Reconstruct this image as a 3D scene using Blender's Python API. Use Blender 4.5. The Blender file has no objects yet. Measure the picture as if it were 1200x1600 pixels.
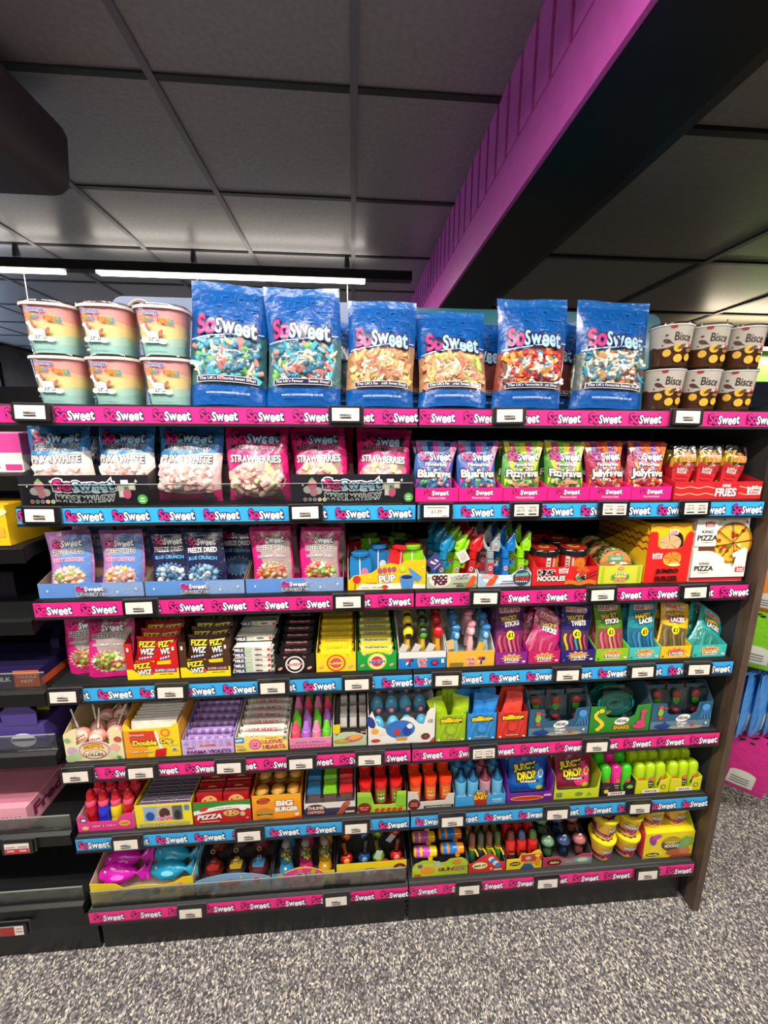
import bpy, math, random
from mathutils import Matrix, Vector, Euler
sc = bpy.context.scene
COL = sc.collection
pi, sin, cos = math.pi, math.sin, math.cos

# ------------------------------------------------------------------ camera
F_PX, PITCH, YAW, ROLL = 628.11, .19811, .07734, .00442
cam = bpy.data.cameras.new('camera')
cam.sensor_fit = 'VERTICAL'; cam.sensor_height = 36; cam.lens = F_PX/1600*36
cam.clip_start = .02; cam.clip_end = 60
camo = bpy.data.objects.new('camera', cam); COL.objects.link(camo)
_r = Vector((cos(YAW), -sin(YAW), 0)); _f0 = Vector((sin(YAW), cos(YAW), 0)); _z = Vector((0, 0, 1))
_f = _f0*cos(PITCH)-_z*sin(PITCH); _u = _f0*sin(PITCH)+_z*cos(PITCH)
_R = _r*cos(ROLL)+_u*sin(ROLL); _U = -_r*sin(ROLL)+_u*cos(ROLL)
camo.matrix_world = Matrix(((_R.x, _U.x, -_f.x, -.1673), (_R.y, _U.y, -_f.y, -1.0433), (_R.z, _U.z, -_f.z, 1.6644), (0, 0, 0, 1)))
sc.camera = camo

# ------------------------------------------------------------------ world, lamps, exposure
w = bpy.data.worlds.new('world'); sc.world = w; w.use_nodes = True
w.node_tree.nodes['Background'].inputs[0].default_value = (.9, .95, 1, 1)
w.node_tree.nodes['Background'].inputs[1].default_value = .05
CEIL, LOWCEIL, BEAMX = 2.69, 2.34, .326
FIX_Z = 2.56
CEIL_FILL = .55
def strip_lamp(name, x0, x1, y, z, power, col=(1, .93, .84), up=False):
    l = bpy.data.lights.new(name, 'AREA'); l.shape = 'RECTANGLE'; l.size = x1-x0; l.size_y = .045; l.energy = power; l.color = col
    o = bpy.data.objects.new(name, l); COL.objects.link(o); o.location = ((x0+x1)/2, y, z)
    if up: o.rotation_euler = (pi, 0, 0)
    return o
# LED runs of the suspended fixtures (fixture bodies are built below, in the setting)
LED_RUNS = [(-3.45, -1.81, 1.62, 16), (-1.62, -.084, 1.62, 16),          # the run seen over the shelves
            (-2.9, -1.3, -.84, 32), (-1.15, .25, -.84, 33),              # the run over this aisle
            (-2.9, -1.3, -2.1, 13), (-1.15, .25, -2.1, 13),              # unseen run added behind the camera to brighten the lower shelves
            (-1.6, 0, 4.0, 22), (-3.4, -1.8, 4.0, 30)]
for i, (a, b, y, p) in enumerate(LED_RUNS):
    strip_lamp('led_lamp', a, b, y, FIX_Z-.024, p)
    if y < 2: strip_lamp('ceil_fill_lamp', a, b, y, FIX_Z+.054, CEIL_FILL*p*(.5 if y < 0 else .22), up=True)  # upward lamps added to the pendants to brighten the ceiling
LOW_RUNS = [(.75, 2.2, -.84, 37), (.75, 2.2, -2.1, 12)]                    # battens under the low ceiling; the rear one is unseen, added fill
for a, b, y, p in LOW_RUNS: strip_lamp('batten_lamp', a, b, y, 2.27, p)
strip_lamp('aisle_lamp', 1.95, 3.45, 1.4, 2.165, 30, (1, .9, .72)); strip_lamp('aisle_uplamp', 1.95, 3.45, 1.4, 2.235, 9, (1, .86, .62), True)   # warm pendant in the next aisle
sc.view_settings.view_transform = 'Standard'; sc.view_settings.look = 'None'
sc.view_settings.exposure = 0.22; sc.view_settings.gamma = 1
sc.view_settings.use_curve_mapping = False

# ------------------------------------------------------------------ materials
def lin(h):
    h = h.lstrip('#'); o = []
    for i in (0, 2, 4):
        c = int(h[i:i+2], 16)/255; o.append(c/12.92 if c <= .04045 else ((c+.055)/1.055)**2.4)
    return (*o, 1)
_M = {}
KIND = {  # rough, metallic, coat, bump scale, bump strength
 'card': (.42, 0, .15, 90, .03), 'ink': (.38, 0, .2, 0, 0), 'foil': (.3, 0, .3, 38, .55), 'plastic': (.3, 0, .2, 60, .02),
 'gloss': (.14, 0, .5, 0, 0), 'matt': (.75, 0, 0, 140, .06), 'metal': (.42, .35, 0, 220, .04), 'chrome': (.2, 1, 0, 0, 0), 'sweet': (.45, 0, .25, 160, .12)}
def M(kind, hx, em=0):
    k = (kind, hx, em)
    if k in _M: return _M[k]
    m = bpy.data.materials.new(kind+'_'+hx.lstrip('#')); m.use_nodes = True
    nt = m.node_tree; b = nt.nodes['Principled BSDF']; L = nt.links
    if kind == 'emit':
        b.inputs['Base Color'].default_value = lin(hx); b.inputs['Emission Color'].default_value = lin(hx); b.inputs['Emission Strength'].default_value = em
    elif kind in ('clear', 'film', 'tint'):
        nt.nodes.remove(b); out = nt.nodes['Material Output']
        tr = nt.nodes.new('ShaderNodeBsdfTransparent'); gl = nt.nodes.new('ShaderNodeBsdfGlossy'); mx = nt.nodes.new('ShaderNodeMixShader'); lw = nt.nodes.new('ShaderNodeLayerWeight')
        tr.inputs[0].default_value = lin(hx); gl.inputs['Roughness'].default_value = .1 if kind != 'film' else .16
        lw.inputs['Blend'].default_value = .2
        mr = nt.nodes.new('ShaderNodeMapRange'); mr.inputs['To Min'].default_value = .05 if kind != 'film' else .09; mr.inputs['To Max'].default_value = .8
        L.new(lw.outputs['Fresnel'], mr.inputs['Value']); L.new(mr.outputs[0], mx.inputs[0]); L.new(tr.outputs[0], mx.inputs[1]); L.new(gl.outputs[0], mx.inputs[2]); L.new(mx.outputs[0], out.inputs[0])
        if kind == 'film':
            tc = nt.nodes.new('ShaderNodeTexCoord'); n = nt.nodes.new('ShaderNodeTexNoise'); n.inputs['Scale'].default_value = 32; n.inputs['Detail'].default_value = 1.5
            bp = nt.nodes.new('ShaderNodeBump'); bp.inputs['Strength'].default_value = .9; bp.inputs['Distance'].default_value = .012
            L.new(tc.outputs['Object'], n.inputs['Vector']); L.new(n.outputs[0], bp.inputs['Height']); L.new(bp.outputs[0], gl.inputs['Normal']); L.new(bp.outputs[0], lw.inputs['Normal'])
    else:
        r, me, co, bs, bst = KIND[kind]
        b.inputs['Base Color'].default_value = lin(hx); b.inputs['Roughness'].default_value = r; b.inputs['Metallic'].default_value = me
        b.inputs['Coat Weight'].default_value = co; b.inputs['Coat Roughness'].default_value = .12
        if bs:
            tc = nt.nodes.new('ShaderNodeTexCoord'); n = nt.nodes.new('ShaderNodeTexNoise'); n.inputs['Scale'].default_value = bs; n.inputs['Detail'].default_value = 2
            bp = nt.nodes.new('ShaderNodeBump'); bp.inputs['Strength'].default_value = bst; bp.inputs['Distance'].default_value = .01
            L.new(tc.outputs['Object'], n.inputs['Vector']); L.new(n.outputs[0], bp.inputs['Height']); L.new(bp.outputs[0], b.inputs['Normal'])
    _M[k] = m; return m
CLEAR = M('clear', '#f2f6f6'); FILM = M('film', '#f6f6f6')
BLACK = M('metal', '#17181a'); NAVY = '#1d1a52'; PK = '#f0247f'; WH = '#f6f4f0'; INK = '#16130f'
def I(h): return M('ink', h)
def C(h): return M('card', h)

# ------------------------------------------------------------------ mesh builder
class MB:
    def __init__(s): s.v = []; s.f = []; s.m = []; s.ms = []
    def mi(s, m):
        if m not in s.ms: s.ms.append(m)
        return s.ms.index(m)
    def raw(s, vs, fs, m):
        o = len(s.v); s.v += [tuple(p) for p in vs]; k = s.mi(m)
        for f in fs: s.f.append([i+o for i in f]); s.m.append(k)
        return s
    def box(s, x0, x1, y0, y1, z0, z1, m):
        return s.raw([(x0,y0,z0),(x1,y0,z0),(x1,y1,z0),(x0,y1,z0),(x0,y0,z1),(x1,y0,z1),(x1,y1,z1),(x0,y1,z1)],
                     [(3,2,1,0),(4,5,6,7),(0,1,5,4),(1,2,6,5),(2,3,7,6),(3,0,4,7)], m)
    def prism(s, poly, ax, a, b, m):
        n = len(poly)
        def P(p, t): return (t, p[0], p[1]) if ax == 'x' else (p[0], t, p[1]) if ax == 'y' else (p[0], p[1], t)
        vs = [P(p, a) for p in poly]+[P(p, b) for p in poly]
        return s.raw(vs, [list(range(n)), list(range(2*n-1, n-1, -1))]+[(i, i+n, (i+1) % n+n, (i+1) % n) for i in range(n)], m)
    def grid(s, rows, m, cu=False, cv=False):
        nr, nc = len(rows), len(rows[0]); vs = [p for r in rows for p in r]; fs = []
        for i in range(nr if cv else nr-1):
            for j in range(nc if cu else nc-1):
                a, b = i, (i+1) % nr; c, d = j, (j+1) % nc
                fs.append((a*nc+c, a*nc+d, b*nc+d, b*nc+c))
        return s.raw(vs, fs, m)
    def lathe(s, prof, m, n=16, c=(0, 0, 0), cap=True, sq=0, ax='z'):
        rows = []
        for r, z in prof:
            row = []
            for j in range(n):
                a = 2*pi*j/n; x, y = cos(a), sin(a)
                if sq:
                    k = (abs(x)**sq+abs(y)**sq)**(-1/sq); x *= k; y *= k
                p = (x*r, y*r, z)
                if ax == 'y': p = (x*r, z, y*r)
                if ax == 'x': p = (z, x*r, y*r)
                row.append((p[0]+c[0], p[1]+c[1], p[2]+c[2]))
            rows.append(row)
        s.grid(rows, m, cu=True)
        if cap:
            if prof[0][0] > 1e-5: s.raw(rows[0], [list(range(n))[::-1]], m)
            if prof[-1][0] > 1e-5: s.raw(rows[-1], [list(range(n))], m)
        return s
    def tube(s, pts, r, m, n=8, cap=True):
        rows = []; P = [Vector(p) for p in pts]; up = Vector((.31, .2, .93))
        for i, p in enumerate(P):
            t = (P[min(i+1, len(P)-1)]-P[max(i-1, 0)]).normalized(); a = t.cross(up).normalized(); b = t.cross(a)
            rr = r[i] if isinstance(r, (list, tuple)) else r
            rows.append([tuple(p+a*cos(2*pi*j/n)*rr+b*sin(2*pi*j/n)*rr) for j in range(n)])
        s.grid(rows, m, cu=True)
        if cap: s.raw(rows[0], [list(range(n))], m); s.raw(rows[-1], [list(range(n))[::-1]], m)
        return s
    def ball(s, c, r, m, n=12, k=7):
        rx, ry, rz = r if isinstance(r, tuple) else (r, r, r); rows = []
        for i in range(k+1):
            t = pi*i/k-pi/2; rows.append([(c[0]+rx*cos(t)*cos(2*pi*j/n), c[1]+ry*cos(t)*sin(2*pi*j/n), c[2]+rz*sin(t)) for j in range(n)])
        return s.grid(rows, m, cu=True)
    def xf(s, mat, start=0):
        for i in range(start, len(s.v)): s.v[i] = tuple(mat @ Vector(s.v[i]))
        return s
    def mesh(s, name, smooth=True, ang=.7):
        me = bpy.data.meshes.new(name); me.from_pydata(s.v, [], s.f)
        for m in s.ms: me.materials.append(m)
        me.polygons.foreach_set('material_index', s.m)
        if smooth:
            me.polygons.foreach_set('use_smooth', [True]*len(s.f)); me.set_sharp_from_angle(angle=ang)
        me.update(); return me
    def part(s, name, parent=None, loc=(0, 0, 0), rot=(0, 0, 0), smooth=True, ang=.7):
        return ob(name, s.mesh(name, smooth, ang), parent, loc, rot)
def ob(name, me, parent=None, loc=(0, 0, 0), rot=(0, 0, 0), scl=None):
    o = bpy.data.objects.new(name, me); COL.objects.link(o); o.location = loc; o.rotation_euler = rot
    if scl: o.scale = (scl,)*3 if not isinstance(scl, tuple) else scl
    if parent: o.parent = parent
    return o
def tag(o, label, cat, group=None):
    o['label'] = label; o['category'] = cat
    if group: o['group'] = group
    return o
def thing(name, label, cat, loc=(0, 0, 0), rot=(0, 0, 0), group=None):
    return tag(ob(name, None, None, loc, rot), label, cat, group)
def struct(o): o['kind'] = 'structure'; return o
def kids(o): return [c for c in ALLKIDS.get(o.name, [])] if False else list(o.children)
def clone(o, loc, rot=None, label=None, group=None, parts=True):
    c = o.copy(); COL.objects.link(c); c.location = loc
    if rot is not None: c.rotation_euler = rot
    if label: c['label'] = label
    if group: c['group'] = group
    if parts:
        for ch in o.children:
            if parts is not True and ch.name.split('.')[0] not in parts: continue
            d = ch.copy(); COL.objects.link(d); d.parent = c
            for g in ch.children: e = g.copy(); COL.objects.link(e); e.parent = d
    return c
ORD = ['first', 'second', 'third', 'fourth', 'fifth', 'sixth', 'seventh', 'eighth', 'ninth', 'tenth', 'eleventh', 'twelfth']

# ------------------------------------------------------------------ flat print: text and shapes laid on a surface
_T = {}
def glyphs(s, off):
    k = (s, round(off, 4))
    if k not in _T:
        cu = bpy.data.curves.new('t', 'FONT'); cu.body = s; cu.size = 1; cu.resolution_u = 3; cu.offset = off
        o = bpy.data.objects.new('t', cu); me = bpy.data.meshes.new_from_object(o)
        _T[k] = ([(v.co.x, v.co.y) for v in me.vertices], [list(p.vertices) for p in me.polygons])
        bpy.data.objects.remove(o); bpy.data.meshes.remove(me); bpy.data.curves.remove(cu)
    return _T[k]
BLUR = {'Push & Twist', 'Super Pop', 'SHARK JELLY', 'Bubble', 'FRUIT', 'HOT', 'SOUR', 'TNT', 'MIX', 'LIP', 'POP!', 'surprise', 'spray sour', 'candy', 'sour', 'spray', 'JELLY', 'e gommose sweets', 'surprise eggs inside', 'honey', 'Pink', 'Bottles', 'CHEWY', 'DUNK',
        'TRUE', 'TREATS', 'MEXI', 'LICK!', 'LICK', 'Melts', 'Candy Crayons', 'Nougat', '15p', 'orange & cherry', 'POPPING CANDY', '#price', 'STRAWBERRY', 'BLUE RASP', 'FLAVOUR', 'Gum', 'SUPER'}
class PR:
    def __init__(s): s.o = []; s.L = 0
    def add(s, vs, fs, m, same=False):
        if not same: s.L += 1
        s.o.append((vs, fs, m, s.L)); return s
    def rect(s, x0, x1, y0, y1, m, nx=1, ny=1):
        vs = [(x0+(x1-x0)*i/nx, y0+(y1-y0)*j/ny) for j in range(ny+1) for i in range(nx+1)]
        return s.add(vs, [(j*(nx+1)+i, j*(nx+1)+i+1, (j+1)*(nx+1)+i+1, (j+1)*(nx+1)+i) for j in range(ny) for i in range(nx)], m)
    def poly(s, pts, m): return s.add(list(pts), [list(range(len(pts)))], m)
    def ell(s, x, y, rx, ry=None, m=None, n=18, rings=1, star=0, rot=0):
        ry = ry or rx; vs = [(x, y)]; fs = []
        for k in range(1, rings+1):
            for j in range(n):
                a = 2*pi*j/n; q = k/rings*(1-star*(j % 2)); dx, dy = rx*q*cos(a), ry*q*sin(a)
                vs.append((x+dx*cos(rot)-dy*sin(rot), y+dx*sin(rot)+dy*cos(rot)))
        for j in range(n): fs.append((0, 1+j, 1+(j+1) % n))
        for k in range(1, rings):
            for j in range(n): a = 1+(k-1)*n; b = 1+k*n; fs.append((a+j, b+j, b+(j+1) % n, a+(j+1) % n))
        return s.add(vs, fs, m)
    def text(s, t, x, y, w, h, m, out=None, o=.05, bold=.012, rot=0, arc=0, slant=0):
        if t in BLUR:     # small print that cannot be read in the photograph: letter-like blobs only
            q = random.Random(t); n = len(t); cw = w/n
            for g, mm in (([(.28, out)] if out else [])+[(0, m)]):
                vs = []; fs = []; q.seed(t)
                for i, ch in enumerate(t):
                    rx, ry, dx = cw*q.uniform(.3, .46)+g*cw*.5, h*q.uniform(.36, .5)+g*h*.3, (i+.5)*cw-w/2
                    if ch == ' ': continue
                    b = len(vs); c8 = [2*pi*k/8+.39 for k in range(8)]; vs += [(x+(dx+rx*cos(a))*cos(rot)-ry*sin(a)*sin(rot), y+(dx+rx*cos(a))*sin(rot)+ry*sin(a)*cos(rot)) for a in c8]; fs.append([b+k for k in range(8)])
                s.add(vs, fs, mm)
            return s
        base, _ = glyphs(t, 0)
        if not base: return s
        xs = [p[0] for p in base]; ys = [p[1] for p in base]; a, b, c, d = min(xs), max(xs), min(ys), max(ys)
        kx, ky = w/(b-a), h/(d-c)
        def tr(p):
            X, Y = (p[0]-(a+b)/2)*kx, (p[1]-(c+d)/2)*ky; X += slant*Y; Y += arc*(1-(2*X/w)**2)
            return (x+X*cos(rot)-Y*sin(rot), y+X*sin(rot)+Y*cos(rot))
        for oo, mm in (([(o+bold, out)] if out else [])+[(bold, m)]):
            vs, fs = glyphs(t, oo); s.add([tr(p) for p in vs], fs, mm)
        return s
    def letters(s, items, x, y, w, h, out, o=.07, bold=.03, rot=0, arc=0):
        # items: (char, material, rise, scale, tilt); laid out one by one, then fitted to the box w x h
        pos = 0; lay = []
        for ch, m, rise, sca, tilt in items:
            base, _ = glyphs(ch, 0); xs = [p[0] for p in base] or [0, .3]; wd = (max(xs)-min(xs))*sca
            lay.append((ch, m, rise, sca, tilt, pos-min(xs)*sca, pos+wd/2)); pos += wd+.06*sca
        tot = pos; kx, ky = w/tot, h/.76
        for ps in (0, 1):
            first = True
            for ch, m, rise, sca, tilt, ox, mid in lay:
                vs, fs = glyphs(ch, (o if ps == 0 else 0)+bold); q = []
                for p in vs:
                    X, Y = p[0]*sca+ox-mid, p[1]*sca-.3; X, Y = X*cos(tilt)-Y*sin(tilt)+mid, X*sin(tilt)+Y*cos(tilt)+.3+rise
                    X = (X-tot/2)*kx; Y = (Y-.37)*ky; Y += arc*(1-(2*X/w)**2)
                    q.append((x+X*cos(rot)-Y*sin(rot), y+X*sin(rot)+Y*cos(rot)))
                s.add(q, fs, out if ps == 0 else m, same=not first); first = False
        return s
    def to(s, mb, S, base=.0003, step=.00018):
        for vs, fs, m, L in s.o: mb.raw([S(p[0], p[1], base+step*L) for p in vs], fs, m)
        return mb
def logo(pr, x, y, w, h, so='#f0247f', sw='#f4f8fb', out=NAVY, rot=0, arc=0, halo=None):
    a, b = I(so), I(sw)
    for hl in (1, 0):
      if hl and not halo: continue
      pr.letters([('S', a, .0, 1.08, .1), ('o', a, -.02, 1.12, 0), ('S', b, -.02, .92, -.06), ('w', b, .0, 1, .05), ('e', b, -.05, 1.04, -.05), ('e', b, -.01, 1.02, .06), ('t', b, .02, 1.02, .1)], x, y, w, h, I(halo if hl else out), o=.15 if hl else .07, rot=rot, arc=arc)
def flat(y=0): return lambda u, v, o: (u, y-o, v)
def sidemap(x, sgn=1): return lambda u, v, o: (x+sgn*o, u*sgn, v)
def cyl(r0, r1, h, cy=0, z0=0):   # wrap round a (tapering) cup; u is arc length from the front
    def S(u, v, o):
        r = r0+(r1-r0)*(v/h)+o; a = u/max(r0, r1); return (r*sin(a), cy-r*cos(a), z0+v)
    return S

# ================================================================== THE SETTING
def noise_mat(name, c1, c2, scale, rough, detail=3, lo=.4, hi=.6, bump=0, metallic=0, aniso=0, stretch=None, c3=None):
    m = bpy.data.materials.new(name); m.use_nodes = True; nt = m.node_tree; L = nt.links; b = nt.nodes['Principled BSDF']
    tc = nt.nodes.new('ShaderNodeTexCoord'); n = nt.nodes.new('ShaderNodeTexNoise'); n.inputs['Scale'].default_value = scale; n.inputs['Detail'].default_value = detail
    mp = nt.nodes.new('ShaderNodeMapping'); mp.inputs['Scale'].default_value = stretch or (1, 1, 1)
    L.new(tc.outputs['Object'], mp.inputs['Vector']); L.new(mp.outputs[0], n.inputs['Vector'])
    r = nt.nodes.new('ShaderNodeValToRGB'); r.color_ramp.elements[0].position = lo; r.color_ramp.elements[1].position = hi
    r.color_ramp.elements[0].color = lin(c1); r.color_ramp.elements[1].color = lin(c2)
    if c3: e = r.color_ramp.elements.new((lo+hi)/2); e.color = lin(c3)
    L.new(n.outputs[0], r.inputs[0]); L.new(r.outputs[0], b.inputs['Base Color'])
    b.inputs['Roughness'].default_value = rough; b.inputs['Metallic'].default_value = metallic
    if bump:
        bp = nt.nodes.new('ShaderNodeBump'); bp.inputs['Strength'].default_value = bump; bp.inputs['Distance'].default_value = .006
        L.new(n.outputs[0], bp.inputs['Height']); L.new(bp.outputs[0], b.inputs['Normal'])
    return m
def carpet_mat():
    m = bpy.data.materials.new('speckled_carpet'); m.use_nodes = True; nt = m.node_tree; L = nt.links; b = nt.nodes['Principled BSDF']
    tc = nt.nodes.new('ShaderNodeTexCoord'); mp = nt.nodes.new('ShaderNodeMapping'); mp.inputs['Scale'].default_value = (1, .7, 1); mp.inputs['Rotation'].default_value = (0, 0, .1)
    v = nt.nodes.new('ShaderNodeTexVoronoi'); v.inputs['Scale'].default_value = 260
    nz = nt.nodes.new('ShaderNodeTexNoise'); nz.inputs['Scale'].default_value = 120; nz.inputs['Detail'].default_value = 1
    sp = nt.nodes.new('ShaderNodeSeparateColor'); r = nt.nodes.new('ShaderNodeValToRGB'); cr = r.color_ramp; cr.interpolation = 'LINEAR'
    cr.elements[0].position = .28; cr.elements[0].color = lin('#494648'); cr.elements[1].position = .88; cr.elements[1].color = lin('#e6e0cc')
    for p_, c_ in ((.52, '#7d797b'), (.70, '#989494')): e = cr.elements.new(p_); e.color = lin(c_)
    mx = nt.nodes.new('ShaderNodeMix'); mx.inputs[0].default_value = .22
    L.new(tc.outputs['Object'], mp.inputs['Vector']); L.new(mp.outputs[0], v.inputs['Vector']); L.new(mp.outputs[0], nz.inputs['Vector']); L.new(v.outputs['Color'], sp.inputs[0])
    L.new(sp.outputs[0], mx.inputs[2]); L.new(nz.outputs[0], mx.inputs[3]); L.new(mx.outputs[0], r.inputs[0]); L.new(r.outputs[0], b.inputs['Base Color']); b.inputs['Roughness'].default_value = .95
    bp = nt.nodes.new('ShaderNodeBump'); bp.inputs['Strength'].default_value = .5; bp.inputs['Distance'].default_value = .004; L.new(mx.outputs[0], bp.inputs['Height']); L.new(bp.outputs[0], b.inputs['Normal']); return m
carpet = carpet_mat()
tile_m = noise_mat('brushed_ceiling_metal', '#8d8a89', '#9a9796', 60, .36, 3, .3, .7, .012, .25)
tile_low = noise_mat('dark_ceiling_board', '#6c675f', '#777166', 60, .42, 3, .3, .7, .02, .15)
bar_m = M('metal', '#77777a'); # unseen glowing window added far left to turn the ceiling bluish
added_glow_m = M('emit', '#bcd6ff', 3.4)
wall_m = noise_mat('painted_wall', '#6c6d72', '#77787e', 8, .7)
XL, XR, YN, YF = -4.6, 5.2, -3.4, 7.0
f = struct(MB().box(XL, XR, YN, YF, -.08, 0, carpet).part('floor'))
for n, b in (('wall_left', (XL-.1, XL, YN, YF, 0, 2.8)), ('wall_right', (XR, XR+.1, YN, YF, 0, 2.8)), ('wall_back', (XL, XR, YF, YF+.1, 0, 2.8)), ('wall_front', (XL, XR, YN-.1, YN, 0, 2.8))):
    struct(MB().box(*b, wall_m).part(n))
wn = struct(MB().box(XL+.002, XL+.012, 1.6, 4.6, .9, 2.45, added_glow_m).part('added_window_1')); fr = MB()
for y in (1.6, 2.6, 3.6, 4.6): fr.box(XL+.001, XL+.04, y-.03, y+.03, .86, 2.49, BLACK)
for z in (.88, 2.47): fr.box(XL+.001, XL+.04, 1.57, 4.63, z-.03, z+.03, BLACK)
fr.part('added_window_frame', wn)
# suspended ceiling: slab, grid bars, and every tile a piece of its own
ce = struct(MB().box(XL, BEAMX, YN, YF, CEIL+.03, CEIL+.06, M('matt', '#222222')).part('ceiling'))
gx = [-.152-.6*i for i in range(0, 8)]; gy = [.425+.6*j for j in range(-6, 11)]
g = .012
bars = MB()
for x in gx: bars.box(x-g, x+g, YN, YF, CEIL-.002, CEIL+.03, bar_m)
bars.part('ceiling_grid_bars', ce)
bm2 = MB()
for y in gy: bm2.box(XL, BEAMX, y-g, y+g, CEIL-.001, CEIL+.03, M('metal', '#2b2b2c'))
bm2.part('ceiling_grid_bars', ce)
tm = MB().box(-.288, .288, -.288, .288, 0, .012, tile_m).mesh('ceiling_tile')
tmn = MB().box(-.233, .233, -.288, .288, 0, .012, tile_m).mesh('ceiling_tile')
rnd = random.Random(4)
for y in gy[:-1]:
    for x in gx[1:]: ob('ceiling_tile', tm, ce, (x+.3, y+.3, CEIL+.004+rnd.uniform(0, .002)))
    ob('ceiling_tile', tmn, ce, (gx[0]+.012+.233, y+.3, CEIL+.004))
# lower ceiling right of the bulkhead
lc = struct(MB().box(BEAMX+.01, XR, YN, YF, LOWCEIL+.03, LOWCEIL+.06, M('matt', '#1b1a19')).part('ceiling'))
hx = [.59+.676*i for i in range(0, 7)]; hy = [.65+.676*j for j in range(-6, 10)]
bars = MB()
for x in hx: bars.box(x-.014, x+.014, YN, YF, LOWCEIL-.001, LOWCEIL+.03, M('metal', '#2e2c29'))
for y in hy: bars.box(.6, XR, y-.01, y+.01, LOWCEIL-.0005, LOWCEIL+.03, M('metal', '#1c1a18'))
bars.part('ceiling_grid_bars', lc)
tl = MB().box(-.323, .323, -.327, .327, 0, .012, tile_low).mesh('ceiling_tile')
for x in hx[:-1]:
    for y in hy[:-1]: ob('ceiling_tile', tl, lc, (x+.338, y+.338, LOWCEIL+.006+rnd.uniform(0, .003)))
# magenta bulkhead beam with upright slats
bp = noise_mat('magenta_paint', '#c84fae', '#d05ab6', 30, .38, 2, .3, .7)
beam = struct(MB().box(BEAMX, .575, YN, YF, LOWCEIL-.002, CEIL+.03, M('metal', '#121214')).part('trim_1'))
MB().box(BEAMX-.012, BEAMX, YN, YF, LOWCEIL, LOWCEIL+.15, bp).part('beam_facing_board', beam)
MB().box(BEAMX-.004, BEAMX, YN, YF, LOWCEIL+.15, CEIL+.004, M('plastic', '#6e2a6a')).part('beam_backing', beam)
sm = MB().box(-.012, 0, -.037, .037, LOWCEIL+.15, CEIL+.003, bp).mesh('slat')
for i in range(66): ob('slat', sm, beam, (BEAMX-.004, -.45+.094*i, 0))

# suspended linear lights
def fixture(x0, x1, y, z, runs, cables, label):
    t = thing('linear_pendant_light', label, 'light', ((x0+x1)/2, y, z)); cx = (x0+x1)/2
    MB().box(x0-cx, x1-cx, -.03, .03, 0, .05, BLACK).part('housing', t)
    for a, b in runs: MB().box(a-cx, b-cx, -.024, .024, -.014, -.0005, M('emit', '#fff3df', 7)).part('diffuser', t)
    for x in cables:
        if y == 1.62: MB().tube([(x-cx, .035, .0), (x-cx, .035, -.45)], .0016, M('plastic', '#d8d4cc'), 5).part('hanging_wire', t)
        d = CEIL-z; MB().lathe([(.004, d-.13), (.016, d-.11), (.02, d-.06), (.012, d), ], BLACK, 10, (x-cx, 0, 0)).part('ceiling_grip', t)
        MB().tube([(x-cx, 0, .05), (x-cx, 0, d-.11)], .0025, BLACK, 5).part('cable', t)
fixture(-3.6, .2, 1.62, FIX_Z, [(-3.45, -1.81), (-1.62, -.084)], [-2.05, -1.08, -.19], 'long black pendant strip light glowing white above the sweet shelves')
fixture(-3.2, .29, -2.1, FIX_Z, [(-2.9, -1.3), (-1.15, .25)], [-2.2, -.4], 'black pendant strip light hanging behind the viewer')
fixture(-3.2, .29, -.84, FIX_Z, [(-2.9, -1.3), (-1.15, .25)], [-2.2, -.4], 'black pendant strip light hanging over the near aisle')
fixture(-3.6, .2, 4.0, FIX_Z, [(-3.4, -1.8), (-1.6, 0)], [-2.2, -.4], 'black pendant strip light farther back in the shop')
for y in (-.84, -2.1):
    t = thing('ceiling_batten_light', 'black batten light under the low ceiling %s' % ('beside the near aisle' if y > -1 else 'behind the viewer'), 'light', (1.475, y, 2.28))
    MB().box(-.75, .75, -.03, .03, 0, .055, BLACK).part('housing', t); MB().box(-.72, .72, -.024, .024, -.006, -.0005, M('emit', '#fff3df', 5)).part('diffuser', t)
# smoke detector and the dark unit under the ceiling
t = thing('smoke_detector', 'small round white detector on the grey ceiling above the strip light', 'detector', (-.57, 1.96, CEIL))
MB().lathe([(.055, .004), (.055, -.012), (.045, -.02)], M('plastic', '#e8e4da'), 20).part('base', t)
MB().lathe([(.035, -.02), (.03, -.038), (.012, -.042)], M('plastic', '#dedad0'), 16).part('sensor_dome', t)
t = thing('ceiling_speaker_box', 'dark grey box hung under the ceiling at the upper left', 'speaker', (-1.36, .42, 2.44))
prof = [(-.2, .0), (-.17, -.02), (.17, -.02), (.2, .0), (.21, .2), (-.21, .2)]
MB().prism([(-.34, .03), (-.31, 0), (.20, 0), (.225, .006), (.245, .022), (.252, .05), (.262, .17), (.25, .2), (.22, .21), (-.34, .21)], 'y', -.16, .16, M('matt', '#4c4a4a')).part('cabinet', t)
MB().box(-.05, .05, -.05, .05, .2, .26, BLACK).part('ceiling_bracket', t)

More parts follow.
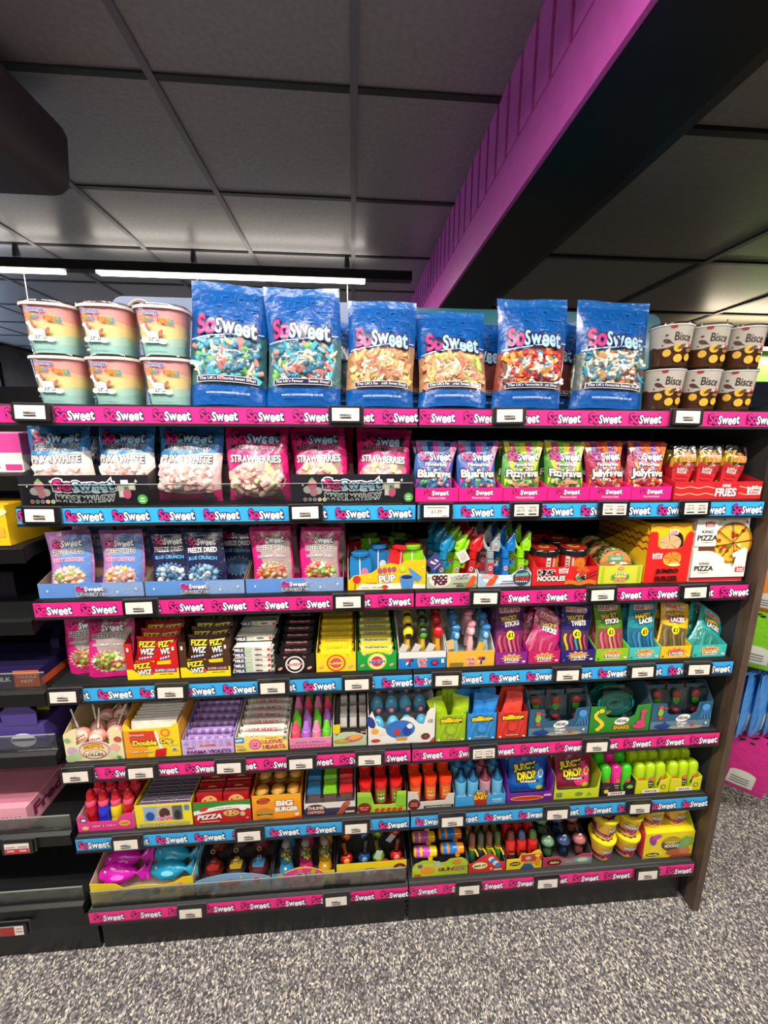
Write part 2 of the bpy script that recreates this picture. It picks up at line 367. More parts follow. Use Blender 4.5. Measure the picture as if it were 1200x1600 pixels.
# ================================================================== GONDOLA SHELVING
ZR = [None, 1.7198, 1.4731, 1.2236, .9727, .7204, .4767, .2]     # top edge of the printed strip, shelves 1 (top) to 7
Z = [None]+[z+.0055 for z in ZR[1:]]                               # where goods stand
DEP = .468
for i, (x0, x1) in enumerate(((-2, -1), (-1, 0), (0, 1))):
    t = thing('back_panel', 'black back panel behind the %s bay of shelves' % ('plain', 'left logo', 'right logo')[i], 'panel', ((x0+x1)/2, .472, 0)); MB().box(-.486, .486, 0, .012, .02, 1.735, M('metal', '#131315')).part('sheet', t)
    MB().box(-.486, .486, .012, .03, .02, .06, BLACK).part('stiffener', t)
    t = thing('kick_plate', 'dark kick plate at floor level under the %s bay' % ('plain', 'left logo', 'right logo')[i], 'panel', ((x0+x1)/2, .035, 0)); MB().box(-.494, .494, 0, .012, .002, .15, M('metal', '#232426')).part('plate', t)
    for sx in (-.45, .45): MB().box(sx-.02, sx+.02, .0125, .4, .0, .03, BLACK).part('foot', t)
for i, x in enumerate((-2, -1, 0, 1)):
    t = thing('shelf_upright', '%s slotted black upright from the left behind the shelves' % ORD[i], 'post', (x, .475, 0)); MB().box(-.0125, .0125, 0, .03, 0, 1.735, BLACK).part('post', t); MB().box(-.03, .03, .0, .03, 0, .015, BLACK).part('foot', t)
ep = thing('end_panel', 'dark end panel with brown wood edging closing the right end of the shelves', 'panel', (1.028, .45, 0))
MB().box(-.012, .010, -.425, .5, .0, 1.74, M('matt', '#2a2b2d')).part('panel', ep)
MB().box(-.013, .011, -.462, -.425, .0, 1.74, noise_mat('brown_wood_edge', '#4a3a30', '#5d4a3d', 20, .5, 4, .3, .7, .1, stretch=(4, 4, .6))).part('edge_strip', ep)
# printed strips
def strip_mesh(col, shift, wash=False):
    mb = MB(); mb.box(-.497, .497, -.0012, 0, -.0385, 0, I(col)); pr = PR(); x = -.493+shift
    while x < .416:
        logo(pr, x+.044, -.0192, .087, .0245); x += .1115
    return pr.to(mb, lambda u, v, o: (u, -.0012-o, v)).mesh('printed_strip')
STR = {'p': [strip_mesh('#ee2584', s) for s in (.002, .012, .0)], 'b': [strip_mesh('#33a9ea', s) for s in (.004, .012, .0)]}
def shelf_mesh(w): 
    return MB().prism([(.004, -.035), (.004, .0), (.010, .005), (DEP, .005), (DEP, -.02), (.03, -.028)], 'x', -w/2+.002, w/2-.002, M('metal', '#1d1e20')).mesh('board')
SB = shelf_mesh(1); rail = MB().prism([(-.003, -.046), (-.003, .002), (.0035, .0045), (.0035, -.046)], 'x', -.4985, .4985, M('metal', '#121214')).mesh('price_rail')
lipm = MB().box(-.4985, .4985, -.0075, -.003, -.0455, -.0392, M('metal', '#2a2b2d')).mesh('rail_lip')
brk = MB().prism([(.05, -.02), (DEP-.02, -.02), (DEP-.02, -.1), (.3, -.06)], 'x', -.0015, .0015, BLACK).mesh('bracket')
CN = {'p': 'pink', 'b': 'light blue'}
for k in range(1, 8):
    c = 'pb'[(k+1) % 2]
    for bi, (xc, side) in enumerate(((-.5, 'left'), (.5, 'right'))):
        s = thing('shelf', '%s shelf from the top in the %s bay, black with %s logo strip' % (ORD[k-1], side, CN[c]), 'shelf', (xc, 0, ZR[k]), group='logo strip shelves')
        ob('board', SB, s); ob('price_rail', rail, s); ob('rail_lip', lipm, s)
        ob('printed_strip', STR[c][(k+bi) % 3], s, (0, -.0031, 0))
        if k > 1:
            for sx in (-.492, .492): ob('bracket', brk, s, (sx, 0, 0))
        if (k, bi) in ((2, 0), (7, 0)):
            hh = .052 if k == 2 else .062
            rs = thing('shelf_riser', 'clear plastic riser along the shelf front before the %s' % ('marshmallow trays' if k == 2 else 'fish bags and toy eggs'), 'riser', (xc, .006, ZR[k]+.0052)); MB().box(-.49, .49, 0, .002, .0, hh, CLEAR).part('sheet', rs); MB().box(-.49, .49, -.0002, .0022, hh, hh+.0015, M('plastic', '#9aa09c')).part('top_edge', rs)
# electronic price tags
SCR = {}
def tag_screen(kind):
    if kind in SCR: return SCR[kind]
    mb = MB().box(-.0335, .0335, -.0006, 0, -.0155, .0155, M('ink', '#e9e1d6')); pr = PR(); d = I('#2c2a2c'); r = I('#a4302a')
    if kind == 0:
        rr = random.Random(5); x = -.0145
        while x < .0135:
            wd = rr.choice((.0005, .001, .0015)); pr.rect(x, x+wd, -.0045, .001, d); x += wd+.0006
        pr.rect(-.014, .014, -.009, -.0062, d); pr.rect(-.003, .003, .0055, .0065, I('#88847e'))
    elif kind == 1: pr.text('\u00a31.39', 0, -.001, .027, .009, r); pr.rect(-.026, .026, .009, .0105, d); pr.rect(.014, .03, -.0135, -.012, d)
    else:
        a, b = kind
        for sx, s in ((-.0165, a), (.0165, b)):
            pr.text(s, sx, -.0005, .022, .0075, I('#6d3a36')); pr.rect(sx-.011, sx+.011, .0085, .0098, I('#6a6664')); pr.rect(sx-.009, sx+.009, .0065, .0073, I('#8a8684')); pr.rect(sx-.011, sx+.011, -.012, -.0085, d)
        pr.rect(-.0004, .0004, -.014, .014, I('#8a8684'))
    SCR[kind] = pr.to(mb, lambda u, v, o: (u, -.0006-o*.6, v)).mesh('screen'); return SCR[kind]
casing = MB().prism([(-.0425, -.018), (-.0405, -.0205), (.0405, -.0205), (.0425, -.018), (.0425, .018), (.0405, .0205), (-.0405, .0205), (-.0425, .018)], 'y', -.009, 0, M('plastic', '#131214')).mesh('casing')
sleeve = MB().prism([(-.0445, -.0225), (.0445, -.0225), (.0445, .0225), (-.0445, .0225)], 'y', -.0005, .0025, M('plastic', '#4b4b4b')).mesh('sleeve')
def price_tag(x, z, label, kind=0, y=-.0075, rot=0, scr=None):
    t = thing('price_tag', label, 'price tag', (x, y, z), (-.06, rot, 0), 'electronic price tags')
    ob('sleeve', sleeve, t); ob('casing', casing, t); ob('screen', scr or tag_screen(kind), t, (-.001, -.0092, 0))
    return t
TAGS = {1: [(-.917, 'first candy floss tub'), (-.183, 'peach-coloured bag in the row middle'), (.234, 'fried-egg sweet bag'), (.718, 'first biscuit tub')],
 2: [(-.934, 'first marshmallow tray'), (-.29, 'strawberry marshmallow tray'), (.052, 'first blue pouch'), (.297, 'first green striped pouch'), (.545, 'first red pouch'), (.782, 'red fries tray')],
 3: [(-.728, 'fruity freeze dried tray'), (-.183, 'yellow dipper tray'), (.198, 'shark puppet tray'), (.54, 'taco tray'), (.822, 'white pizza box')],
 4: [(-.952, 'loose freeze dried pouches'), (-.673, 'red popping candy box'), (-.397, 'cream bar stack'), (-.162, 'yellow chew bar box'), (.098, 'blue pop tray'), (.461, 'navy twists tray'), (.695, 'blue laces tray'), (.876, 'teal laces tray')],
 5: [(-.955, 'lollipop box'), (-.779, 'yellow dip box'), (-.534, 'lilac roll box'), (-.328, 'crayon candy tray'), (-.126, 'blue egg box'), (.221, 'blue tiny-sweets box'), (.58, 'green snake box')],
 6: [(-.848, 'pink bottle tray'), (-.492, 'orange burger box'), (-.169, 'red-capped tube box'), (.133, 'blue baby bottle tray'), (.475, 'purple gummy bag box'), (.754, 'green licker tray')],
 7: [(-.687, 'fish bag tray'), (-.235, 'red and yellow yo-yo tray'), (.2, 'orange toy tray'), (.467, 'pacifier tray'), (.82, 'yellow cup box')]}
KINDS = {(2, 2): 1, (2, 3): ('\u00a30.75', '\u00a30.75'), (2, 4): ('\u00a31.49', '\u00a30.50'), (2, 5): ('\u00a30.75', '\u00a30.75'), (5, 5): ('\u00a31.19', '\u00a31.19')}
for k, l in TAGS.items():
    for i, (x, s) in enumerate(l): price_tag(x, ZR[k]-.0155, 'black electronic price tag on the %s strip under the %s' % (CN['pb'[(k+1) % 2]], s), KINDS.get((k, i), 0), rot=rnd.uniform(-.02, .02))
# header boards on the spine, seen over the goods
def header(x0, x1, z1, hx, label, art, cat='sign'):
    w = x1-x0; r = .04; pts = [(-w/2, 0), (w/2, 0)]
    for cx, a0 in ((w/2-r, 0), (-w/2+r, pi/2)):
        for i in range(6): a = a0+pi/2*i/5; pts.append((cx+r*cos(a), z1-1.74-r+r*sin(a)))
    t = thing('header_board', label, cat, ((x0+x1)/2, .49, 1.74))
    mb = MB().prism(pts, 'y', 0, .014, M('plastic', hx)); pr = PR(); art(pr); pr.to(mb, flat(0)).part('board', t)
    for sx in (-w/2+.1, w/2-.1): MB().box(sx-.012, sx+.012, .0145, .022, -.004, .1, BLACK).part('mounting_strap', t)
def a1(pr): pr.ell(-.385, .315, .046, .046, I('#e8e0d8'), 28); pr.ell(-.385, .315, .041, .041, I('#8e8a8c'), 28); pr.ell(-.02, .30, .06, .06, I('#d9a7b4'), 24)
def a2(pr): pr.ell(.26, .28, .075, .075, I('#1c1a28'), 28); pr.ell(.26, .275, .062, .062, I('#b22a52'), 28)
header(-.975, -.02, 2.107, '#8fa5cf', 'pale blue rounded header board behind the large blue sweet bags', a1)
header(.005, .99, 2.097, '#0f7d92', 'teal rounded header board behind the right-hand sweet bags', a2)

# ================================================================== GOODS: shared builders
R = random.Random(11)
def tray(label, x0, x1, k, hf, hb, depth, front, side=None, art=None, top=None, y0=.02, ds=None, name='display_tray', cat='tray', group=None, sart=None, lid=False, backh=None, inner=None):
    """open card display tray: shaped front, raking sides, back, base"""
    w = x1-x0-.002; t = thing(name, label, cat, ((x0+x1)/2, y0, Z[k]+.0003), group=group); e = .0015; side = side or front
    up = top(w, hf) if top else [(-w/2, hf), (w/2, hf)]
    mb = MB().prism([(w/2, 0), (-w/2, 0)]+up, 'y', 0, e, C(front)); 
    if art: pr = PR(); art(pr, w, hf); pr.to(mb, flat(0))
    mb.part('front_panel', t)
    ds = ds if ds is not None else depth*.35
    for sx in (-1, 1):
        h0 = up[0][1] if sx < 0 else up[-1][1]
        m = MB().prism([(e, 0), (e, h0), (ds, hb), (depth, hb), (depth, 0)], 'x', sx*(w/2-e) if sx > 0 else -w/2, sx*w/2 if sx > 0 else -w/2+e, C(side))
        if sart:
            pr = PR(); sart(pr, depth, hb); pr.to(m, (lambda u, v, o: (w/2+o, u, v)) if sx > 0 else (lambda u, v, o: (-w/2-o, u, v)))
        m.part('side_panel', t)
    MB().box(-w/2+e, w/2-e, depth-e, depth, e, backh or hb, C(inner or side)).part('back_panel', t)
    MB().box(-w/2+e, w/2-e, e, depth-e, 0, e, C(inner or side)).part('base', t)
    return t
def fill(make, spots, label, group):
    """build one item, then copy it (and its parts) to the other spots; label(i) words each one"""
    o = None
    for i, (loc, rot) in enumerate(spots):
        lb = label(i) if callable(label) else label
        if o is None:
            o = make(); o.location = loc; o.rotation_euler = rot; o['label'] = lb; o['group'] = group
        else: clone(o, loc, rot, lb, group)
    return o
def rowname(i, cols, rows):
    c, r = i % cols, i//cols
    a = 'leftmost' if c == 0 else 'rightmost' if c == cols-1 else 'middle' if cols == 3 else '%s from the left' % ORD[c]
    b = 'front row' if r == 0 else '%s row' % ORD[r]
    return a+' in the '+b
# ---- soft bags
def bag_surface(w, h, t, seed, stand=False, top=.08, lean=0, dent=.25):
    q = random.Random(seed); ph = [q.uniform(0, 6.3) for _ in range(8)]; am = [q.uniform(.6, 1.3) for _ in range(8)]
    def prof(b):
        lo = .72 if stand else .02
        if b < .28: s = b/.28; p = lo+(1-lo)*math.sin(s*pi/2)**.8
        elif b < 1-top: s = (b-.28)/(.72-top); p = (1-s**2.2)*(1-.06)+.06
        else: p = .06*max(0, (1-b)/top)+.004
        return p
    def S(u, v, o, back=False):
        a = max(-1, min(1, u/(w/2))); b = max(0, min(1, v/h)); p = prof(b)
        th = t/2*max(0, 1-abs(a)**2.6)**.62*p+.0006
        wr = (sin(9*a+5*b+ph[0])*am[0]+sin(14*b-6*a+ph[1])*am[1]+.4*sin(15*a*(.4+b)+ph[2])+.3*sin(11*a-13*b+ph[3]))*t*.018*(1-.75*a*a)
        wr *= .35+.9*min(1, b*2.2)*(1 if b < 1-top else .5)
        x = u*(1-.05*p*(1-abs(a)**4))*(1-.035*sin(min(1, b*1.05)*pi))+.004*sin(5*b+ph[4])*a*a
        z = v-.02*h*(1-abs(a)**2)*0-(.014*h*a*a*(1-b) if stand else 0)+.006*h*sin(3*a+ph[5])*b
        return (x, (th if back else -th)*1.0+wr*(1 if not back else .6)*(1 if not back else -1)*.9-(o if not back else -o)+dent*0, z)
    return S
def bag(name, label, cat, w, h, t, bands, loc, rot=(0, 0, 0), art=None, seed=0, stand=False, win=None, sweets=None, n=0, size=1., group=None, back='#888888', film=True, kind='foil', nx=20, top=.08, off=-.0015):
    S = bag_surface(w, h, t, seed, stand, top); T = thing(name, label, cat, loc, rot, group); mb = MB(); us = [w/2*(2*i/nx-1) for i in range(nx+1)]
    lo = [0]*(nx+1)
    for hi, hx, rows in bands:
        rows = int(rows*1.6)
        his = [(hi(2*u/w) if callable(hi) else hi)*h for u in us]
        mb.grid([[S(u, l+(q-l)*r/rows, 0) for u, l, q in zip(us, lo, his)] for r in range(rows+1)], M(kind, hx)); lo = his
    mb.grid([[S(u, h*r/12, 0, True) for u in us[::-1]] for r in range(13)], M(kind, back))
    # crimped top seal
    if art: pr = PR(); art(pr, w, h); pr.to(mb, S, .0009, .0002)
    mb.part('pouch', T, ang=1.2)
    if win:
        (x0, x1, z0, z1), shape = win
        def inside(u, v): 
            a, b = (2*u-x0-x1)/(x1-x0), (2*v-z0-z1)/(z1-z0)
            return a*a+b*b < 1 if shape == 'o' else abs(a) <= 1 and abs(b) <= 1
        pts = []
        for i in range(n):
            best = None
            for _ in range(14):
                u, v = R.uniform(x0, x1), R.uniform(z0, z1)
                if not inside(u, v): continue
                d = min([(u-p)**2+(v-q)**2 for p, q in pts] or [1])
                if best is None or d > best[0]: best = (d, u, v)
            if best: pts.append(best[1:])
        for u, v in pts:
            ob('sweet', R.choice(sweets), T, S(u, v, off+R.uniform(-.001, .003)*size), (R.uniform(-.5, .5), R.uniform(0, 6.3), R.uniform(-.5, .5)), size*R.uniform(.85, 1.12))
        if film:
            fm = MB(); N = 12; rows = []
            for j in range(N+1):
                row = []
                for i in range(N+1):
                    a, b = 2*i/N-1, 2*j/N-1
                    if shape == 'o':
                        k = math.sqrt(max(1e-6, a*a+b*b)); m_ = max(abs(a), abs(b)); a2, b2 = (a*m_/k, b*m_/k) if k > 1e-3 else (0, 0)
                    else: a2, b2 = a, b
                    e = (1-max(abs(a), abs(b))**4); u = (x0+x1)/2+a2*(x1-x0)/2; v = (z0+z1)/2+b2*(z1-z0)/2
                    row.append(S(u, v, .0012+(off+.0095*size)*e+.0012*sin(31*a+7*b+seed)*e))
                rows.append(row)
            fm.grid(rows, FILM); fm.part('clear_window', T, ang=1.5)
    return T
# ---- sweets (shared meshes; long axis along x)
_S = {}
def sweet(shape, hx, hx2=None):
    k = (shape, hx, hx2)
    if k in _S: return _S[k]
    mb = MB(); m = M('sweet', hx); m2 = M('sweet', hx2) if hx2 else m
    if shape == 'marsh': mb.lathe([(.006, -.011), (.0095, -.0095), (.0102, 0), (.0095, .0095), (.006, .011)], m, 12, ax='x')
    elif shape == 'ball': mb.ball((0, 0, 0), .0085, m, 10, 6)
    elif shape == 'bean': mb.ball((0, 0, 0), (.011, .007, .008), m, 10, 6)
    elif shape == 'stick': mb.box(-.017, .017, -.0045, .0045, -.0055, .0055, m)
    elif shape == 'bottle': mb.lathe([(.003, -.016), (.0068, -.0145), (.0072, -.003)], m, 10, ax='x'); mb.lathe([(.0072, -.003), (.0045, .006), (.0035, .015), (.001, .0165)], m2, 10, ax='x')
    elif shape == 'egg': mb.ball((0, 0, 0), (.0145, .0035, .012), m, 12, 6); mb.ball((.001, -.003, 0), (.0062, .0035, .006), m2, 10, 6)
    elif shape == 'bone': mb.tube([(-.014, 0, 0), (0, 0, .002), (.014, 0, 0)], [.0038, .0034, .0038], m, 7); [mb.ball((sx*.0155, 0, sz*.0042), .0048, m, 8, 5) for sx in (-1, 1) for sz in (-1, 1)]
    elif shape == 'dolphin': mb.tube([(-.018, 0, .004), (-.011, 0, .001), (0, 0, -.001), (.01, 0, .002), (.017, 0, .007)], [.0015, .0045, .0062, .0042, .0012], m, 8); mb.prism([(-.004, .004), (.001, .013), (.004, .004)], 'y', -.001, .001, m2)
    elif shape == 'ring':
        mb.grid([[((.008+.0036*cos(b))*cos(a), .0036*sin(b), (.008+.0036*cos(b))*sin(a)) for b in [2*pi*i/6 for i in range(6)]] for a in [2*pi*i/12 for i in range(12)]], m, cu=True, cv=True)
    elif shape == 'leaf': mb.ball((0, 0, 0), (.0125, .004, .0095), m, 10, 6)
    elif shape == 'slab': mb.prism([(-.015, -.005), (-.013, -.007), (.013, -.006), (.015, -.003), (.014, .006), (-.013, .006)], 'y', -.003, .003, m)
    _S[k] = mb.mesh('sweet', ang=.9); return _S[k]
def lollypack(hx): pass

# ================================================================== SHELF 1 (top): tubs and large bags
def floss_tub():
    t = thing('candy_floss_tub', '', 'tub'); r0, r1, h = .050, .0605, .112
    mb = MB(); n = 28
    def ring(r, z): 
        out = []
        for j in range(n):
            a = 2*pi*j/n; x, y = cos(a), sin(a); k = (abs(x)**3+abs(y)**3)**(-1/3); out.append((x*k*r, y*k*r, z))
        return out
    cols = [('#aadfdd', 0, .2), ('#c3e8da', .2, .34), ('#faeaa8', .34, .52), ('#f9dcae', .52, .64), ('#f6b9b0', .64, .8), ('#f4b2b8', .8, .93)]
    ml = MB()
    for hx, a, b in cols:
        rows = []
        for i in range(3):
            rr = ring(1, 0); row = []
            for j, (x, y, _) in enumerate(rr):
                wob = .03*sin(3*2*pi*j/n+a*9) if 0 < a else 0; wob2 = .03*sin(3*2*pi*j/n+b*9) if b < .93 else 0
                f = (a+wob)+(b+wob2-a-wob)*i/2; r = (r0+(r1-r0)*f)-.003+.0009*sin(j*2.3+f*20); row.append((x*r, y*r, f*h+.002))
            rows.append(row)
        ml.grid(rows, M('matt', hx), cu=True)
    ml.raw(ring(r1-.006, h*.935), [list(range(n))], M('matt', '#f0aab4'))
    ml.part('candy_floss', t)
    mb.raw(ring(r0, .0005), [list(range(n))], CLEAR); mb.grid([ring(r0+(r1-r0)*f, f*h+.0005) for f in (0, .5, 1)], M('clear', '#fbf9f6'), cu=True)
    def S(u, v, o):
        a = u/.055; f = v/h; r = r0+(r1-r0)*f+o+.0006; x, y = sin(a), -cos(a); k = (abs(x)**3+abs(y)**3)**(-1/3); return (x*k*r, y*k*r, v)
    pr = PR()
    pr.text('Yummys', -.016, .0945, .036, .0125, I('#2458b0'), I('#f6e4e0'), .05, bold=.03, rot=-.06)
    for i, (c, hx) in enumerate(zip('Candy Floss', ('#b0592a', '#c98732', '#6aa24a', '#3a8fb0', '#9a55a0', '', '#b0592a', '#c98732', '#d8742c', '#6aa24a', '#3a8fb0'))):
        if hx: pr.text(c, -.036+i*.0064, .082-.0007*i, .0052, .0098, I(hx), bold=.025)
    # small white pony on a cloud
    pony = I('#fbf4ee'); hair = I('#b0705a'); ol = I('#8a5a48')
    pr.ell(-.014, .033, .024, .006, I('#c6e6e0'), 18, 2); pr.ell(.006, .031, .010, .006, I('#d6eee8'), 14); pr.ell(-.032, .033, .009, .006, I('#d6eee8'), 14)
    for q, m in ((1.12, ol), (1, pony)):
        pr.ell(-.012, .046, .0145*q, .0075*q, m, 14); pr.ell(-.024, .057, .005*q, .009*q, m, 12, rot=.25); pr.ell(-.027, .065, .0065*q, .0042*q, m, 12, rot=.3)
        for lx in (-.021, -.016, -.006, -.002): pr.rect(lx-.0014*q, lx+.0014*q, .033, .043, m)
    pr.ell(-.0205, .062, .003, .009, hair, 12, rot=.2); pr.ell(.004, .049, .004, .009, hair, 12, rot=-.5); pr.poly([(-.0275, .068), (-.025, .069), (-.0275, .075)], I('#e0a23c'))
    [pr.ell(-.034+.0055*i, .018, .0021, .0016, I('#7da9a0'), 7) for i in range(9)]
    pr.to(mb, S); mb.part('tub', t)
    ld = MB(); prof = [(r1-.002, h-.008), (r1+.0022, h-.008), (r1+.0026, h-.001), (r1+.0015, h+.004), (r1-.004, h+.0045), (r1-.006, h+.002), (.002, h+.002)]
    ld.grid([ring(r, z) for r, z in prof], M('clear', '#e6e2dc'), cu=True); ld.part('lid', t)
    MB().grid([ring(r1+.0028, h-.0075), ring(r1+.0032, h-.004), ring(r1+.0028, h-.001)], M('plastic', '#d9cfc8'), cu=True).part('lid_rim', t)
    return t
sp = []
for r in range(2):
    for i, x in enumerate((-.886, -.757, -.630)): sp.append(((x+(-.004 if r else 0), .078, Z[1]+.0003+r*.1172), (0, 0, (.12, -.02, .1)[i]+.03*r)))
fill(floss_tub, sp, lambda i: '%s rainbow candy floss tub %s, at the left of the top shelf' % (('left', 'middle', 'right')[i % 3], 'stacked on another' if i > 2 else 'standing on the shelf'), 'stacked candy floss tubs')

BL = '#0d57a8'; BL2 = '#1c74c0'
mixA = [sweet('bottle', '#e08a86', '#49b6c4'), sweet('bottle', '#3d8fb4', '#6fc7d6'), sweet('stick', '#55b7c6'), sweet('leaf', '#76c25a'), sweet('dolphin', '#e9e2b8', '#e9e2b8'), sweet('ring', '#a9c0c6'), sweet('ball', '#4a7fae'), sweet('stick', '#e08a86'), sweet('leaf', '#3f93ad'), sweet('bean', '#2f7f9a')]
mixB = [sweet('stick', '#e0a67a'), sweet('stick', '#e8c27e'), sweet('stick', '#d58f74'), sweet('slab', '#e3b48c'), sweet('slab', '#dcd07a'), sweet('stick', '#e9b07c'), sweet('leaf', '#b9cf6e'), sweet('slab', '#db8d80'), sweet('bottle', '#d9a070', '#e6d39a')]
mixC = [sweet('egg', '#f6f0dc', '#f0a01e'), sweet('bone', '#efe9dc'), sweet('ball', '#c8222a'), sweet('bean', '#d8352c'), sweet('leaf', '#e06a2a'), sweet('stick', '#e8a23a'), sweet('leaf', '#2f8fae'), sweet('ring', '#b23a44'), sweet('bean', '#c22b3a'), sweet('slab', '#6a3c30')]
mixD = [sweet('dolphin', '#2f8fb0', '#2f8fb0'), sweet('bone', '#efe8d8'), sweet('dolphin', '#eae4d6', '#e0574a'), sweet('leaf', '#e0702e'), sweet('bottle', '#e8e2d2', '#3d9ab4'), sweet('ring', '#8fae8a'), sweet('slab', '#6b4034'), sweet('bean', '#3a7fa2'), sweet('leaf', '#d8a26a')]
def big_art(dx=0, tl=0):
    def art(pr, w, h):
        rr = random.Random(3)
        for i in range(38):   # faint tone-on-tone street pattern of the foil
            x, y = rr.uniform(-w*.44, w*.44), rr.uniform(h*.66, h*.9); pr.rect(x-.006, x+.006, y-.0012, y+.0012, M('foil', BL2)) if i % 2 else pr.rect(x-.0012, x+.0012, y-.007, y+.007, M('foil', BL2))
        pr.add([(-w*.47+w*.94*i/12, h*(.555+.035*(i/6-1))+s*.0012) for s in (-1, 1) for i in range(13)], [(i, i+1, 14+i, 13+i) for i in range(12)], M('foil', '#c6d6e4'))
        logo(pr, dx, h*.62, w*.78, .044, sw='#a9d3f2', rot=tl, arc=.006)
        pr.rect(-w*.4, w*.4, h*.175, h*.225, I(WH), 8); pr.rect(-w*.393, w*.393, h*.179, h*.221, I('#171544'), 8)
        pr.text("The UK's Favourite Sweet Shop!", 0, h*.2, w*.74, .0085, I('#f4f4f4'), bold=.008)
        pr.text('www.sosweetshop.co.uk', 0, h*.09, w*.58, .0085, I('#dfeaf4'), bold=.005)
    return art
def big_bag(label, x, wd, mix, hx_fill, tilt=0, lean=0, yaw=0, seed=0, h=.30, n=70, y=.07, dx=0):
    bands = [(.17, BL, 4), (lambda a: .545+.035*a, hx_fill, 8), (.93, BL, 8), (1, '#1263b2', 2)]
    return bag('sweet_bag', label, 'sweet bag', wd, h, .075, bands, (x, y, Z[1]+.001), (lean, tilt, yaw), big_art(dx, -.04), seed, True, ((-wd*.40, wd*.40, h*.225, h*.5), 'r'), mix, n, 1.02, 'large blue sweet bags', BL, top=.06)
big_bag('large blue bag of blue-green mixed sweets beside the candy floss tubs', -.482, .192, mixA, '#3f6f74', .035, -.1, .10, 1, .305, 74)
big_bag('large blue bag of teal and pink sweets, second from the candy floss tubs', -.291, .192, mixA, '#4a7478', 0, -.05, -.03, 2, .292, 74, .064)
big_bag('large blue bag of peach fizzy sticks above the middle price tag', -.09, .182, mixB, '#b98a5e', .005, -.09, .02, 3, .272, 80)
big_bag('shorter large blue bag of peach and lime fizzy pieces, right of the peach sticks', .101, .186, mixB, '#bd9066', 0, -.2, -.06, 4, .262, 80)
big_bag('large blue bag showing fried-egg and red berry sweets', .313, .19, mixC, '#8a3a2c', .01, -.07, -.05, 5, .286, 72)
big_bag('large blue bag of bone and dolphin sweets beside the biscuit tubs', .535, .196, mixD, '#5c6a66', .05, -.09, -.1, 6, .288, 66)
for i, (x, h, s) in enumerate(((-.38, .285, 7), (-.19, .25, 8), (.01, .255, 12), (.21, .25, 9), (.42, .262, 10))):
    bag('sweet_bag', ('blue sweet bag standing behind, between the two blue-green mixed bags', 'blue sweet bag standing behind, between teal mix and peach sticks', 'blue sweet bag standing behind the two peach bags', 'blue sweet bag standing behind, left of the fried-egg bag', 'blue sweet bag standing behind, between fried-egg and dolphin bags')[i], 'sweet bag', .185, h, .06, [(.17, BL, 3), (.545, '#43555c' if i < 2 else '#7a3a36', 4), (1, BL, 8)], (x, .2, Z[1]+.001), (-.03, 0, 0), big_art(), s, True, back=BL, group='large blue sweet bags')
def biscuit_tub():
    t = thing('biscuit_tub', '', 'tub'); r0, r1, h = .043, .0505, .106
    mb = MB(); mb.lathe([(r0-.003, 0), (r0, .002), (r0+(r1-r0)*.45, h*.45)], M('gloss', '#4a2c1c'), 28); mb.lathe([(r0+(r1-r0)*.45, h*.45), (r1, h-.002)], M('gloss', '#b9b3aa'), 28, cap=False)
    S = cyl(r0, r1, h); pr = PR(); q = 1
    pr.add([(-.075+.15*i/16, h*.45+(.004*sin(i*1.1) if s else -.003)) for s in (0, 1) for i in range(17)], [(i, i+1, 18+i, 17+i) for i in range(16)], I('#4a2c1c'))
    pr.text('Bisce', .015, .074, .044, .02, I('#33211a'), bold=.015, rot=-.06)
    pr.ell(-.024, .064, .0105, .0055, I('#4a2c22'), 16, rot=-.35); pr.poly([(-.0205, .0675), (-.006, .056), (-.021, .0595)], I('#4a2c22')); pr.ell(-.026, .0785, .004, .0026, I('#3a241c'), 10); pr.ell(-.034, .054, .002, .002, INKM, 8)
    pr.ell(.036, .054, .011, .0055, I('#f0e8e0'), 14, rot=.5); pr.ell(.036, .057, .007, .002, I('#c2283a'), 10, rot=.5); pr.ell(.037, .0515, .009, .0024, I('#c2283a'), 10, rot=.55)
    for x, y, r in ((-.022, .034, .0105), (.004, .046, .0115), (.006, .02, .0115), (.032, .022, .010)):
        pr.ell(x, y, r, r*.92, I('#c8951f'), 18); pr.ell(x, y+.0005, r*.88, r*.8, I('#e3b53c'), 18); [pr.ell(x+a, y+b, .0011, .0011, I('#9a6a18'), 6) for a, b in ((-.003, .003), (.003, .003), (0, -.003))]
    pr.ell(.011, .049, .009, .0045, I('#5c3422'), 12, rot=.6); pr.rect(.024, .04, .0405, .042, I('#c9a24a'), 3); pr.rect(.024, .038, .037, .0385, I('#c9a24a'), 3)
    pr.to(mb, S); mb.part('cup', t)
    ld = MB(); ld.lathe([(r1, h-.004), (r1+.002, h-.003), (r1+.002, h+.003), (r1-.001, h+.005), (r1-.005, h+.005), (r1-.007, h+.0015)], M('clear', '#d8d4d0'), 28); ld.part('lid', t)
    MB().lathe([(r1+.0006, h-.0045), (r1+.0024, h-.0035), (r1+.0024, h-.001), (r1+.0006, h-.0005)], M('gloss', '#e9e4de'), 28, cap=False).part('lid_rim', t)
    m2 = MB(); PR().ell(-.012, h-.007, .008, .0045, I('#9a2432'), 14, 2).to(m2, cyl(r0, r1+.0008, h)); m2.part('seal_sticker', t)
    return t
INKM = I(INK)
sp = []
for r in range(2):
    for i, x in enumerate((.694, .799, .904)): sp.append(((x+(.006 if r else 0), .062, Z[1]+.0003+r*.1116), (0, 0, -.36-.07*i+.04*r)))
fill(biscuit_tub, sp, lambda i: '%s brown and white biscuit tub in the %s layer, right end of the top shelf' % (('left', 'middle', 'right')[i % 3], 'upper' if i > 2 else 'lower'), 'stacked biscuit tubs')

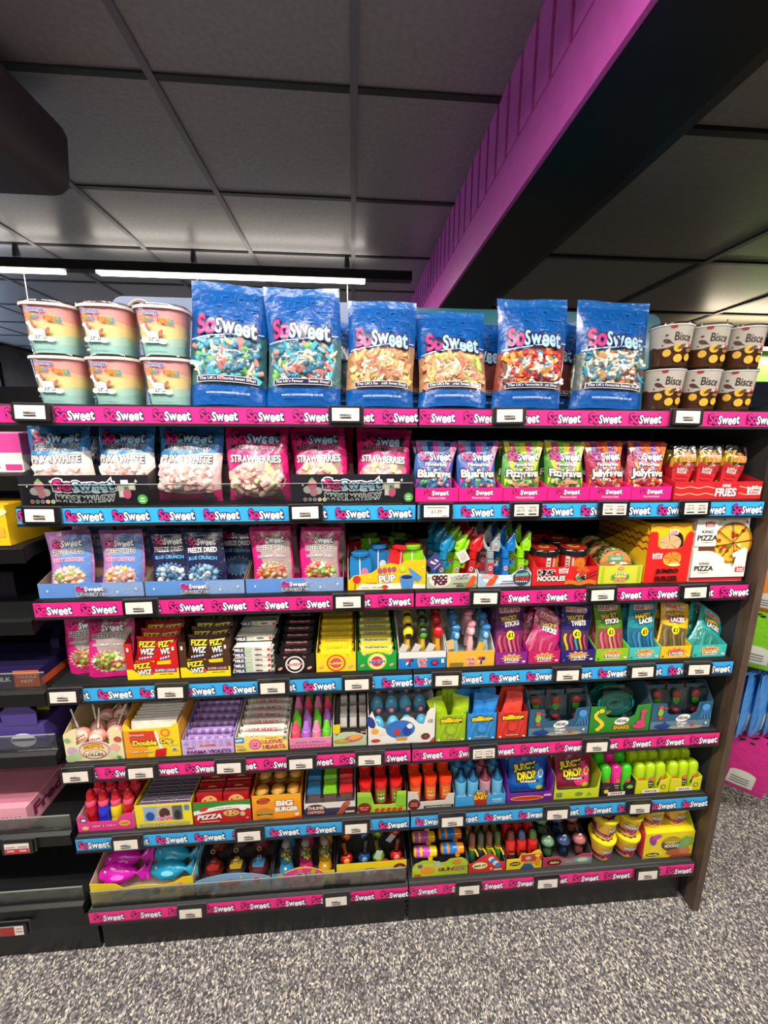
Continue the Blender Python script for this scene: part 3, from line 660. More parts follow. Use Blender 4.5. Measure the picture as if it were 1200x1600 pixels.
# ================================================================== SHELF 2: marshmallows, pouches, fries
PKF = '#d81f77'
marsh = [sweet('marsh', '#f0b9b4'), sweet('marsh', '#f3d9cf'), sweet('marsh', '#f2e6da'), sweet('marsh', '#eeb0b0')]
marshS = [sweet('marsh', '#f0a9a8'), sweet('marsh', '#efc3b4'), sweet('marsh', '#dfe0a0'), sweet('marsh', '#f2b4ae')]
def word(pr, s, x, y, w, h, f, out, rot=0, arc=0, o=.09, bold=.035):
    q = random.Random(s); pr.letters([(c, f, q.uniform(-.02, .02), q.uniform(.97, 1.04), q.uniform(-.05, .05)) for c in s if c != ' '] if ' ' not in s else [(c if c != ' ' else ' ', f, 0, 1, 0) for c in s], x, y, w, h, out, o=o, bold=bold, rot=rot, arc=arc)
def mm_art(kind, rot=0):
    def art(pr, w, h):
        white = I('#f6f2ee'); k = I('#15101a')
        logo(pr, 0, h*.83, w*.76, .029, sw='#9fc9e4', out='#1d1438', rot=rot)
        if kind == 'p':
            pr.text('MARSHMALLOW', 0, h*.695, w*.74, .0155, k, white, .03, bold=.035, rot=rot)
            pr.text('PINK & WHITE', 0, h*.545, w*.8, .0185, white, k, .06, bold=.03, rot=rot)
        else:
            pr.text('MARSHMALLOW', 0, h*.70, w*.8, .0155, k, I('#f3b9d4'), .02, bold=.035, rot=rot)
            pr.text('STRAWBERRIES', 0, h*.55, w*.82, .0185, white, k, .06, bold=.03, rot=rot)
            for x, y in ((-w*.33, h*.11), (w*.36, h*.4)): pr.ell(x, y, .013, .015, I('#e06a92'), 14); pr.ell(x, y+.012, .007, .004, I('#5aa03c'), 9)
        pr.ell(w*.34, h*.075, .0105, .0085, I('#2f6a36'), 16); pr.ell(w*.34, h*.075, .007, .005, I('#4b8a4a'), 12)
    return art
def mm_bag(kind, label, x, y, w=.155, h=.2, lean=-.1, yaw=0, tilt=0, seed=0, n=26, z=0, t=.085):
    if kind == 'p': bands = [(lambda a: .10+.06*a*a, PKF, 3), (.44, '#eddcd6', 6), (lambda a: .60+.04*a, '#f1ece8', 3), (.93, '#2f7fc0', 6), (1, '#2a70ae', 2)]; win = ((-w*.37, w*.37, h*.17, h*.45), 'r')
    else: bands = [(.93, PKF, 14), (1, '#c21c6a', 2)]; win = ((-w*.41, w*.41, h*.1, h*.47), 'o')
    def art(pr, w_, h_):
        if kind == 's': pr.ell(0, h*.28, w*.46, h*.235, M('foil', '#e8b7ae'), 22, 4)
        mm_art(kind)(pr, w_, h_)
    return bag('marshmallow_bag', label, 'sweet bag', w, h, t, bands, (x, y, Z[2]+z), (lean, tilt, yaw), art, seed, False, win, marsh if kind == 'p' else marshS, n, 1.0, 'marshmallow bags', '#2f7fc0' if kind == 'p' else PKF, top=.07)
def mm_tray_art(pr, w, h):
    c = h/.075
    logo(pr, .0, h*.66, w*.46, .026, sw='#a9d8ec', out='#14122a', halo='#f4f0f4')
    pr.text('MARSHMALLOW', 0, h*.25, w*.45, .0145, I('#14121c'), I('#f6f2ee'), .12, bold=.015, arc=-.004)
    for x, y, rx, ry, hx in ((-.118, .035, .012, .010, '#d8cfcb'), (-.092, .032, .011, .010, '#e0d6d2'), (-.103, .028, .010, .011, '#e79aa6'), (-.106, .048, .012, .014, '#ee7f9c')): pr.ell(x, y, rx, ry, I(hx), 14)
    pr.poly([(-.116, .058), (-.106, .068), (-.098, .058)], I('#5aa544')); [pr.ell(-.11+.004*i, .048+.004*(i % 2), .001, .0014, I('#f6dfe2'), 6) for i in range(4)]
    for x, y, r, hx in ((.088, .044, .3, '#e9dca8'), (.098, .054, -.2, '#d3dcf0'), (.115, .046, -.6, '#ead9b0'), (.092, .028, .5, '#e6e0d8')):
        pr.rect(x-.009, x+.009, y-.009, y+.009, I(hx)); pr.rect(x-.006, x+.006, y-.006, y+.006, I('#f4efe6'))
    pr.ell(.103, .028, .010, .013, I('#e8688c'), 14); pr.poly([(.096, .038), (.103, .046), (.110, .038)], I('#5aa544'))
    for i, hx in enumerate(('#c8553a', '#4f8a58', '#8a7aa6', '#c9824a', '#6fa04c')): pr.ell(-.125+.0125*i, .0095, .0048, .0048, I('#e8e2dc'), 12); pr.ell(-.125+.0125*i, .0095, .0038, .0038, I(hx), 12)
    pr.ell(.142*w/.313, .014, .0125, .0125, I('#3b8a3c'), 20); pr.ell(.142*w/.313, .014, .0105, .0105, I('#4ea24a'), 20); pr.text('15p', .142*w/.313, .0165, .011, .0045, I(WH)); pr.rect(.142*w/.313-.006, .142*w/.313+.006, .0085, .0105, I(WH))
    for x, y, r in ((.128, .06, .0045), (-.075, .06, .004), (-.13, .048, .0025), (.06, .01, .0022)): pr.ell(x, y, r, r*1.3, I(WH), 8, star=.68)
MT = tray('black marshmallow tray with sweet pictures, left end of the second shelf', -.994, -.684, 2, .075, .105, .3, '#15131d', '#15131d', mm_tray_art, y0=.012, ds=.1, inner='#8f7a5c')
tray('black marshmallow tray holding two strawberry bags', -.330, -.005, 2, .075, .1, .3, '#15131d', '#15131d', mm_tray_art, y0=.012, ds=.1, inner='#8f7a5c')
mm_bag('p', 'blue-topped pink and white marshmallow bag at the far left of the tray', -.918, .068, .148, .198, -.06, .06, -.02, 21, 22, .004)
mm_bag('p', 'blue-topped pink and white marshmallow bag at the right of its tray', -.762, .068, .146, .198, -.08, -.05, .03, 22, 22, .004)
mm_bag('p', 'loose pink and white marshmallow bag with pink base, standing between tray and strawberry bag', -.598, .058, .166, .202, -.1, -.02, .02, 23, 40, .001, .095)
mm_bag('s', 'loose strawberry marshmallow bag standing upright on the shelf', -.420, .056, .164, .202, -.08, 0, .01, 24, 42, .001, .095)
mm_bag('s', 'strawberry marshmallow bag in the black tray, left one', -.256, .068, .148, .196, -.1, -.04, -.04, 25, 24, .004)
mm_bag('s', 'strawberry marshmallow bag in the black tray, right one, tilted', -.09, .068, .15, .19, -.14, -.12, .06, 26, 24, .004)
for i, (x, c) in enumerate(((-.92, 'p'), (-.76, 'p'), (-.6, 'p'), (-.42, 's'), (-.25, 's'), (-.09, 's'))):
    bag('marshmallow_bag', ('blue marshmallow bag in the rear row, far left', 'blue marshmallow bag in the rear row, second from the left', 'blue marshmallow bag in the rear row, behind the loose blue one', 'pink marshmallow bag in the rear row, behind the loose pink one', 'pink marshmallow bag in the rear row, behind the left strawberry tray bag', 'pink marshmallow bag in the rear row, behind the tilted bag')[i], 'sweet bag', .15, .196, .08, [(.44, '#e9d2cc', 4), (1, '#2f7fc0' if c == 'p' else PKF, 8)], (x+.012, .175, Z[2]+.004), (-.03, 0, 0), mm_art(c), 40+i, back=PKF, group='marshmallow bags')
# favourites pouches, each kind in its own pink tray
FAV = [('BlueFaves', '#3a66b0', ('#d0489c', '#6f9ad0', '#27408c'), [sweet('bottle', '#3f8fb0', '#7fc4cf'), sweet('leaf', '#5aa860'), sweet('ball', '#e08a7a'), sweet('stick', '#4aa0b4')], '#4a6a80'),
       ('FizzyFaves', '#4f9a34', ('#e2d23a', '#c8447c', '#8cc24a'), [sweet('stick', '#e0a27a'), sweet('leaf', '#b5c878'), sweet('ring', '#e0b88a'), sweet('slab', '#d8907a')], '#b58a62'),
       ('JellyFaves', '#b02a50', ('#e5752a', '#7a3a9a', '#d8482f'), [sweet('bean', '#d8392e'), sweet('leaf', '#e0903a'), sweet('slab', '#c8413a'), sweet('egg', '#f0e0c4', '#e8a030')], '#a0503a')]
def fav_art(nm, st):
    def art(pr, w, h):
        for i in range(7):
            x = -w*.46+w*.92*i/6; m = M('foil', st[i % 3]); pr.add([(x*.6-.004, h*.45), (x*.6+.004, h*.45), (x*1.0+.010-.002*(i-3), h*.8), (x*1.0-.006-.002*(i-3), h*.8), (x*.95+.012, h*.97), (x*.95-.008, h*.97)], [(0, 1, 2, 3), (3, 2, 4, 5)], m)
        for sx in (-1, 1): pr.poly([(sx*w*.46, h*.2), (sx*w*.33, h*.44), (sx*w*.46, h*.38)], M('foil', st[0])); pr.poly([(sx*w*.46, h*.02), (sx*w*.38, h*.2), (sx*w*.46, h*.16)], M('foil', st[1]))
        logo(pr, 0, h*.73, w*.8, .0245, sw='#e8eef4'); pr.text('Favourites', .0, h*.58, w*.56, .0095, I(WH), I('#1c1836'), .05, bold=.02)
        word(pr, nm, 0, h*.43, w*.86, .0215, I('#f6ecd8'), I('#1c1836'))
    return art
def fav_tray(pr, w, h): logo(pr, 0, h*.66, w*.56, .0145, out='#3a1040'); pr.text('Favourites', 0, h*.26, w*.4, .006, I('#f6d5e4'), I('#8a1450'), .04)
FX = (-.002, .117, .240, .366, .486, .609, .728)
FL = [('dark blue patterned pouch, nearer the strawberry tray', 'dark blue patterned pouch next to the green striped ones'), ('green striped pouch next to the blue ones', 'green striped pouch next to the red ones'), ('red and orange pouch next to the green ones', 'red and orange pouch beside the fries tray')]
for i in range(6):
    nm, base, st, mix, fl = FAV[i//2]; x0, x1 = FX[i], FX[i+1]; xc = (x0+x1)/2
    tray('hot pink pouch tray holding the %s' % FL[i//2][i % 2], x0, x1, 2, .037, .06, .26, '#ec1a84', '#ec1a84', fav_tray, y0=.014, ds=.1, group='hot pink pouch trays')
    w = .112
    bag('sweet_pouch', FL[i//2][i % 2]+', in a pink tray', 'sweet bag', w, .158, .05, [(.92, base, 12), (1, base, 2)], (xc+.002*(i % 3-1), .05, Z[2]+.004), (-.14, (.03, 0, .01, .05, 0, .015)[i], (.03, -.02, .02, -.06, 0, -.02)[i]), fav_art(nm, st), 60+i, False, ((-w*.36, w*.36, .022, .058), 'o'), mix, 11, .82, 'small sweet pouches', base, top=.06)
    bag('sweet_pouch', 'rear pouch standing behind the %s' % FL[i//2][i % 2], 'sweet bag', w, .158, .045, [(1, base, 10)], (xc+.004, .115, Z[2]+.004), (-.06, 0, 0), fav_art(nm, st), 70+i, back=base, group='small sweet pouches')
# fries
def wavy(pr, w, y, m, th=.0012, a=.0022, k=70, x0=None, x1=None):
    x0 = -w/2+.002 if x0 is None else x0; x1 = w/2-.002 if x1 is None else x1; n = 40
    pr.add([(x0+(x1-x0)*i/n, y+a*sin(k*(x0+(x1-x0)*i/n)*1.8)+s*th) for s in (-1, 1) for i in range(n+1)], [(i, i+1, n+2+i, n+1+i) for i in range(n)], m)
def crown(pr, x, y, w, hx='#f4ece6', t=None, tc='#c8202c'):
    pr.poly([(x-w/2, y-w*.32), (x+w/2, y-w*.32), (x+w*.56, y+w*.3), (x+w*.3, y+w*.16), (x+w*.13, y+w*.36), (x, y+w*.17), (x-w*.13, y+w*.36), (x-w*.3, y+w*.16), (x-w*.56, y+w*.3)], I(hx))
    pr.text('GUMMI', x, y+w*.04, w*.8, w*.15, I(tc), bold=.03); pr.text('KING', x, y-w*.17, w*.75, w*.2, I(tc), bold=.03)
def fries_art(pr, w, h):
    for y in (h*.3, h*.68): wavy(pr, w, y, I('#f0c08a'))
    pr.rect(-.012, .062, h*.12, h*.92, I('#c71f28')); pr.text('KING', .022, h*.78, .024, .008, I(WH), bold=.03); pr.text('FRIES', .022, h*.4, .062, .022, I(WH), I('#8a1018'), .03, bold=.035)
    crown(pr, .108, h*.5, .04)
tray('red tray with wavy gold lines at the right end of the second shelf', .733, 1.0, 2, .05, .082, .24, '#c8202a', '#b81c26', fries_art, y0=.012, ds=.12)
def fries_pack():
    t = thing('gummy_fries_pack', '', 'sweets'); mb = MB()
    # red sleeve, wider at the top, wavy rim
    def sec(z, f): a = .019+.012*f; b = .009+.007*f; return [(-a, -b, z), (a, -b, z), (a, b, z), (-a, b, z)]
    mb.grid([sec(0, 0), sec(.03, .35), sec(.062, .75), sec(.08, 1)], M('card', '#c4202a'), cu=True); mb.raw(sec(0, 0), [(3, 2, 1, 0)], M('card', '#c4202a'))
    mb.prism([(-.031, .079), (.031, .079), (.031, .096), (.018, .091), (0, .087), (-.018, .091), (-.031, .096)], 'y', -.0165, -.015, M('card', '#c4202a'))
    pr = PR(); crown(pr, -.002, .072, .026); [wavy(pr, .04, .02+.012*i, I('#a01822'), .0008, .0014, 150, -.018, .018) for i in range(4)]
    pr.to(mb, lambda u, v, o: (u, -.009-.007*v/.08-o-.0006 if v < .08 else -.0167-o, v)); mb.part('carton', t)
    rr = random.Random(9)
    for i in range(6):
        x = -.022+.0088*i; MB().box(-.004, .004, -.0042, .0042, .03, .128+rr.uniform(-.008, .01), M('sweet', '#f2d12c' if i % 2 else '#e8c23a')).part('gummy_fry', t, (x, rr.uniform(-.004, .006), 0), (rr.uniform(-.06, .06), rr.uniform(-.05, .05), 0))
    fm = MB(); fm.grid([[(-.033, -.018, .07), (.033, -.018, .07)], [(-.034, -.017, .11), (.034, -.017, .11)], [(-.030, -.006, .145), (.033, -.006, .147)]], FILM)
    fm.part('wrapper', t); lb = MB(); pr = PR(); pr.text('KING', .012, .122, .02, .007, I('#d8342a'), bold=.03); pr.text('FRIES', .009, .108, .042, .016, I('#d8342a'), I('#f6dc50'), .05, bold=.03, rot=.12, slant=.15); pr.to(lb, lambda u, v, o: (u, -.0185-o+max(0, v-.11)*.32, v)); lb.part('print', t)
    return t
sp = [((.772+.073*i, .055, Z[2]+.006), (-.10, .1+.05*i, -.05)) for i in range(3)]+[((.782+.073*i, .10, Z[2]+.006), (-.06, .1, -.05)) for i in range(3)]
fill(fries_pack, sp, lambda i: '%s red carton of yellow gummy fries in the %s row of the red tray' % (('left', 'middle', 'right')[i % 3], 'rear' if i > 2 else 'front'), 'gummy fries cartons')

# ================================================================== SHELF 3
def fd_tray(pr, w, h):
    pr.rect(w*.1, w*.499, .001, h-.001, I('#7f9cc8'))
    for i in range(26): pr.ell(R.uniform(w*.1, w*.48), R.uniform(.004, h-.004), .0012, .0012, I(R.choice(('#a9bfe0', '#6f8fc4', '#b8c4d8'))), 6)
    logo(pr, .0, h*.66, w*.26, .0145, out='#f2eef4'); logo(pr, .0, h*.66, w*.255, .0135)
    pr.text('FREEZE DRIED', 0, h*.26, w*.26, .0072, I('#1a1626'), I('#f6f2ee'), .08, bold=.03)
    for x, y in ((-w*.4, h*.55), (w*.44, h*.6), (w*.26, h*.4)): pr.ell(x, y, .004, .005, I('#e8f0fa'), 8, star=.7)
FD = {'f': ('FRUITY CRUNCH', '#b07ab8', '#5f86c4', '#d24a86', [sweet('ball', '#f0d9c8'), sweet('ball', '#f4b06a'), sweet('ball', '#eedb5a'), sweet('ball', '#eeb4b0'), sweet('bean', '#a5d26a'), sweet('ball', '#f0c9a0')], '#d9a890', '#5c7fc0'),
      'b': ('BLUE CRUNCH', '#23264e', '#1d2246', '#5fb0e8', [sweet('ball', '#6fa4c8'), sweet('bean', '#dbe6ee'), sweet('ball', '#9cc3dc'), sweet('bean', '#4a86b0')], '#3d5f86', '#1c2040'),
      'c': ('COLOURBURST CRUNCH', '#d81f7e', '#a8958e', '#e6e0e8', [sweet('ball', '#e0683a'), sweet('ball', '#8fbf4a'), sweet('ball', '#e8c95a'), sweet('ball', '#d8503e'), sweet('bean', '#f0d9b4'), sweet('ball', '#eda27a')], '#a8845c', '#c01c6e')}
def fd_art(kind):
    nm, c1, c2, tx, mix, fl, bk = FD[kind]
    def art(pr, w, h):
        m2 = M('foil', c2); pr.add([(w*(-.12 if kind == 'f' else -.2)+w*.07*sin(j*.6)+(w*(.59 if kind == 'f' else .67)-w*.07*sin(j*.6))*i/8, h*.1+h*.82*j/14) for j in range(15) for i in range(9)], [(9*j+i, 9*j+i+1, 9*j+i+10, 9*j+i+9) for j in range(14) for i in range(8)], m2)
        if kind == 'c': pr.add([(-w*.47+w*.94*i/8, h*.78+h*.13*j) for j in (0, 1) for i in range(9)], [(i, i+1, 10+i, 9+i) for i in range(8)], M('foil', '#b0226a'))
        pr.ell(0, h*.27, w*.43, h*.185, I('#d9cfd2' if kind != 'b' else '#8aa6c4'), 44, 3, star=.22); pr.ell(0, h*.27, w*.37, h*.16, M('foil', fl), 22, 3)
        logo(pr, 0, h*.8, w*.66, .0195, halo=None, out='#1d1438')
        pr.text('FREEZE DRIED', 0, h*.665, w*.72, .0125, I('#17131f') if kind != 'b' else I('#f4f2f4'), I('#f6f2ee') if kind != 'b' else I('#14142e'), .06, bold=.02, rot=.03)
        pr.text(nm, 0, h*.53, w*.7, .0088 if kind != 'c' else .007, I(tx), I('#f4eef0') if kind == 'f' else I('#2a2050'), .05, bold=.03, arc=.002)
    return art
def fd_bag(kind, label, x, y, k=3, lean=-.15, yaw=0, tilt=0, seed=0, w=.112, h=.168, n=17, z=.004, full=True):
    nm, c1, c2, tx, mix, fl, bk = FD[kind]
    return bag('freeze_dried_pouch', label, 'sweet bag', w, h, .04, [(.93, c1, 12), (1, c1, 2)], (x, y, Z[k]+z), (lean, tilt, yaw), fd_art(kind), seed, True, ((-w*.34, w*.34, h*.13, h*.4), 'o') if full else None, mix, n, .92, 'freeze dried sweet pouches', bk, top=.05)
for (x0, x1), kd, lb in (((-.993, -.727), 'f', 'pale blue tray of two lilac fruity pouches, left end of the third shelf'), ((-.725, -.464), 'b', 'pale blue tray of navy blue pouches in the third shelf'), ((-.462, -.196), 'c', 'pale blue tray of two magenta pouches in the third shelf')):
    tray(lb, x0, x1, 3, .04, .07, .27, '#5b8ace', '#8a7a66', fd_tray, y0=.014, ds=.09, group='pale blue pouch trays')
fd_bag('f', 'lilac and blue fruity pouch, leftmost on the third shelf', -.925, .046, 3, -.16, .05, -.05, 81)
fd_bag('f', 'lilac and blue fruity pouch, right one in its tray', -.795, .046, 3, -.14, 0, -.01, 82)
fd_bag('b', 'navy pouch partly hidden behind the right navy pouch', -.670, .060, 3, -.13, .02, -.02, 83)
fd_bag('b', 'navy pouch fully seen in front, right one in its tray', -.578, .044, 3, -.14, 0, -.01, 84)
fd_bag('b', 'dark navy pouch in the rear at the right of the navy tray', -.505, .12, 3, -.05, 0, 0, 85, full=False)
fd_bag('c', 'magenta multicolour pouch, left one in the third shelf tray', -.395, .046, 3, -.12, .03, 0, 86, h=.172)
fd_bag('c', 'magenta multicolour pouch, right one in the third shelf tray', -.262, .046, 3, -.14, -.02, .01, 87)
for i, (kd, x) in enumerate((('f', -.91), ('f', -.785), ('b', -.66), ('c', -.385), ('c', -.245))):
    fd_bag(kd, ('lilac pouch in the rear, behind the leftmost fruity pouch', 'lilac pouch in the rear, behind the right fruity pouch', 'navy pouch in the rear, behind the left navy pouch', 'magenta pouch in the rear, behind the left magenta pouch', 'magenta pouch in the rear, behind the right magenta pouch')[i], x, .12, 3, -.05, 0, 0, 90+i, full=False, h=.18)
# yellow dipper tray
def dip_top(w, h): return [(-w/2, h*.32), (-w*.42, h*.5), (-w*.36, h*.52), (-w*.2, h*.58), (-w*.05, h*.85), (w*.06, h*.9), (w*.16, h*.84), (w*.25, h*.98), (w/2, h)]
def dip_art(pr, w, h):
    pr.poly([(-w*.4, .001), (w*.499, .001), (w*.499, h*.14), (w*.2, h*.22), (-w*.1, h*.2), (-w*.33, h*.22)], I('#f0ead8'))
    pr.ell(-w*.385, h*.36, .011, .012, I('#cc2a22'), 18); pr.tube if False else pr.rect(-w*.415, -w*.405, .002, h*.22, I('#3a2a22'))
    pr.text('DUNK', .0, h*.67, w*.24, .018, I('#d8413a'), I('#4a5a9a'), .05, bold=.03, rot=.1); pr.text('PUP', .0, h*.38, w*.2, .02, I('#dfe4ee'), I('#4a5a9a'), .06, bold=.04, rot=.1)
    pr.ell(-.006, h*.1, .009, .006, I('#d8342c'), 12)
    pr.poly([(w*.19, .003), (w*.33, .003), (w*.35, h*.42), (w*.16, h*.42)], I('#4a86c8')); pr.ell(w*.255, h*.42, w*.095, .009, I('#5f9ad8'), 16); pr.ell(w*.255, h*.42, w*.075, .006, I('#1c2a5c'), 16)
    pr.poly([(w*.27, h*.78), (w*.45, h*.42), (w*.4, h*.25), (w*.33, h*.4)], I('#4f8fd0')); pr.ell(w*.2, h*.72, .008, .01, I('#b8d63a'), 12)
    pr.text('STRAWBERRY', -w*.2, h*.25, .03, .0038, I('#b03030')); pr.text('BLUE RASP', -w*.13, h*.1, .026, .0034, I('#28406a')); pr.text('FLAVOUR', -w*.27, h*.1, .022, .003, I('#6a8a2a'))
    for x, y in ((w*.42, h*.7), (w*.46, h*.76), (w*.44, h*.2), (-w*.22, h*.45)): pr.ell(x, y, .0022, .0022, I('#fff3c0'), 8)
tray('yellow dipper tray with curved front and blue cup picture', -.186, .034, 3, .085, .09, .26, '#e8bd10', '#d8ceb8', dip_art, dip_top, y0=.016, ds=.1)
def dip_pack(hx, hx2):
    def make():
        t = thing('dipper_pack', '', 'sweets'); MB().prism([(-.026, .0), (.026, 0), (.031, .05), (.029, .08), (-.028, .084), (-.031, .05)], 'y', -.011, .011, M('gloss', hx)).part('cup_sleeve', t)
        m = MB(); pr = PR(); pr.rect(-.003, .0, .005, .082, I('#e9e4dc')); pr.ell(.012, .04, .01, .012, I(hx2), 14); pr.to(m, flat(-.011)); m.part('print', t)
        MB().lathe([(.012, .08), (.024, .086), (.026, .094), (.02, .098)], M('gloss', hx), 16).part('cap', t); return t
    return make
for i, (x, y, r, hx, h2, lb) in enumerate(((-.148, .04, -.05, '#1d78b8', '#e06aa0', 'front blue dipper cup with pink swirl at the left of the yellow tray'), (-.098, .066, .05, '#1f6fae', '#c8d8e8', 'tall blue dipper pack left of the red packs'), (-.045, .05, .45, '#d02028', '#e88a80', 'leaning red dipper pack in the yellow tray middle'), (.0, .072, .3, '#c81e26', '#f0d0c8', 'upright red dipper pack right of the leaning one'), (-.03, .105, .25, '#1c2436', '#5a6a8a', 'dark navy dipper pack behind the red ones'), (.012, .055, -.12, '#7cc41c', '#e8f0c0', 'lime green dipper pack at the right of the yellow tray'))):
    o = fill(dip_pack(hx, h2), [((x if i < 5 else .004, y, Z[3]+.006+(.014 if i != 0 else 0)), (-.1, r*.4, r))], lambda i: lb, 'dipper packs')
for i in range(5):
    fill(dip_pack(('#8f1820', '#5a9a18')[i % 2], '#777777'), [((-.145+.036*i, .17, Z[3]+.004+.025*(i % 2)), (-.05, .1*(i-2), 0))], lambda j: '%s dim dipper pack from the left in the back of the yellow tray' % ORD[i], 'dipper packs')
# croc and shark grabber pops
def jaw_top(pr): pass
def grabber(kind, hx):
    def make():
        t = thing('animal_grabber_lolly', '', 'lolly'); m = M('gloss', hx)
        mb = MB().lathe([(.011, 0), (.0125, .004), (.0135, .07), (.0145, .072)], m, 4, sq=0); mb.xf(Matrix.Rotation(pi/4, 4, 'Z')); mb.part('handle', t)
        bl = MB()
        for i in range(5): bl.lathe([(.0085, .074+i*.0052), (.0118, .0765+i*.0052), (.0085, .079+i*.0052)], m, 12, cap=False)
        bl.part('bellows', t)
        MB().box(.012, .023, -.005, .005, .052, .058, m).box(.018, .023, -.006, .006, .056, .066, m).part('trigger', t)
        lab = MB(); pr = PR()
        if kind == 'shark': pr.rect(-.0085, .0085, .012, .062, I('#c8283a' if hx == '#9aa0a4' else hx)); 
        pr.ell(0, .046, .0075, .009, I('#2c2c3c'), 18); pr.ell(0, .046, .0058, .0072, I('#d8c8d8'), 16); pr.ell(0, .046, .0035, .0045, I('#c23a4a'), 12); pr.to(lab, flat(-.0097)); lab.part('sticker', t)
        up = MB(); lo = MB()
        if kind == 'croc':
            up.tube([(-.004, 0, .1), (.0, 0, .118), (.006, 0, .136), (.013, 0, .150)], [.012, .0135, .0095, .0045], m, 10); up.ball((-.010, -.008, .116), .0042, m, 8, 5); up.ball((-.010, .008, .116), .0042, m, 8, 5)
            for i in range(4): up.ball((-.006+.004*i-.006, 0, .122+.007*i), .0025, m, 6, 4)
            lo.tube([(.008, 0, .1), (.015, 0, .110), (.020, 0, .124), (.022, 0, .136)], [.007, .008, .006, .003], m, 8)
        else:
            up.prism([(.001, .098), (.022, .096), (.026, .112), (.023, .13), (.024, .152), (.012, .134), (.002, .118)], 'y', -.010, .010, m); up.ball((.019, -.010, .132), .0022, I('#101010'), 8, 5); up.ball((.012, 0, .112), (.011, .013, .014), m, 10, 6)
            for i in range(5): up.prism([(.004+.0035*i, .118+.006*i), (.0065+.0035*i, .124+.006*i), (.0025+.0035*i, .1225+.006*i)], 'y', -.009, -.006, I('#f0f0ea'))
            lo.tube([(-.002, 0, .1), (-.014, 0, .106), (-.021, 0, .122), (-.023, 0, .143)], [.006, .0055, .005, .0022], m, 8)
        up.part('upper_jaw', t); lo.part('lower_jaw', t)
        if kind == 'croc': up2 = MB().ball((-.011, -.011, .1165), .0018, I('#101010'), 6, 4).part('eye', t)
        return t
    return make
def cs_art(kind):
    def art(pr, w, h):
        if kind == 'croc':
            pr.rect(-w/2+.001, w/2-.001, h*.05, h*.8, I('#aab89a')); pr.ell(w*.3, h*.1, .03, .012, I('#7f9468'), 14)
            for q, c in ((1.25, '#e8e2d2'), (1, '#4a1f4a')): pass
            pr.ell(-w*.24, h*.55, .031, .02, I('#e6ddc8'), 18); pr.text('CROC', -w*.25, h*.74, .042, .012, I('#5a1f3a'), I('#2a0f24'), .05, bold=.05); pr.text('POP', -w*.22, h*.38, .034, .012, I('#5a1f3a'), I('#2a0f24'), .05, bold=.05)
            pr.text('LOLLIPOP', w*.2, h*.86, .04, .006, I('#2a2a2a'), I('#f4f2ec'), .08, bold=.02, rot=.1); pr.text('INSIDE!', w*.2, h*.7, .034, .006, I('#2a2a2a'), I('#f4f2ec'), .08, bold=.02, rot=.1)
            pr.poly([(w*.28, h*.02), (w*.42, h*.1), (w*.49, h*.72), (w*.42, h*.9), (w*.36, h*.6)], I('#e2542a')); pr.rect(w*.02, w*.2, h*.3, h*.36, I('#b04a3a')); pr.rect(w*.08, w*.24, h*.14, h*.2, I('#4a5a8a'))
        else:
            pr.rect(-w/2+.001, w/2-.001, h*.05, h*.78, I('#a9c3dc')); pr.ell(-w*.1, h*.5, .05, .012, I('#d5e3ee'), 14)
            pr.poly([(-w*.36, h*.06), (-w*.22, h*.1), (-w*.12, h*.75), (-w*.2, h*.9), (-w*.3, h*.5)], I('#e2542a')); pr.text('LOLLIPOP', -w*.33, h*.84, .036, .0055, I('#c8483a'), I('#f4f2ec'), .08, rot=-.05); pr.text('INSIDE!', -w*.33, h*.68, .03, .0055, I('#c8483a'), I('#f4f2ec'), .08)
            pr.rect(-w*.05, w*.2, h*.35, h*.42, I('#6a86a8')); pr.rect(-w*.08, w*.22, h*.2, h*.26, I('#c04a4a'))
            pr.ell(w*.32, h*.62, .026, .024, I('#2c4650'), 18); pr.text('SHARK', w*.32, h*.85, .04, .01, I('#7fc6d2'), I('#16303a'), .06, bold=.04, rot=.08); pr.text('ATTACK', w*.32, h*.58, .042, .011, I('#d8402c'), I('#401410'), .06, bold=.04, rot=.05); [pr.poly([(w*.2+.006*i, h*.4), (w*.2+.006*i+.005, h*.4), (w*.2+.006*i+.0025, h*.28)], I(WH)) for i in range(6)]
    return art
def shark_top(w, h): return [(-w/2, h*.95), (-w*.2, h*.8), (w*.12, h*.82), (w*.2, h*1.05), (w*.32, h*1.2), (w*.42, h*1.1), (w/2, h*.92)]
tray('grey-green crocodile lolly tray with orange lolly picture', .036, .181, 3, .042, .075, .26, '#d8d6cc', '#d6d2c8', cs_art('croc'), y0=.016, ds=.1)
tray('blue and white shark lolly tray with toothy emblem', .184, .340, 3, .042, .075, .26, '#dfe6ec', '#d6dade', cs_art('shark'), shark_top, y0=.016, ds=.1)
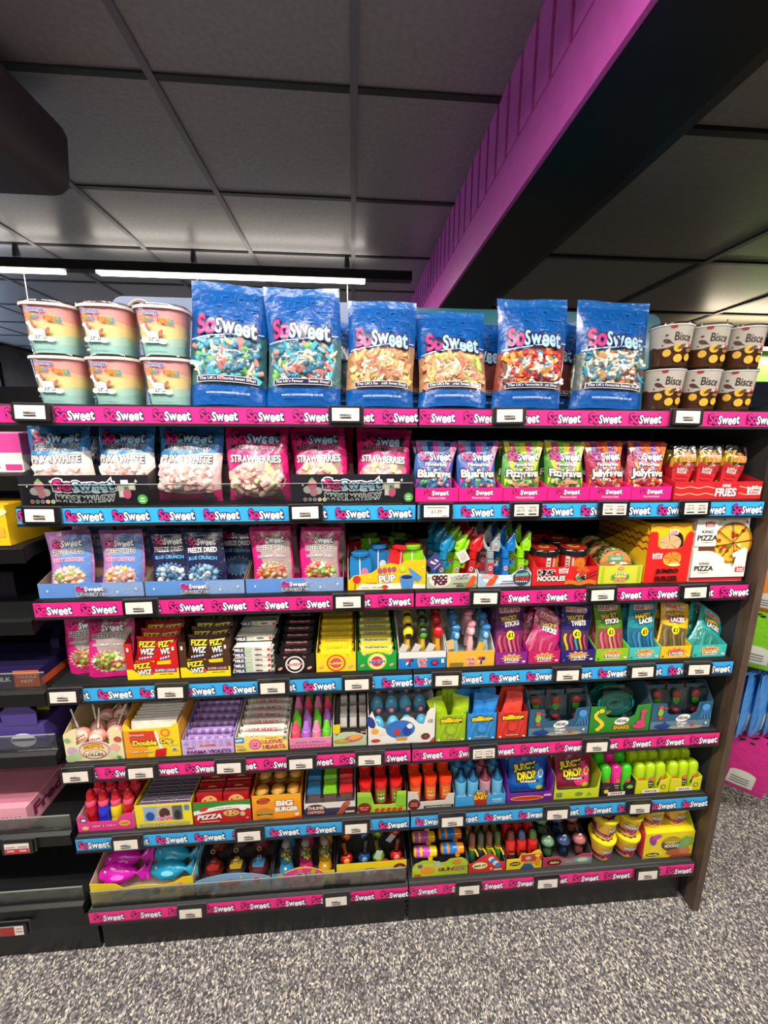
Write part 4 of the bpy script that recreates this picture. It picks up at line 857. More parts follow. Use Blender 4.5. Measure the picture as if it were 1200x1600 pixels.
for kd, x0, dx, cols in (('croc', .068, .043, ('#1787b8', '#8fd41a', '#d01c22')), ('shark', .222, .045, ('#9aa0a4', '#1672c4', '#8fd41a'))):
    nm = {'#1787b8': 'teal blue', '#8fd41a': 'lime green', '#d01c22': 'red', '#9aa0a4': 'grey', '#1672c4': 'blue'}
    for c, hx in enumerate(cols):
        sp = [((x0+dx*c+(.004 if kd == 'croc' else 0)-.006*r, .038+.045*r, Z[3]+.004+.012*r), (-.05, (.18 if kd == 'croc' else .02)-.04*r, 0)) for r in range(3)]
        fill(grabber(kd, hx), sp, lambda i: '%s %s lolly in the %s row of its tray' % (nm[hx], 'crocodile grabber' if kd == 'croc' else 'open-jawed shark grabber', ('front', 'second', 'third')[i]), 'animal grabber lollies')
    hang = MB(); pr = PR(); hang.prism([(-.018, -.02), (.018, -.02), (.018, .02), (-.018, .02)], 'y', -.0005, .0005, C('#e6e0e8' if kd == 'shark' else '#4a3a78')); 
    if kd == 'croc':
        pr.poly([(-.010, .010), (-.004, .012), (.002, -.006), (-.004, -.004)], I('#e8e2ee')); pr.poly([(.004, .008), (.009, .006), (.012, -.004), (.006, -.004)], I('#e8e2ee')); pr.rect(-.014, .01, -.015, -.012, I('#b8b0d0'))
        pr.to(hang, flat(-.0005)); tag(hang.part('swing_ticket', None, (.058, .020, Z[3]+.075), (0, -.7, .1)), 'purple swing ticket hanging on the blue crocodile grabber', 'ticket')
        h2 = MB().prism([(-.014, -.017), (.014, -.017), (.014, .017), (-.014, .017)], 'y', -.0005, .0005, C('#e8e6dc')); p2 = PR(); [p2.rect(-.01, .01, .009-.004*i, .0105-.004*i, I('#9a968e')) for i in range(6)]; p2.to(h2, flat(-.0005)); tag(h2.part('swing_ticket', None, (.138, .020, Z[3]+.092), (0, -.5, -.1)), 'white printed swing ticket between green and red crocodiles', 'ticket')
# noodles
def noodle_art(pr, w, h):
    pr.text('KING', -w*.29, h*.72, w*.25, .013, I('#141010'), I('#f6f0ea'), .08, bold=.04); pr.text('NOODLES', -w*.21, h*.38, w*.42, .014, I('#f8f4ee'), I('#141010'), .08, bold=.04); crown(pr, -w*.03, h*.8, .026)
    for i in range(3): wavy(pr, w, h*.05+.004*i, I('#f0a03a'), .0011, .003, 60, .0, w*.49)
    for a in range(7): t = .5+a*.32; pr.poly([(w*.25+.006*cos(t), h*.6+.006*sin(t)), (w*.25+.024*cos(t-.06), h*.6+.024*sin(t-.06)), (w*.25+.024*cos(t+.06), h*.6+.024*sin(t+.06))], I('#f0a03a'))
    pr.ell(w*.24, h*.45, .016, .014, I('#f0d8d0'), 14); pr.ell(w*.25, h*.58, .01, .012, I('#b8402c'), 12); pr.ell(w*.2, h*.4, .007, .007, I('#3a8a4a'), 10); pr.ell(w*.27, h*.4, .007, .006, I('#2a2420'), 10)
    pr.poly([(w*.2, h*.3), (w*.48, h*.82), (w*.485, h*.78), (w*.21, h*.26)], I('#1a1412')); pr.poly([(w*.22, h*.24), (w*.49, h*.62), (w*.495, h*.58), (w*.23, h*.2)], I('#1a1412'))
def noodle_top(w, h): return [(-w/2, h*1.45), (-w*.46, h*1.12), (-w*.42, h), (w*.46, h), (w/2, h*1.05)]
tray('red noodle cup tray with chopsticks picture', .342, .538, 3, .055, .095, .27, '#d81e22', '#b81a1e', noodle_art, noodle_top, y0=.016, ds=.1)
def noodle_cup():
    t = thing('noodle_cup', '', 'cup'); mb = MB().lathe([(.032, .003), (.038, .016), (.039, .022), (.042, .082)], M('gloss', '#c81e22'), 24); pr = PR()
    pr.rect(-.024, -.012, .034, .078, I('#e8dfd4'), 2); [pr.rect(-.022, -.014, .038+.009*i, .043+.009*i, I('#7a6a62'), 2) for i in range(4)]
    for i in range(9): r = .0175-.0018*i; pr.add([(.016+(r+s*.0005)*cos(a), .058+(r+s*.0005)*sin(a)*1.05) for s in (-1, 1) for a in [2*pi*j/16 for j in range(16)]], [(j, (j+1) % 16, 16+(j+1) % 16, 16+j) for j in range(16)], I('#e8a030'))
    pr.text('KING NOODLES', -.004, .056, .04, .005, I('#f4ece4'), rot=pi/2, bold=.03); pr.to(mb, cyl(.0385, .0425, .082)); mb.part('cup', t)
    MB().lathe([(.040, .079), (.0455, .081), (.0455, .094), (.043, .098), (.039, .099)], M('gloss', '#181615'), 24).part('lid', t)
    l = MB().lathe([(.0385, .0992), (.0385, .0998)], M('gloss', '#b82a22'), 20); pr = PR(); pr.ell(0, 0, .018, .014, I('#e0a23a'), 14); pr.ell(.004, .004, .008, .007, I('#7a2018'), 10); pr.to(l, lambda u, v, o: (u, v, .0998+o)); l.part('lid_label', t)
    MB().lathe([(.031, 0), (.0385, .001), (.0395, .014), (.0385, .0165)], M('gloss', '#181615'), 24, cap=False).part('foot_ring', t); return t
fill(noodle_cup, [((.396, .068, Z[3]+.002), (0, 0, .35)), ((.486, .068, Z[3]+.002), (0, 0, -.35)), ((.392, .162, Z[3]+.002), (0, 0, .1)), ((.486, .162, Z[3]+.002), (0, 0, .1))], lambda i: '%s red noodle sweets cup with black lid in the %s row' % (('left', 'right')[i % 2], ('front', 'rear')[i//2]), 'noodle sweets cups')
# taco
def taco_art(pr, w, h):
    for x in (-w*.44, -w*.4, w*.4, w*.44): pr.rect(x, x+.002, .002, h-.002, I('#a8b82a'))
    pr.text('MEXI', 0, h*.56, w*.26, .009, I('#e0e0c8'), I('#5a9a4a'), .12, bold=.04); pr.text('TACO!', 0, h*.24, w*.28, .014, I('#c8622a'), I('#f0e8b0'), .06, bold=.04); crown(pr, 0, h*.86, .014, '#d8384a', tc='#f4e4d8')
    pr.ell(-w*.17, h*.38, .004, .009, I('#4a9a4a'), 10); pr.ell(w*.17, h*.38, .004, .009, I('#4a9a4a'), 10)
tray('lime yellow taco tray beside the red burger box', .541, .675, 3, .055, .07, .25, '#cfd23c', '#c6c83a', taco_art, y0=.016, ds=.1)
def taco():
    t = thing('gummy_taco', '', 'sweets'); mb = MB(); rows = []
    for j in range(9):
        a = pi*j/8; rows.append([(-.052*cos(a), y, .05*sin(a)) for y in (-.02, -.0185)])
    mb.prism([(-.05*cos(pi*j/10), .044*sin(pi*j/10)) for j in range(11)], 'y', -.02, -.016, M('sweet', '#c98a52')); mb.prism([(-.05*cos(pi*j/10), .044*sin(pi*j/10)) for j in range(11)], 'y', .012, .016, M('sweet', '#c98a52')); mb.part('shell', t)
    g = MB(); rr = random.Random(2)
    for i in range(15): a = pi*(i+.5)/15; g.ball((-.047*cos(a), rr.uniform(-.012, .008), .042*sin(a)+.003), (.008, .007, .005), M('sweet', ('#4fa03a', '#74b83e', '#3f8a34')[i % 3]), 7, 4)
    g.part('lettuce', t); r_ = MB()
    for i in range(8): a = pi*(i+.7)/8.5; r_.ball((-.04*cos(a), rr.uniform(-.008, .006), .04*sin(a)+.002), .007, M('sweet', ('#c82c24', '#8a4a2c')[i % 2]), 7, 4)
    r_.part('filling', t)
    l = MB(); pr = PR(); pr.rect(-.022, .022, .012, .03, I('#5aa878')); crown(pr, .006, .034, .018, '#d8342c', tc='#f4e8dc'); pr.text('TACO', 0, .02, .03, .007, I('#e8efe0'), bold=.03); pr.to(l, flat(-.0206)); l.part('label', t)
    f = MB(); rows = []
    for j in range(11):
        a = pi*j/10; rows.append([(-.058*cos(a)*(1+.03*sin(j*3)), y*(1-.55*sin(a)), .054*sin(a)+.004*sin(j*5+y*200)) for y in (-.032, -.026, -.01, .01, .03)])
    f.grid(rows, FILM); f.grid([[(-.058*cos(pi*j/10), -.032*(1-.3*k), .054*sin(pi*j/10)*(1-k/4*.0)*k/4) for j in range(11)] for k in range(5)], FILM); f.part('wrapper', t); return t
fill(taco, [((.608, .062, Z[3]+.046), (-.1, -.03, 0)), ((.606, .118, Z[3]+.05), (-.1, .05, 0)), ((.608, .172, Z[3]+.055), (-.1, 0, 0))], lambda i: 'wrapped gummy taco %s' % ('in the front of the lime tray', 'second from the front in the lime tray', 'farthest back in the lime tray')[i], 'gummy tacos')
# jumbo burger box: red front with scooped cut-out, yellow box inside
def jb_top(w, h): return [(-w*.5, h*.86), (-w*.46, h*.9), (-w*.34, h*.9), (-w*.3, h*.86), (-w*.28, h*.66), (-w*.2, h*.6), (w*.18, h*.6), (w*.3, h*.64), (w*.36, h*.84), (w*.42, h*.9), (w*.5, h*.88)]
def jb_art(pr, w, h):
    crown(pr, -w*.26, h*.48, .028)
    pr.ell(w*.08, h*.42, .028, .022, I('#e8a83a'), 20); pr.ell(w*.09, h*.46, .026, .015, I('#d88a30'), 18); [pr.poly([(w*.08, h*.45), (w*.08+.026*cos(a-.04), h*.45+.018*sin(a-.04)), (w*.08+.026*cos(a+.04), h*.45+.018*sin(a+.04))], I('#7a3a1a')) for a in (.6, 1.8, 3.2, 4.4, 5.6)]
    pr.ell(w*.14, h*.32, .02, .005, I('#f6e0a0'), 14); pr.text('JUMBO', .0, h*.2, w*.5, .015, I('#2a0d0a'), I('#b81a18'), .03, bold=.05); pr.text('BURGER', .0, h*.075, w*.5, .014, I('#2a0d0a'), I('#b81a18'), .03, bold=.05)
tray('tall red and yellow burger box with scooped front', .681, .818, 3, .172, .168, .24, '#d8211f', '#e8b818', jb_art, jb_top, y0=.016, ds=.012, name='display_box', cat='box', sart=lambda pr, d, h: [pr.add([(d*i/24, h*yy+.0045*sin(i*2.1)+s*.0025) for s in (-1, 1) for i in range(25)], [(i, i+1, 26+i, 25+i) for i in range(24)], I('#a81a1c')) for yy in (.6, .72, .84)])
def jburger():
    t = thing('gummy_burger_carton', '', 'box'); mb = MB().box(-.062, .062, 0, .05, 0, .176, C('#ecc01c')); pr = PR()
    pr.ell(.004, .118, .036, .026, I('#c89a6a'), 22); pr.ell(.022, .12, .02, .03, I('#1c1612'), 16); pr.ell(.002, .118, .033, .024, I('#d8b080'), 20); [pr.poly([(.0, .118), (.03*cos(a-.03), .118+.022*sin(a-.03)), (.03*cos(a+.03), .118+.022*sin(a+.03))], I('#8a5a32')) for a in (.5, 1.7, 3.0, 4.3, 5.5)]
    crown(pr, .008, .152, .026); wavy(pr, .124, .17, I('#c8281c'), .001, .002); pr.to(mb, flat(0)); mb.part('carton', t); return t
fill(jburger, [((.7495, .0195+.053*i, Z[3]+.002), (0, 0, 0)) for i in range(4)], lambda i: 'yellow gummy burger carton, %s in the red burger box' % ('front', 'second', 'third', 'rearmost')[i], 'gummy burger cartons')
# pizza box display
def pz_art(pr, w, h):
    cx, cy, r = w*.22, h*.60, w*.37
    pr.rect(-w*.498, w*.498, .001, h*.07, I('#c8202a')); 
    pr.rect(-w*.18, w*.46, h*.30, h*.985, I('#f0ebe2'))
    pr.ell(cx, cy, r, r, I('#b4761f'), 36); pr.ell(cx, cy, r*.88, r*.88, I('#e9b83a'), 36)
    for i in range(16): a = R.uniform(0, 6.28); q = R.uniform(.25, .78); pr.ell(cx+r*q*cos(a), cy+r*q*sin(a), r*.095, r*.09, I(R.choice(('#b8301f', '#c8442a', '#5a8a2a', '#f0dc9a', '#8a3418'))), 10)
    for i in range(8): a = pi/4*i+.15; pr.poly([(cx-.001*sin(a), cy+.001*cos(a)), (cx+r*cos(a)-.0016*sin(a), cy+r*sin(a)+.0016*cos(a)), (cx+r*cos(a)+.0016*sin(a), cy+r*sin(a)-.0016*cos(a)), (cx+.001*sin(a), cy-.001*cos(a))], I('#6a2414'))
    pr.poly([(-w*.498, h*.075), (w*.498, h*.075), (w*.498, h*.52), (w*.30, h*.40), (w*.27, h*.25), (w*.2, h*.21), (w*.12, h*.24), (w*.07, h*.38), (-w*.1, h*.46), (-w*.45, h*.55), (-w*.498, h*.52)], I('#eee9e0'))
    pr.rect(-w*.498, -w*.115, h*.56, h*.995, I('#f2ede5')); pr.rect(-w*.42, -w*.12, h*.49, h*.555, I('#6a3a22'))
    crown(pr, -w*.26, h*.9, .026, '#c8202a', tc='#f4ece4'); pr.text('KING', -w*.29, h*.785, w*.2, .009, I(INK), bold=.01); pr.text('PIZZA', -w*.28, h*.69, w*.36, .015, I(INK), bold=.02); pr.text('- Originale -', -w*.28, h*.62, w*.26, .004, I(INK))
    pr.text('KING', -w*.28, h*.295, w*.18, .007, I(INK), bold=.01); pr.text('PIZZA', -w*.28, h*.22, w*.34, .014, I(INK), bold=.02); pr.text('- Originale -', -w*.28, h*.15, w*.24, .004, I(INK)); crown(pr, w*.39, h*.2, .026, '#c8202a', tc='#f4ece4')
    pr.poly([(w*.2, h*.44), (w*.42, h*.54), (w*.46, h*.5), (w*.38, h*.45), (w*.24, h*.38)], I('#f2efe8'))
    for x, y, c in ((-w*.02, h*.97, '#7a9a4a'), (w*.4, h*.93, '#a03020'), (w*.45, h*.82, '#5a8a3a'), (-w*.07, h*.92, '#c8b8a0')): pr.ell(x, y, .003, .005, I(c), 8, rot=.6)
b_ = thing('pizza_sweets_display_box', 'white pizza sweets box with red base, right end of the third shelf', 'box', (.908, .016, Z[3]+.0003), (-.035, 0, 0))
mb = MB().box(-.085, .085, 0, .19, 0, .195, C('#eeeae2')); pr = PR(); pz_art(pr, .17, .195); pr.to(mb, flat(0)); mb.part('carton', b_)
MB().box(-.0845, .0845, .002, .19, .195, .1965, C('#f2eee6')).part('lid_flap', b_)

# ================================================================== SHELF 4
fd_bag('c', 'magenta multicolour pouch standing loose, behind its twin at the far left', -.925, .075, 4, -.1, .06, -.06, 101, .125, .178, 16, .001)
fd_bag('c', 'magenta multicolour pouch standing loose in front, fourth shelf left', -.856, .050, 4, -.12, 0, -.02, 102, .128, .178, 22, .001)
fd_bag('c', 'magenta pouch in the rear of the fourth shelf, left', -.9, .16, 4, -.04, 0, 0, 103, .125, .178, 0, .001, full=False)
# popping candy boxes with side posts
def fizz_top(w, h): return [(-w/2, h*2.45), (-w*.36, h*2.45), (-w*.36, h*1.1), (-w*.3, h*1.22), (-w*.14, h*1.3), (w*.02, h*1.18), (w*.1, h*.98), (w*.36, h*1.0), (w*.36, h*2.45), (w/2, h*2.45)]
def fizz_art(c, c2):
    def art(pr, w, h):
        pr.rect(-w*.498, w*.498, .001, h*.72, I('#f0dc14')); pr.rect(w*.0, w*.46, h*.45, h*.9, I(c)); pr.ell(-w*.17, h*.85, w*.22, h*.42, I(c), 18)
        for s, x, y, ww, r in (('FIZZ', -w*.19, h*.95, w*.3, .1), ('WIZ', -w*.15, h*.52, w*.26, .1)): pr.text(s, x, y, ww, .0145, I('#f4ea2a') if s == 'FIZZ' else I('#f6f2ea'), I('#1a1008'), .06, bold=.04, rot=r)
        pr.text('SUPER LOUD', w*.24, h*.62, w*.38, .007, I('#d8e2f4') if c2 else I('#e8b0a8'), I('#3a5a9a') if c2 else I('#5a2018'), .08, bold=.03); pr.text('POPPING CANDY', w*.26, h*.36, w*.26, .0032, I('#5a3a10')); pr.ell(-.002, h*.5, .0055, .005, I('#d83a30'), 10)
        for x in (-w*.43, w*.43): pr.rect(x-.003, x+.003, h*1.95, h*2.2, I('#f0e6d8'))
    return art
def fizz_pack(c):
    def make():
        t = thing('popping_candy_sachet', '', 'sachet'); mb = MB(); S = bag_surface(.062, .095, .008, 5); us = [.031*(2*i/8-1) for i in range(9)]
        mb.grid([[S(u, .095*r/10, 0) for u in us] for r in range(11)], M('foil', c)); mb.grid([[S(u, .095*r/10, 0, True) for u in us[::-1]] for r in range(11)], M('foil', c)); pr = PR()
        pr.text('FIZZ', 0, .074, .044, .015, I('#e6d82a'), I('#1a1008'), .06, bold=.04); pr.text('WIZ', .002, .054, .038, .015, I('#f4efe4'), I('#1a1008'), .06, bold=.04); pr.text('SUPER', .0, .037, .04, .008, I('#c8d2ea'), I('#3a4a8a'), .06, bold=.03, rot=.15); pr.rect(-.027, .027, .004, .028, M('foil', '#e8d21a'), 4, 2)
        pr.to(mb, S, .0008); mb.part('sachet_foil', t, ang=1.2); MB().box(-.031, .031, -.0006, .0006, .0905, .0955, M('foil', c)).part('crimped_seal', t); return t
    return make
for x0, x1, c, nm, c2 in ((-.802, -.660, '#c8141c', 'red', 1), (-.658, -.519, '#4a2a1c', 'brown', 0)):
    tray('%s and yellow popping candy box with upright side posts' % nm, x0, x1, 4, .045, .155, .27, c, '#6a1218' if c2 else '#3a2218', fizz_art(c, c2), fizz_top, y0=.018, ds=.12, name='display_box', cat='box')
    xc = (x0+x1)/2; sp = [((xc-.03+.062*(i % 2), .034+.028*(i//2), Z[4]+.018+.011*(i//2)), (-.28, (.05, -.09)[i % 2], 0)) for i in range(8)]
    fill(fizz_pack('#c01820' if c2 else '#46281c'), sp, lambda i: '%s popping candy sachet, %s column, %s row from the front' % (nm, ('left', 'right')[i % 2], ORD[i//2]), '%s popping candy sachets' % nm)
# stacked bars
def bar(w, d, h, c, art=None, name='chew_bar', end=None, c2=None):
    def make():
        t = thing(name, '', 'sweet bar'); mb = MB(); e = .004
        mb.prism([(-w/2+.006, 0), (w/2-.006, 0), (w/2-.006, h), (-w/2+.006, h)], 'y', 0, d, M('foil', c)); mb.v = [(x, y, z) for x, y, z in mb.v]
        pr = PR(); art(pr, w, h) if art else None; pr.to(mb, flat(0)); 
        if c2: PR().rect(-w*.44, w*.44, d*.1, d*.9, I(c2)).to(mb, lambda u, v, o: (u, v, h+o))
        mb.part('wrapper', t)
        for s in (-1, 1): MB().box(s*(w/2-.003)-.003, s*(w/2-.003)+.003, .002, d-.002, h*.4, h*.55, M('foil', end or c)).part('crimped_end', t)
        return t
    return make
def milk_art(pr, w, h):
    pr.rect(-w*.46, -w*.2, .0005, h-.0005, I('#1c2250')); pr.text('MILK', -w*.33, h*.45, w*.22, h*.55, I('#f4f2ee'), bold=.04); pr.rect(-w*.19, -w*.02, .001, h-.001, I('#b8ccb0')); pr.text('Nougat', w*.14, h*.5, w*.18, h*.45, I('#3a2c22'), bold=.02); pr.ell(w*.4, h*.45, .004, .0045, I('#c8423a'), 10)
tray('low open carton under the stack of cream milk bars', -.517, -.399, 4, .006, .018, .3, '#20264e', '#d8d2c4', y0=.022, ds=.02, name='display_box', cat='carton')
for lay, (n0, st) in enumerate(((9, 0), (8, .0))): pass
sp = []
for i in range(5): sp.append(((-.458, .026, Z[4]+.0025+.0165*i), (0, 0, .03*((i*7) % 3-1))))
for j in range(1, 8): sp.append(((-.458, .026+.03*j, Z[4]+.07+.0165*min(2, (j+1)//2)), (0, 0, .02*((j*5) % 3-1))))
fill(bar(.112, .028, .0155, '#e6e2d6', milk_art, 'milk_chew_bar'), sp, lambda i: 'cream and navy milk bar, %s' % ('%s from the bottom at the front of the stack' % ORD[i] if i < 5 else '%s of those receding behind the stack' % ORD[i-5]), 'cream milk bars')
def chew_box(x0, x1, nm, c, side, txt, tcol, ring, barc, bart, lb, refr=False):
    w = x1-x0; xc = (x0+x1)/2
    def top(w, h): return [(-w/2, h*1.2), (-w*.42, h*1.2), (-w*.36, h*.96), (-w*.28, h*.9), (-w*.2, h*1.02), (0, h*1.14), (w*.2, h*1.02), (w*.28, h*.9), (w*.36, h*.96), (w*.42, h*1.2), (w/2, h*1.2)]
    def art(pr, w, h):
        pr.ell(0, h*.55, w*.24, h*.53, I(ring[0]), 26); pr.ell(0, h*.55, w*.2, h*.45, I(ring[1]), 26); pr.ell(0, h*.55, w*.15, h*.33, I(ring[2]), 24); pr.text(txt, 0, h*.55, w*.4, .0085, I(tcol), I(ring[3]), .07, bold=.035, rot=.05)
        for sx in (-1, 1): pr.ell(sx*w*.37, h*.32, .0075, .0042, I('#e0a090'), 10, rot=.5)
    tray(lb, x0, x1, 4, .05, .13, .28, c, side, art, top, y0=.02, ds=.25, name='display_box', cat='box')
    def bart_(pr, w, h): pr.text(bart, 0, h*.5, w*.62, h*.6, I(tcol), I(ring[3]), .05, bold=.03); pr.rect(-w*.46, -w*.36, .0004, h-.0004, I(ring[1])); pr.rect(w*.36, w*.46, .0004, h-.0004, I(ring[1]))
    sp = [((xc, .0235+.0265*j, Z[4]+.0025+.0125*i), (0, 0, 0)) for j in range(9) for i in range(min(2, 4)) if j == 0] + [((xc, .0235+.0265*j, Z[4]+.0285+.0092*j+.013*i), (0, 0, 0)) for j in range(9) for i in (0, 1)]
    fill(bar(w-.014, .0255, .012, barc, bart_, 'chew_bar'), sp, lambda i: '%s chew bar, %s level, %s from the front of its box' % (nm, ('lower', 'upper')[i % 2], ORD[i//2]), '%s chew bars' % nm)
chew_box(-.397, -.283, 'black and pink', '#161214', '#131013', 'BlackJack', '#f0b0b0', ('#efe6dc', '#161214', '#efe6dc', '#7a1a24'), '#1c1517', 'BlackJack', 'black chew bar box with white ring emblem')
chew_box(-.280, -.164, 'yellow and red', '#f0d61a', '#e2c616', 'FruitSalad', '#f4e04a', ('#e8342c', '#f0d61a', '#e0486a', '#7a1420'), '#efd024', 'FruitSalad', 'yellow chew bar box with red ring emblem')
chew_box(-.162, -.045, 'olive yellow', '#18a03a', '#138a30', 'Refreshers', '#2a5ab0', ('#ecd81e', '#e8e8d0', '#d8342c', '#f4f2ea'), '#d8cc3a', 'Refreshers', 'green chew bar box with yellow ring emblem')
# pop-up lollies
def pop_art(c, c2, a):
    def art(pr, w, h):
        pr.rect(-w*.498, w*.498, h*.62, h*.995, I('#e8e4dc')) if a == 'm' else None
        x = -w*.27 if a == 'm' else w*.22
        pr.ell(x-.006, h*.36, .0032, .009, I('#f0ece4'), 8, rot=-.5); pr.ell(x-.004, h*.5, .0065, .006, I('#d8342c'), 10); pr.ell(x+.006, h*.5, .0065, .006, I('#2a3a8a'), 10); pr.ell(x, h*.26, .003, .008, I('#2a3a8a'), 8)
        x = .0
        pr.text('pop', x, h*.46, .024, .011, I('#e84a4a'), I('#f4f0ea'), .08, bold=.04); pr.text('UPS!', x, h*.2, .022, .009, I('#e84a4a'), I('#f4f0ea'), .08, bold=.04)
        if a == 'm': pr.ell(w*.26, h*.34, .0115, .009, I('#3a2a78'), 14); pr.ell(w*.26, h*.34, .008, .006, I('#c8324a'), 12); pr.rect(w*.4, w*.46, h*.3, h*.55, I('#dfe8c8'))
        else: pr.rect(-w*.44, -w*.16, h*.08, h*.3, I('#8a7a3a'))
    return art
tray('blue and white pop-up lolly tray beside the green chew bar box', -.041, .101, 4, .055, .11, .26, '#1f7ec8', '#e2ded6', pop_art('', '', 'm'), y0=.018, ds=.08)
tray('amber pop-up lolly tray with blue and pink figures', .103, .248, 4, .05, .11, .26, '#e9b23c', '#e2ded6', pop_art('', '', 's'), y0=.018, ds=.08)
def poplolly(c, c2, hand, style):
    def make():
        t = thing('figure_lolly', '', 'lolly'); m = M('gloss', c); m2 = M('gloss', c2)
        MB().lathe([(.008, 0), (.0095, .004), (.0095, .05), (.007, .056), (.006, .075)], M('gloss', hand), 12).part('handle', t)
        h = MB()
        if style == 'm':
            h.ball((0, 0, .094), (.0155, .0145, .019), m, 14, 9); h.part('cap', t)
            f = MB().ball((0, -.003, .0895), (.0125, .0128, .0135), m2, 12, 8); f.part('lower_cap', t)
        else:
            h.ball((0, 0, .083), (.0135, .012, .018), m, 12, 8); h.part('cap', t); g = MB().ball((0, -.002, .105), (.0145, .0125, .0115), m, 12, 8); g.part('rounded_top', t)
            b = MB().ball((0, -.0085, .082), (.008, .006, .011), m2, 10, 6); b.part('pale_front', t)
        return t
    return make
tk = lambda x, y, k, z, r, lb, hx: tag(MB().prism([(-.011, -.015), (.011, -.015), (.011, .015), (-.011, .015)], 'y', -.0005, .0005, C(hx)).part('swing_ticket', None, (x, y, Z[k]+z), (0, r, .15)), lb, 'ticket')
for c, (a, b, hd, lb) in enumerate((('#f0cf1a', '#1c1a1c', '#caa43a', 'yellow and black'), ('#1f3324', '#4fae2c', '#c8a43a', 'green and dark green'), ('#cc1a22', '#b8141c', '#d89a2a', 'red'))):
    fill(poplolly(a, b, hd, 'm'), [((-.014+.045*c+.004*r, .036+.045*r, Z[4]+.008+.012*r), (-.12, .05, 0)) for r in range(3)], lambda i: '%s round-capped lolly, %s row of the blue tray' % (lb, ORD[i]), 'round-capped lollies')
for i, x in enumerate((-.026, .012, .053)): tk(x, .0225, 4, .062, .5, '%s cream folded ticket in the blue pop tray' % ('left', 'middle', 'right')[i], '#d8d0c0')
for c, (a, b, lb) in enumerate((('#2a7ab8', '#8fc0dc', 'left blue'), ('#e79aa6', '#f4c6c8', 'pink'), ('#2a7ab8', '#8fc0dc', 'right blue'))):
    fill(poplolly(a, b, '#e0a8ac' if c == 1 else '#7fb0c8', 's'), [((.132+.044*c+.003*r, .036+.045*r, Z[4]+.008+.014*r+(.012 if c == 1 else 0)), (-.1, .04, (.2, 0, -.2)[c])) for r in range(3)], lambda i: '%s two-lobed lolly, %s row of the amber tray' % (lb, ORD[i]), 'two-lobed lollies')
tk(.114, .0235, 4, .07, -.1, 'amber printed ticket at the left of the amber tray', '#d8b878'); tk(.205, .0235, 4, .06, .35, 'amber folded ticket in front of the right blue lolly', '#dcae3c')
# sour stick / laces bags in small trays
def bb_tray(c, t1, tc):
    def art(pr, w, h):
        pr.ell(0, h*.55, w*.36, h*.4, I('#f0c01a' if c != '#eec31c' else '#e8622a'), 20, star=.4); pr.text(t1[0], 0, h*.7, w*.4, .0062, I('#d8342c'), I('#f8f0d0'), .05, bold=.05); pr.text(t1[1], 0, h*.42, w*.44, .008, I('#f8f4ea'), I('#2a1430'), .09, bold=.05); pr.rect(-w*.22, w*.22, h*.18, h*.23, I('#f4efe6')); pr.ell(-w*.42, h*.2, .0035, .0035, I('#3a8a4a'), 10); pr.rect(w*.34, w*.44, h*.18, h*.32, I('#e8e2dc'))
    return art
def bb_art(t1, band, col, fill_c, pound=True):
    def art(pr, w, h):
        pr.add([(-w*.46+w*.92*i/8, h*(.09+.44*j/5)) for j in range(6) for i in range(9)], [(9*j+i, 9*j+i+1, 9*j+i+10, 9*j+i+9) for j in range(5) for i in range(8)], M('foil', fill_c))
        pr.text('BEBETO', 0, h*.9, w*.66, .0115, I('#c8283a'), I('#f6efe6'), .09, bold=.045); pr.ell(0, h*.70, w*.44, h*.12, M('foil', band), 20, 3, star=.35)
        pr.text(t1[0], -.003, h*.755, w*.56, .0135, I('#f0c42a'), I('#241430'), .08, bold=.05, rot=.1); pr.text(t1[1], .006, h*.665, w*.5, .0135, I('#f6f2ec'), I('#241430'), .08, bold=.05, rot=.1)
        for i in range(5): pr.add([(-w*.34+w*.16*i+.004*sin(j)+s*.0032, h*(.06+.4*j/6)) for s in (-1, 1) for j in range(7)], [(j, j+1, 8+j, 7+j) for j in range(6)], M('gloss', col[i % len(col)]))
        if pound: pr.ell(0, h*.47, .0135, .0135, I('#f2dc14'), 22, 2); pr.text('\u00a31', 0, h*.47, .0145, .0125, I('#14120c'), bold=.04)
    return art
BB = [(.250, .349, '#8a1f8a', ('WACKY', 'STICKS'), '#4a1450', '#6a2a78', '#7a2a60', ('#e05a6a', '#c8405a', '#e88a8a'), 'purple', 'sour sticks', 1),
      (.351, .451, '#c01c68', ('WACKY', 'STICKS'), '#c8186e', '#8a1450', '#a83060', ('#e05a80', '#b82a5a'), 'hot pink', 'sour sticks', 0),
      (.453, .561, '#2a1c78', ('WACKY', 'TWISTS'), '#241a5c', '#3a2a8a', '#4a3050', ('#e0b02a', '#c84060', '#3aa0b0'), 'navy', 'twists', 1),
      (.563, .669, '#8cc22a', ('WACKY', 'STICKS'), '#5a8a22', '#3a5a1c', '#8a4a4a', ('#e0707a', '#c84a5a', '#e89a90'), 'green', 'sour sticks', 1),
      (.670, .771, '#4cc0bc', ('HAPPY', 'LACES'), '#2a8a98', '#1f6a78', '#2a6a88', ('#2a7ab0', '#4a9ac8', '#1f5a88'), 'steel blue', 'laces', 1),
      (.772, .873, '#eec31c', ('HAPPY', 'LACES'), '#e8bd14', '#c83a8a', '#6a5a3a', ('#8a7a4a', '#5a4a30'), 'yellow', 'laces', 1),
      (.878, .990, '#3cbab4', ('HAPPY', 'LACES'), '#2ab0ac', '#1f8a8a', '#3a8a80', ('#2a7a78', '#50a89a'), 'teal', 'laces', 0)]
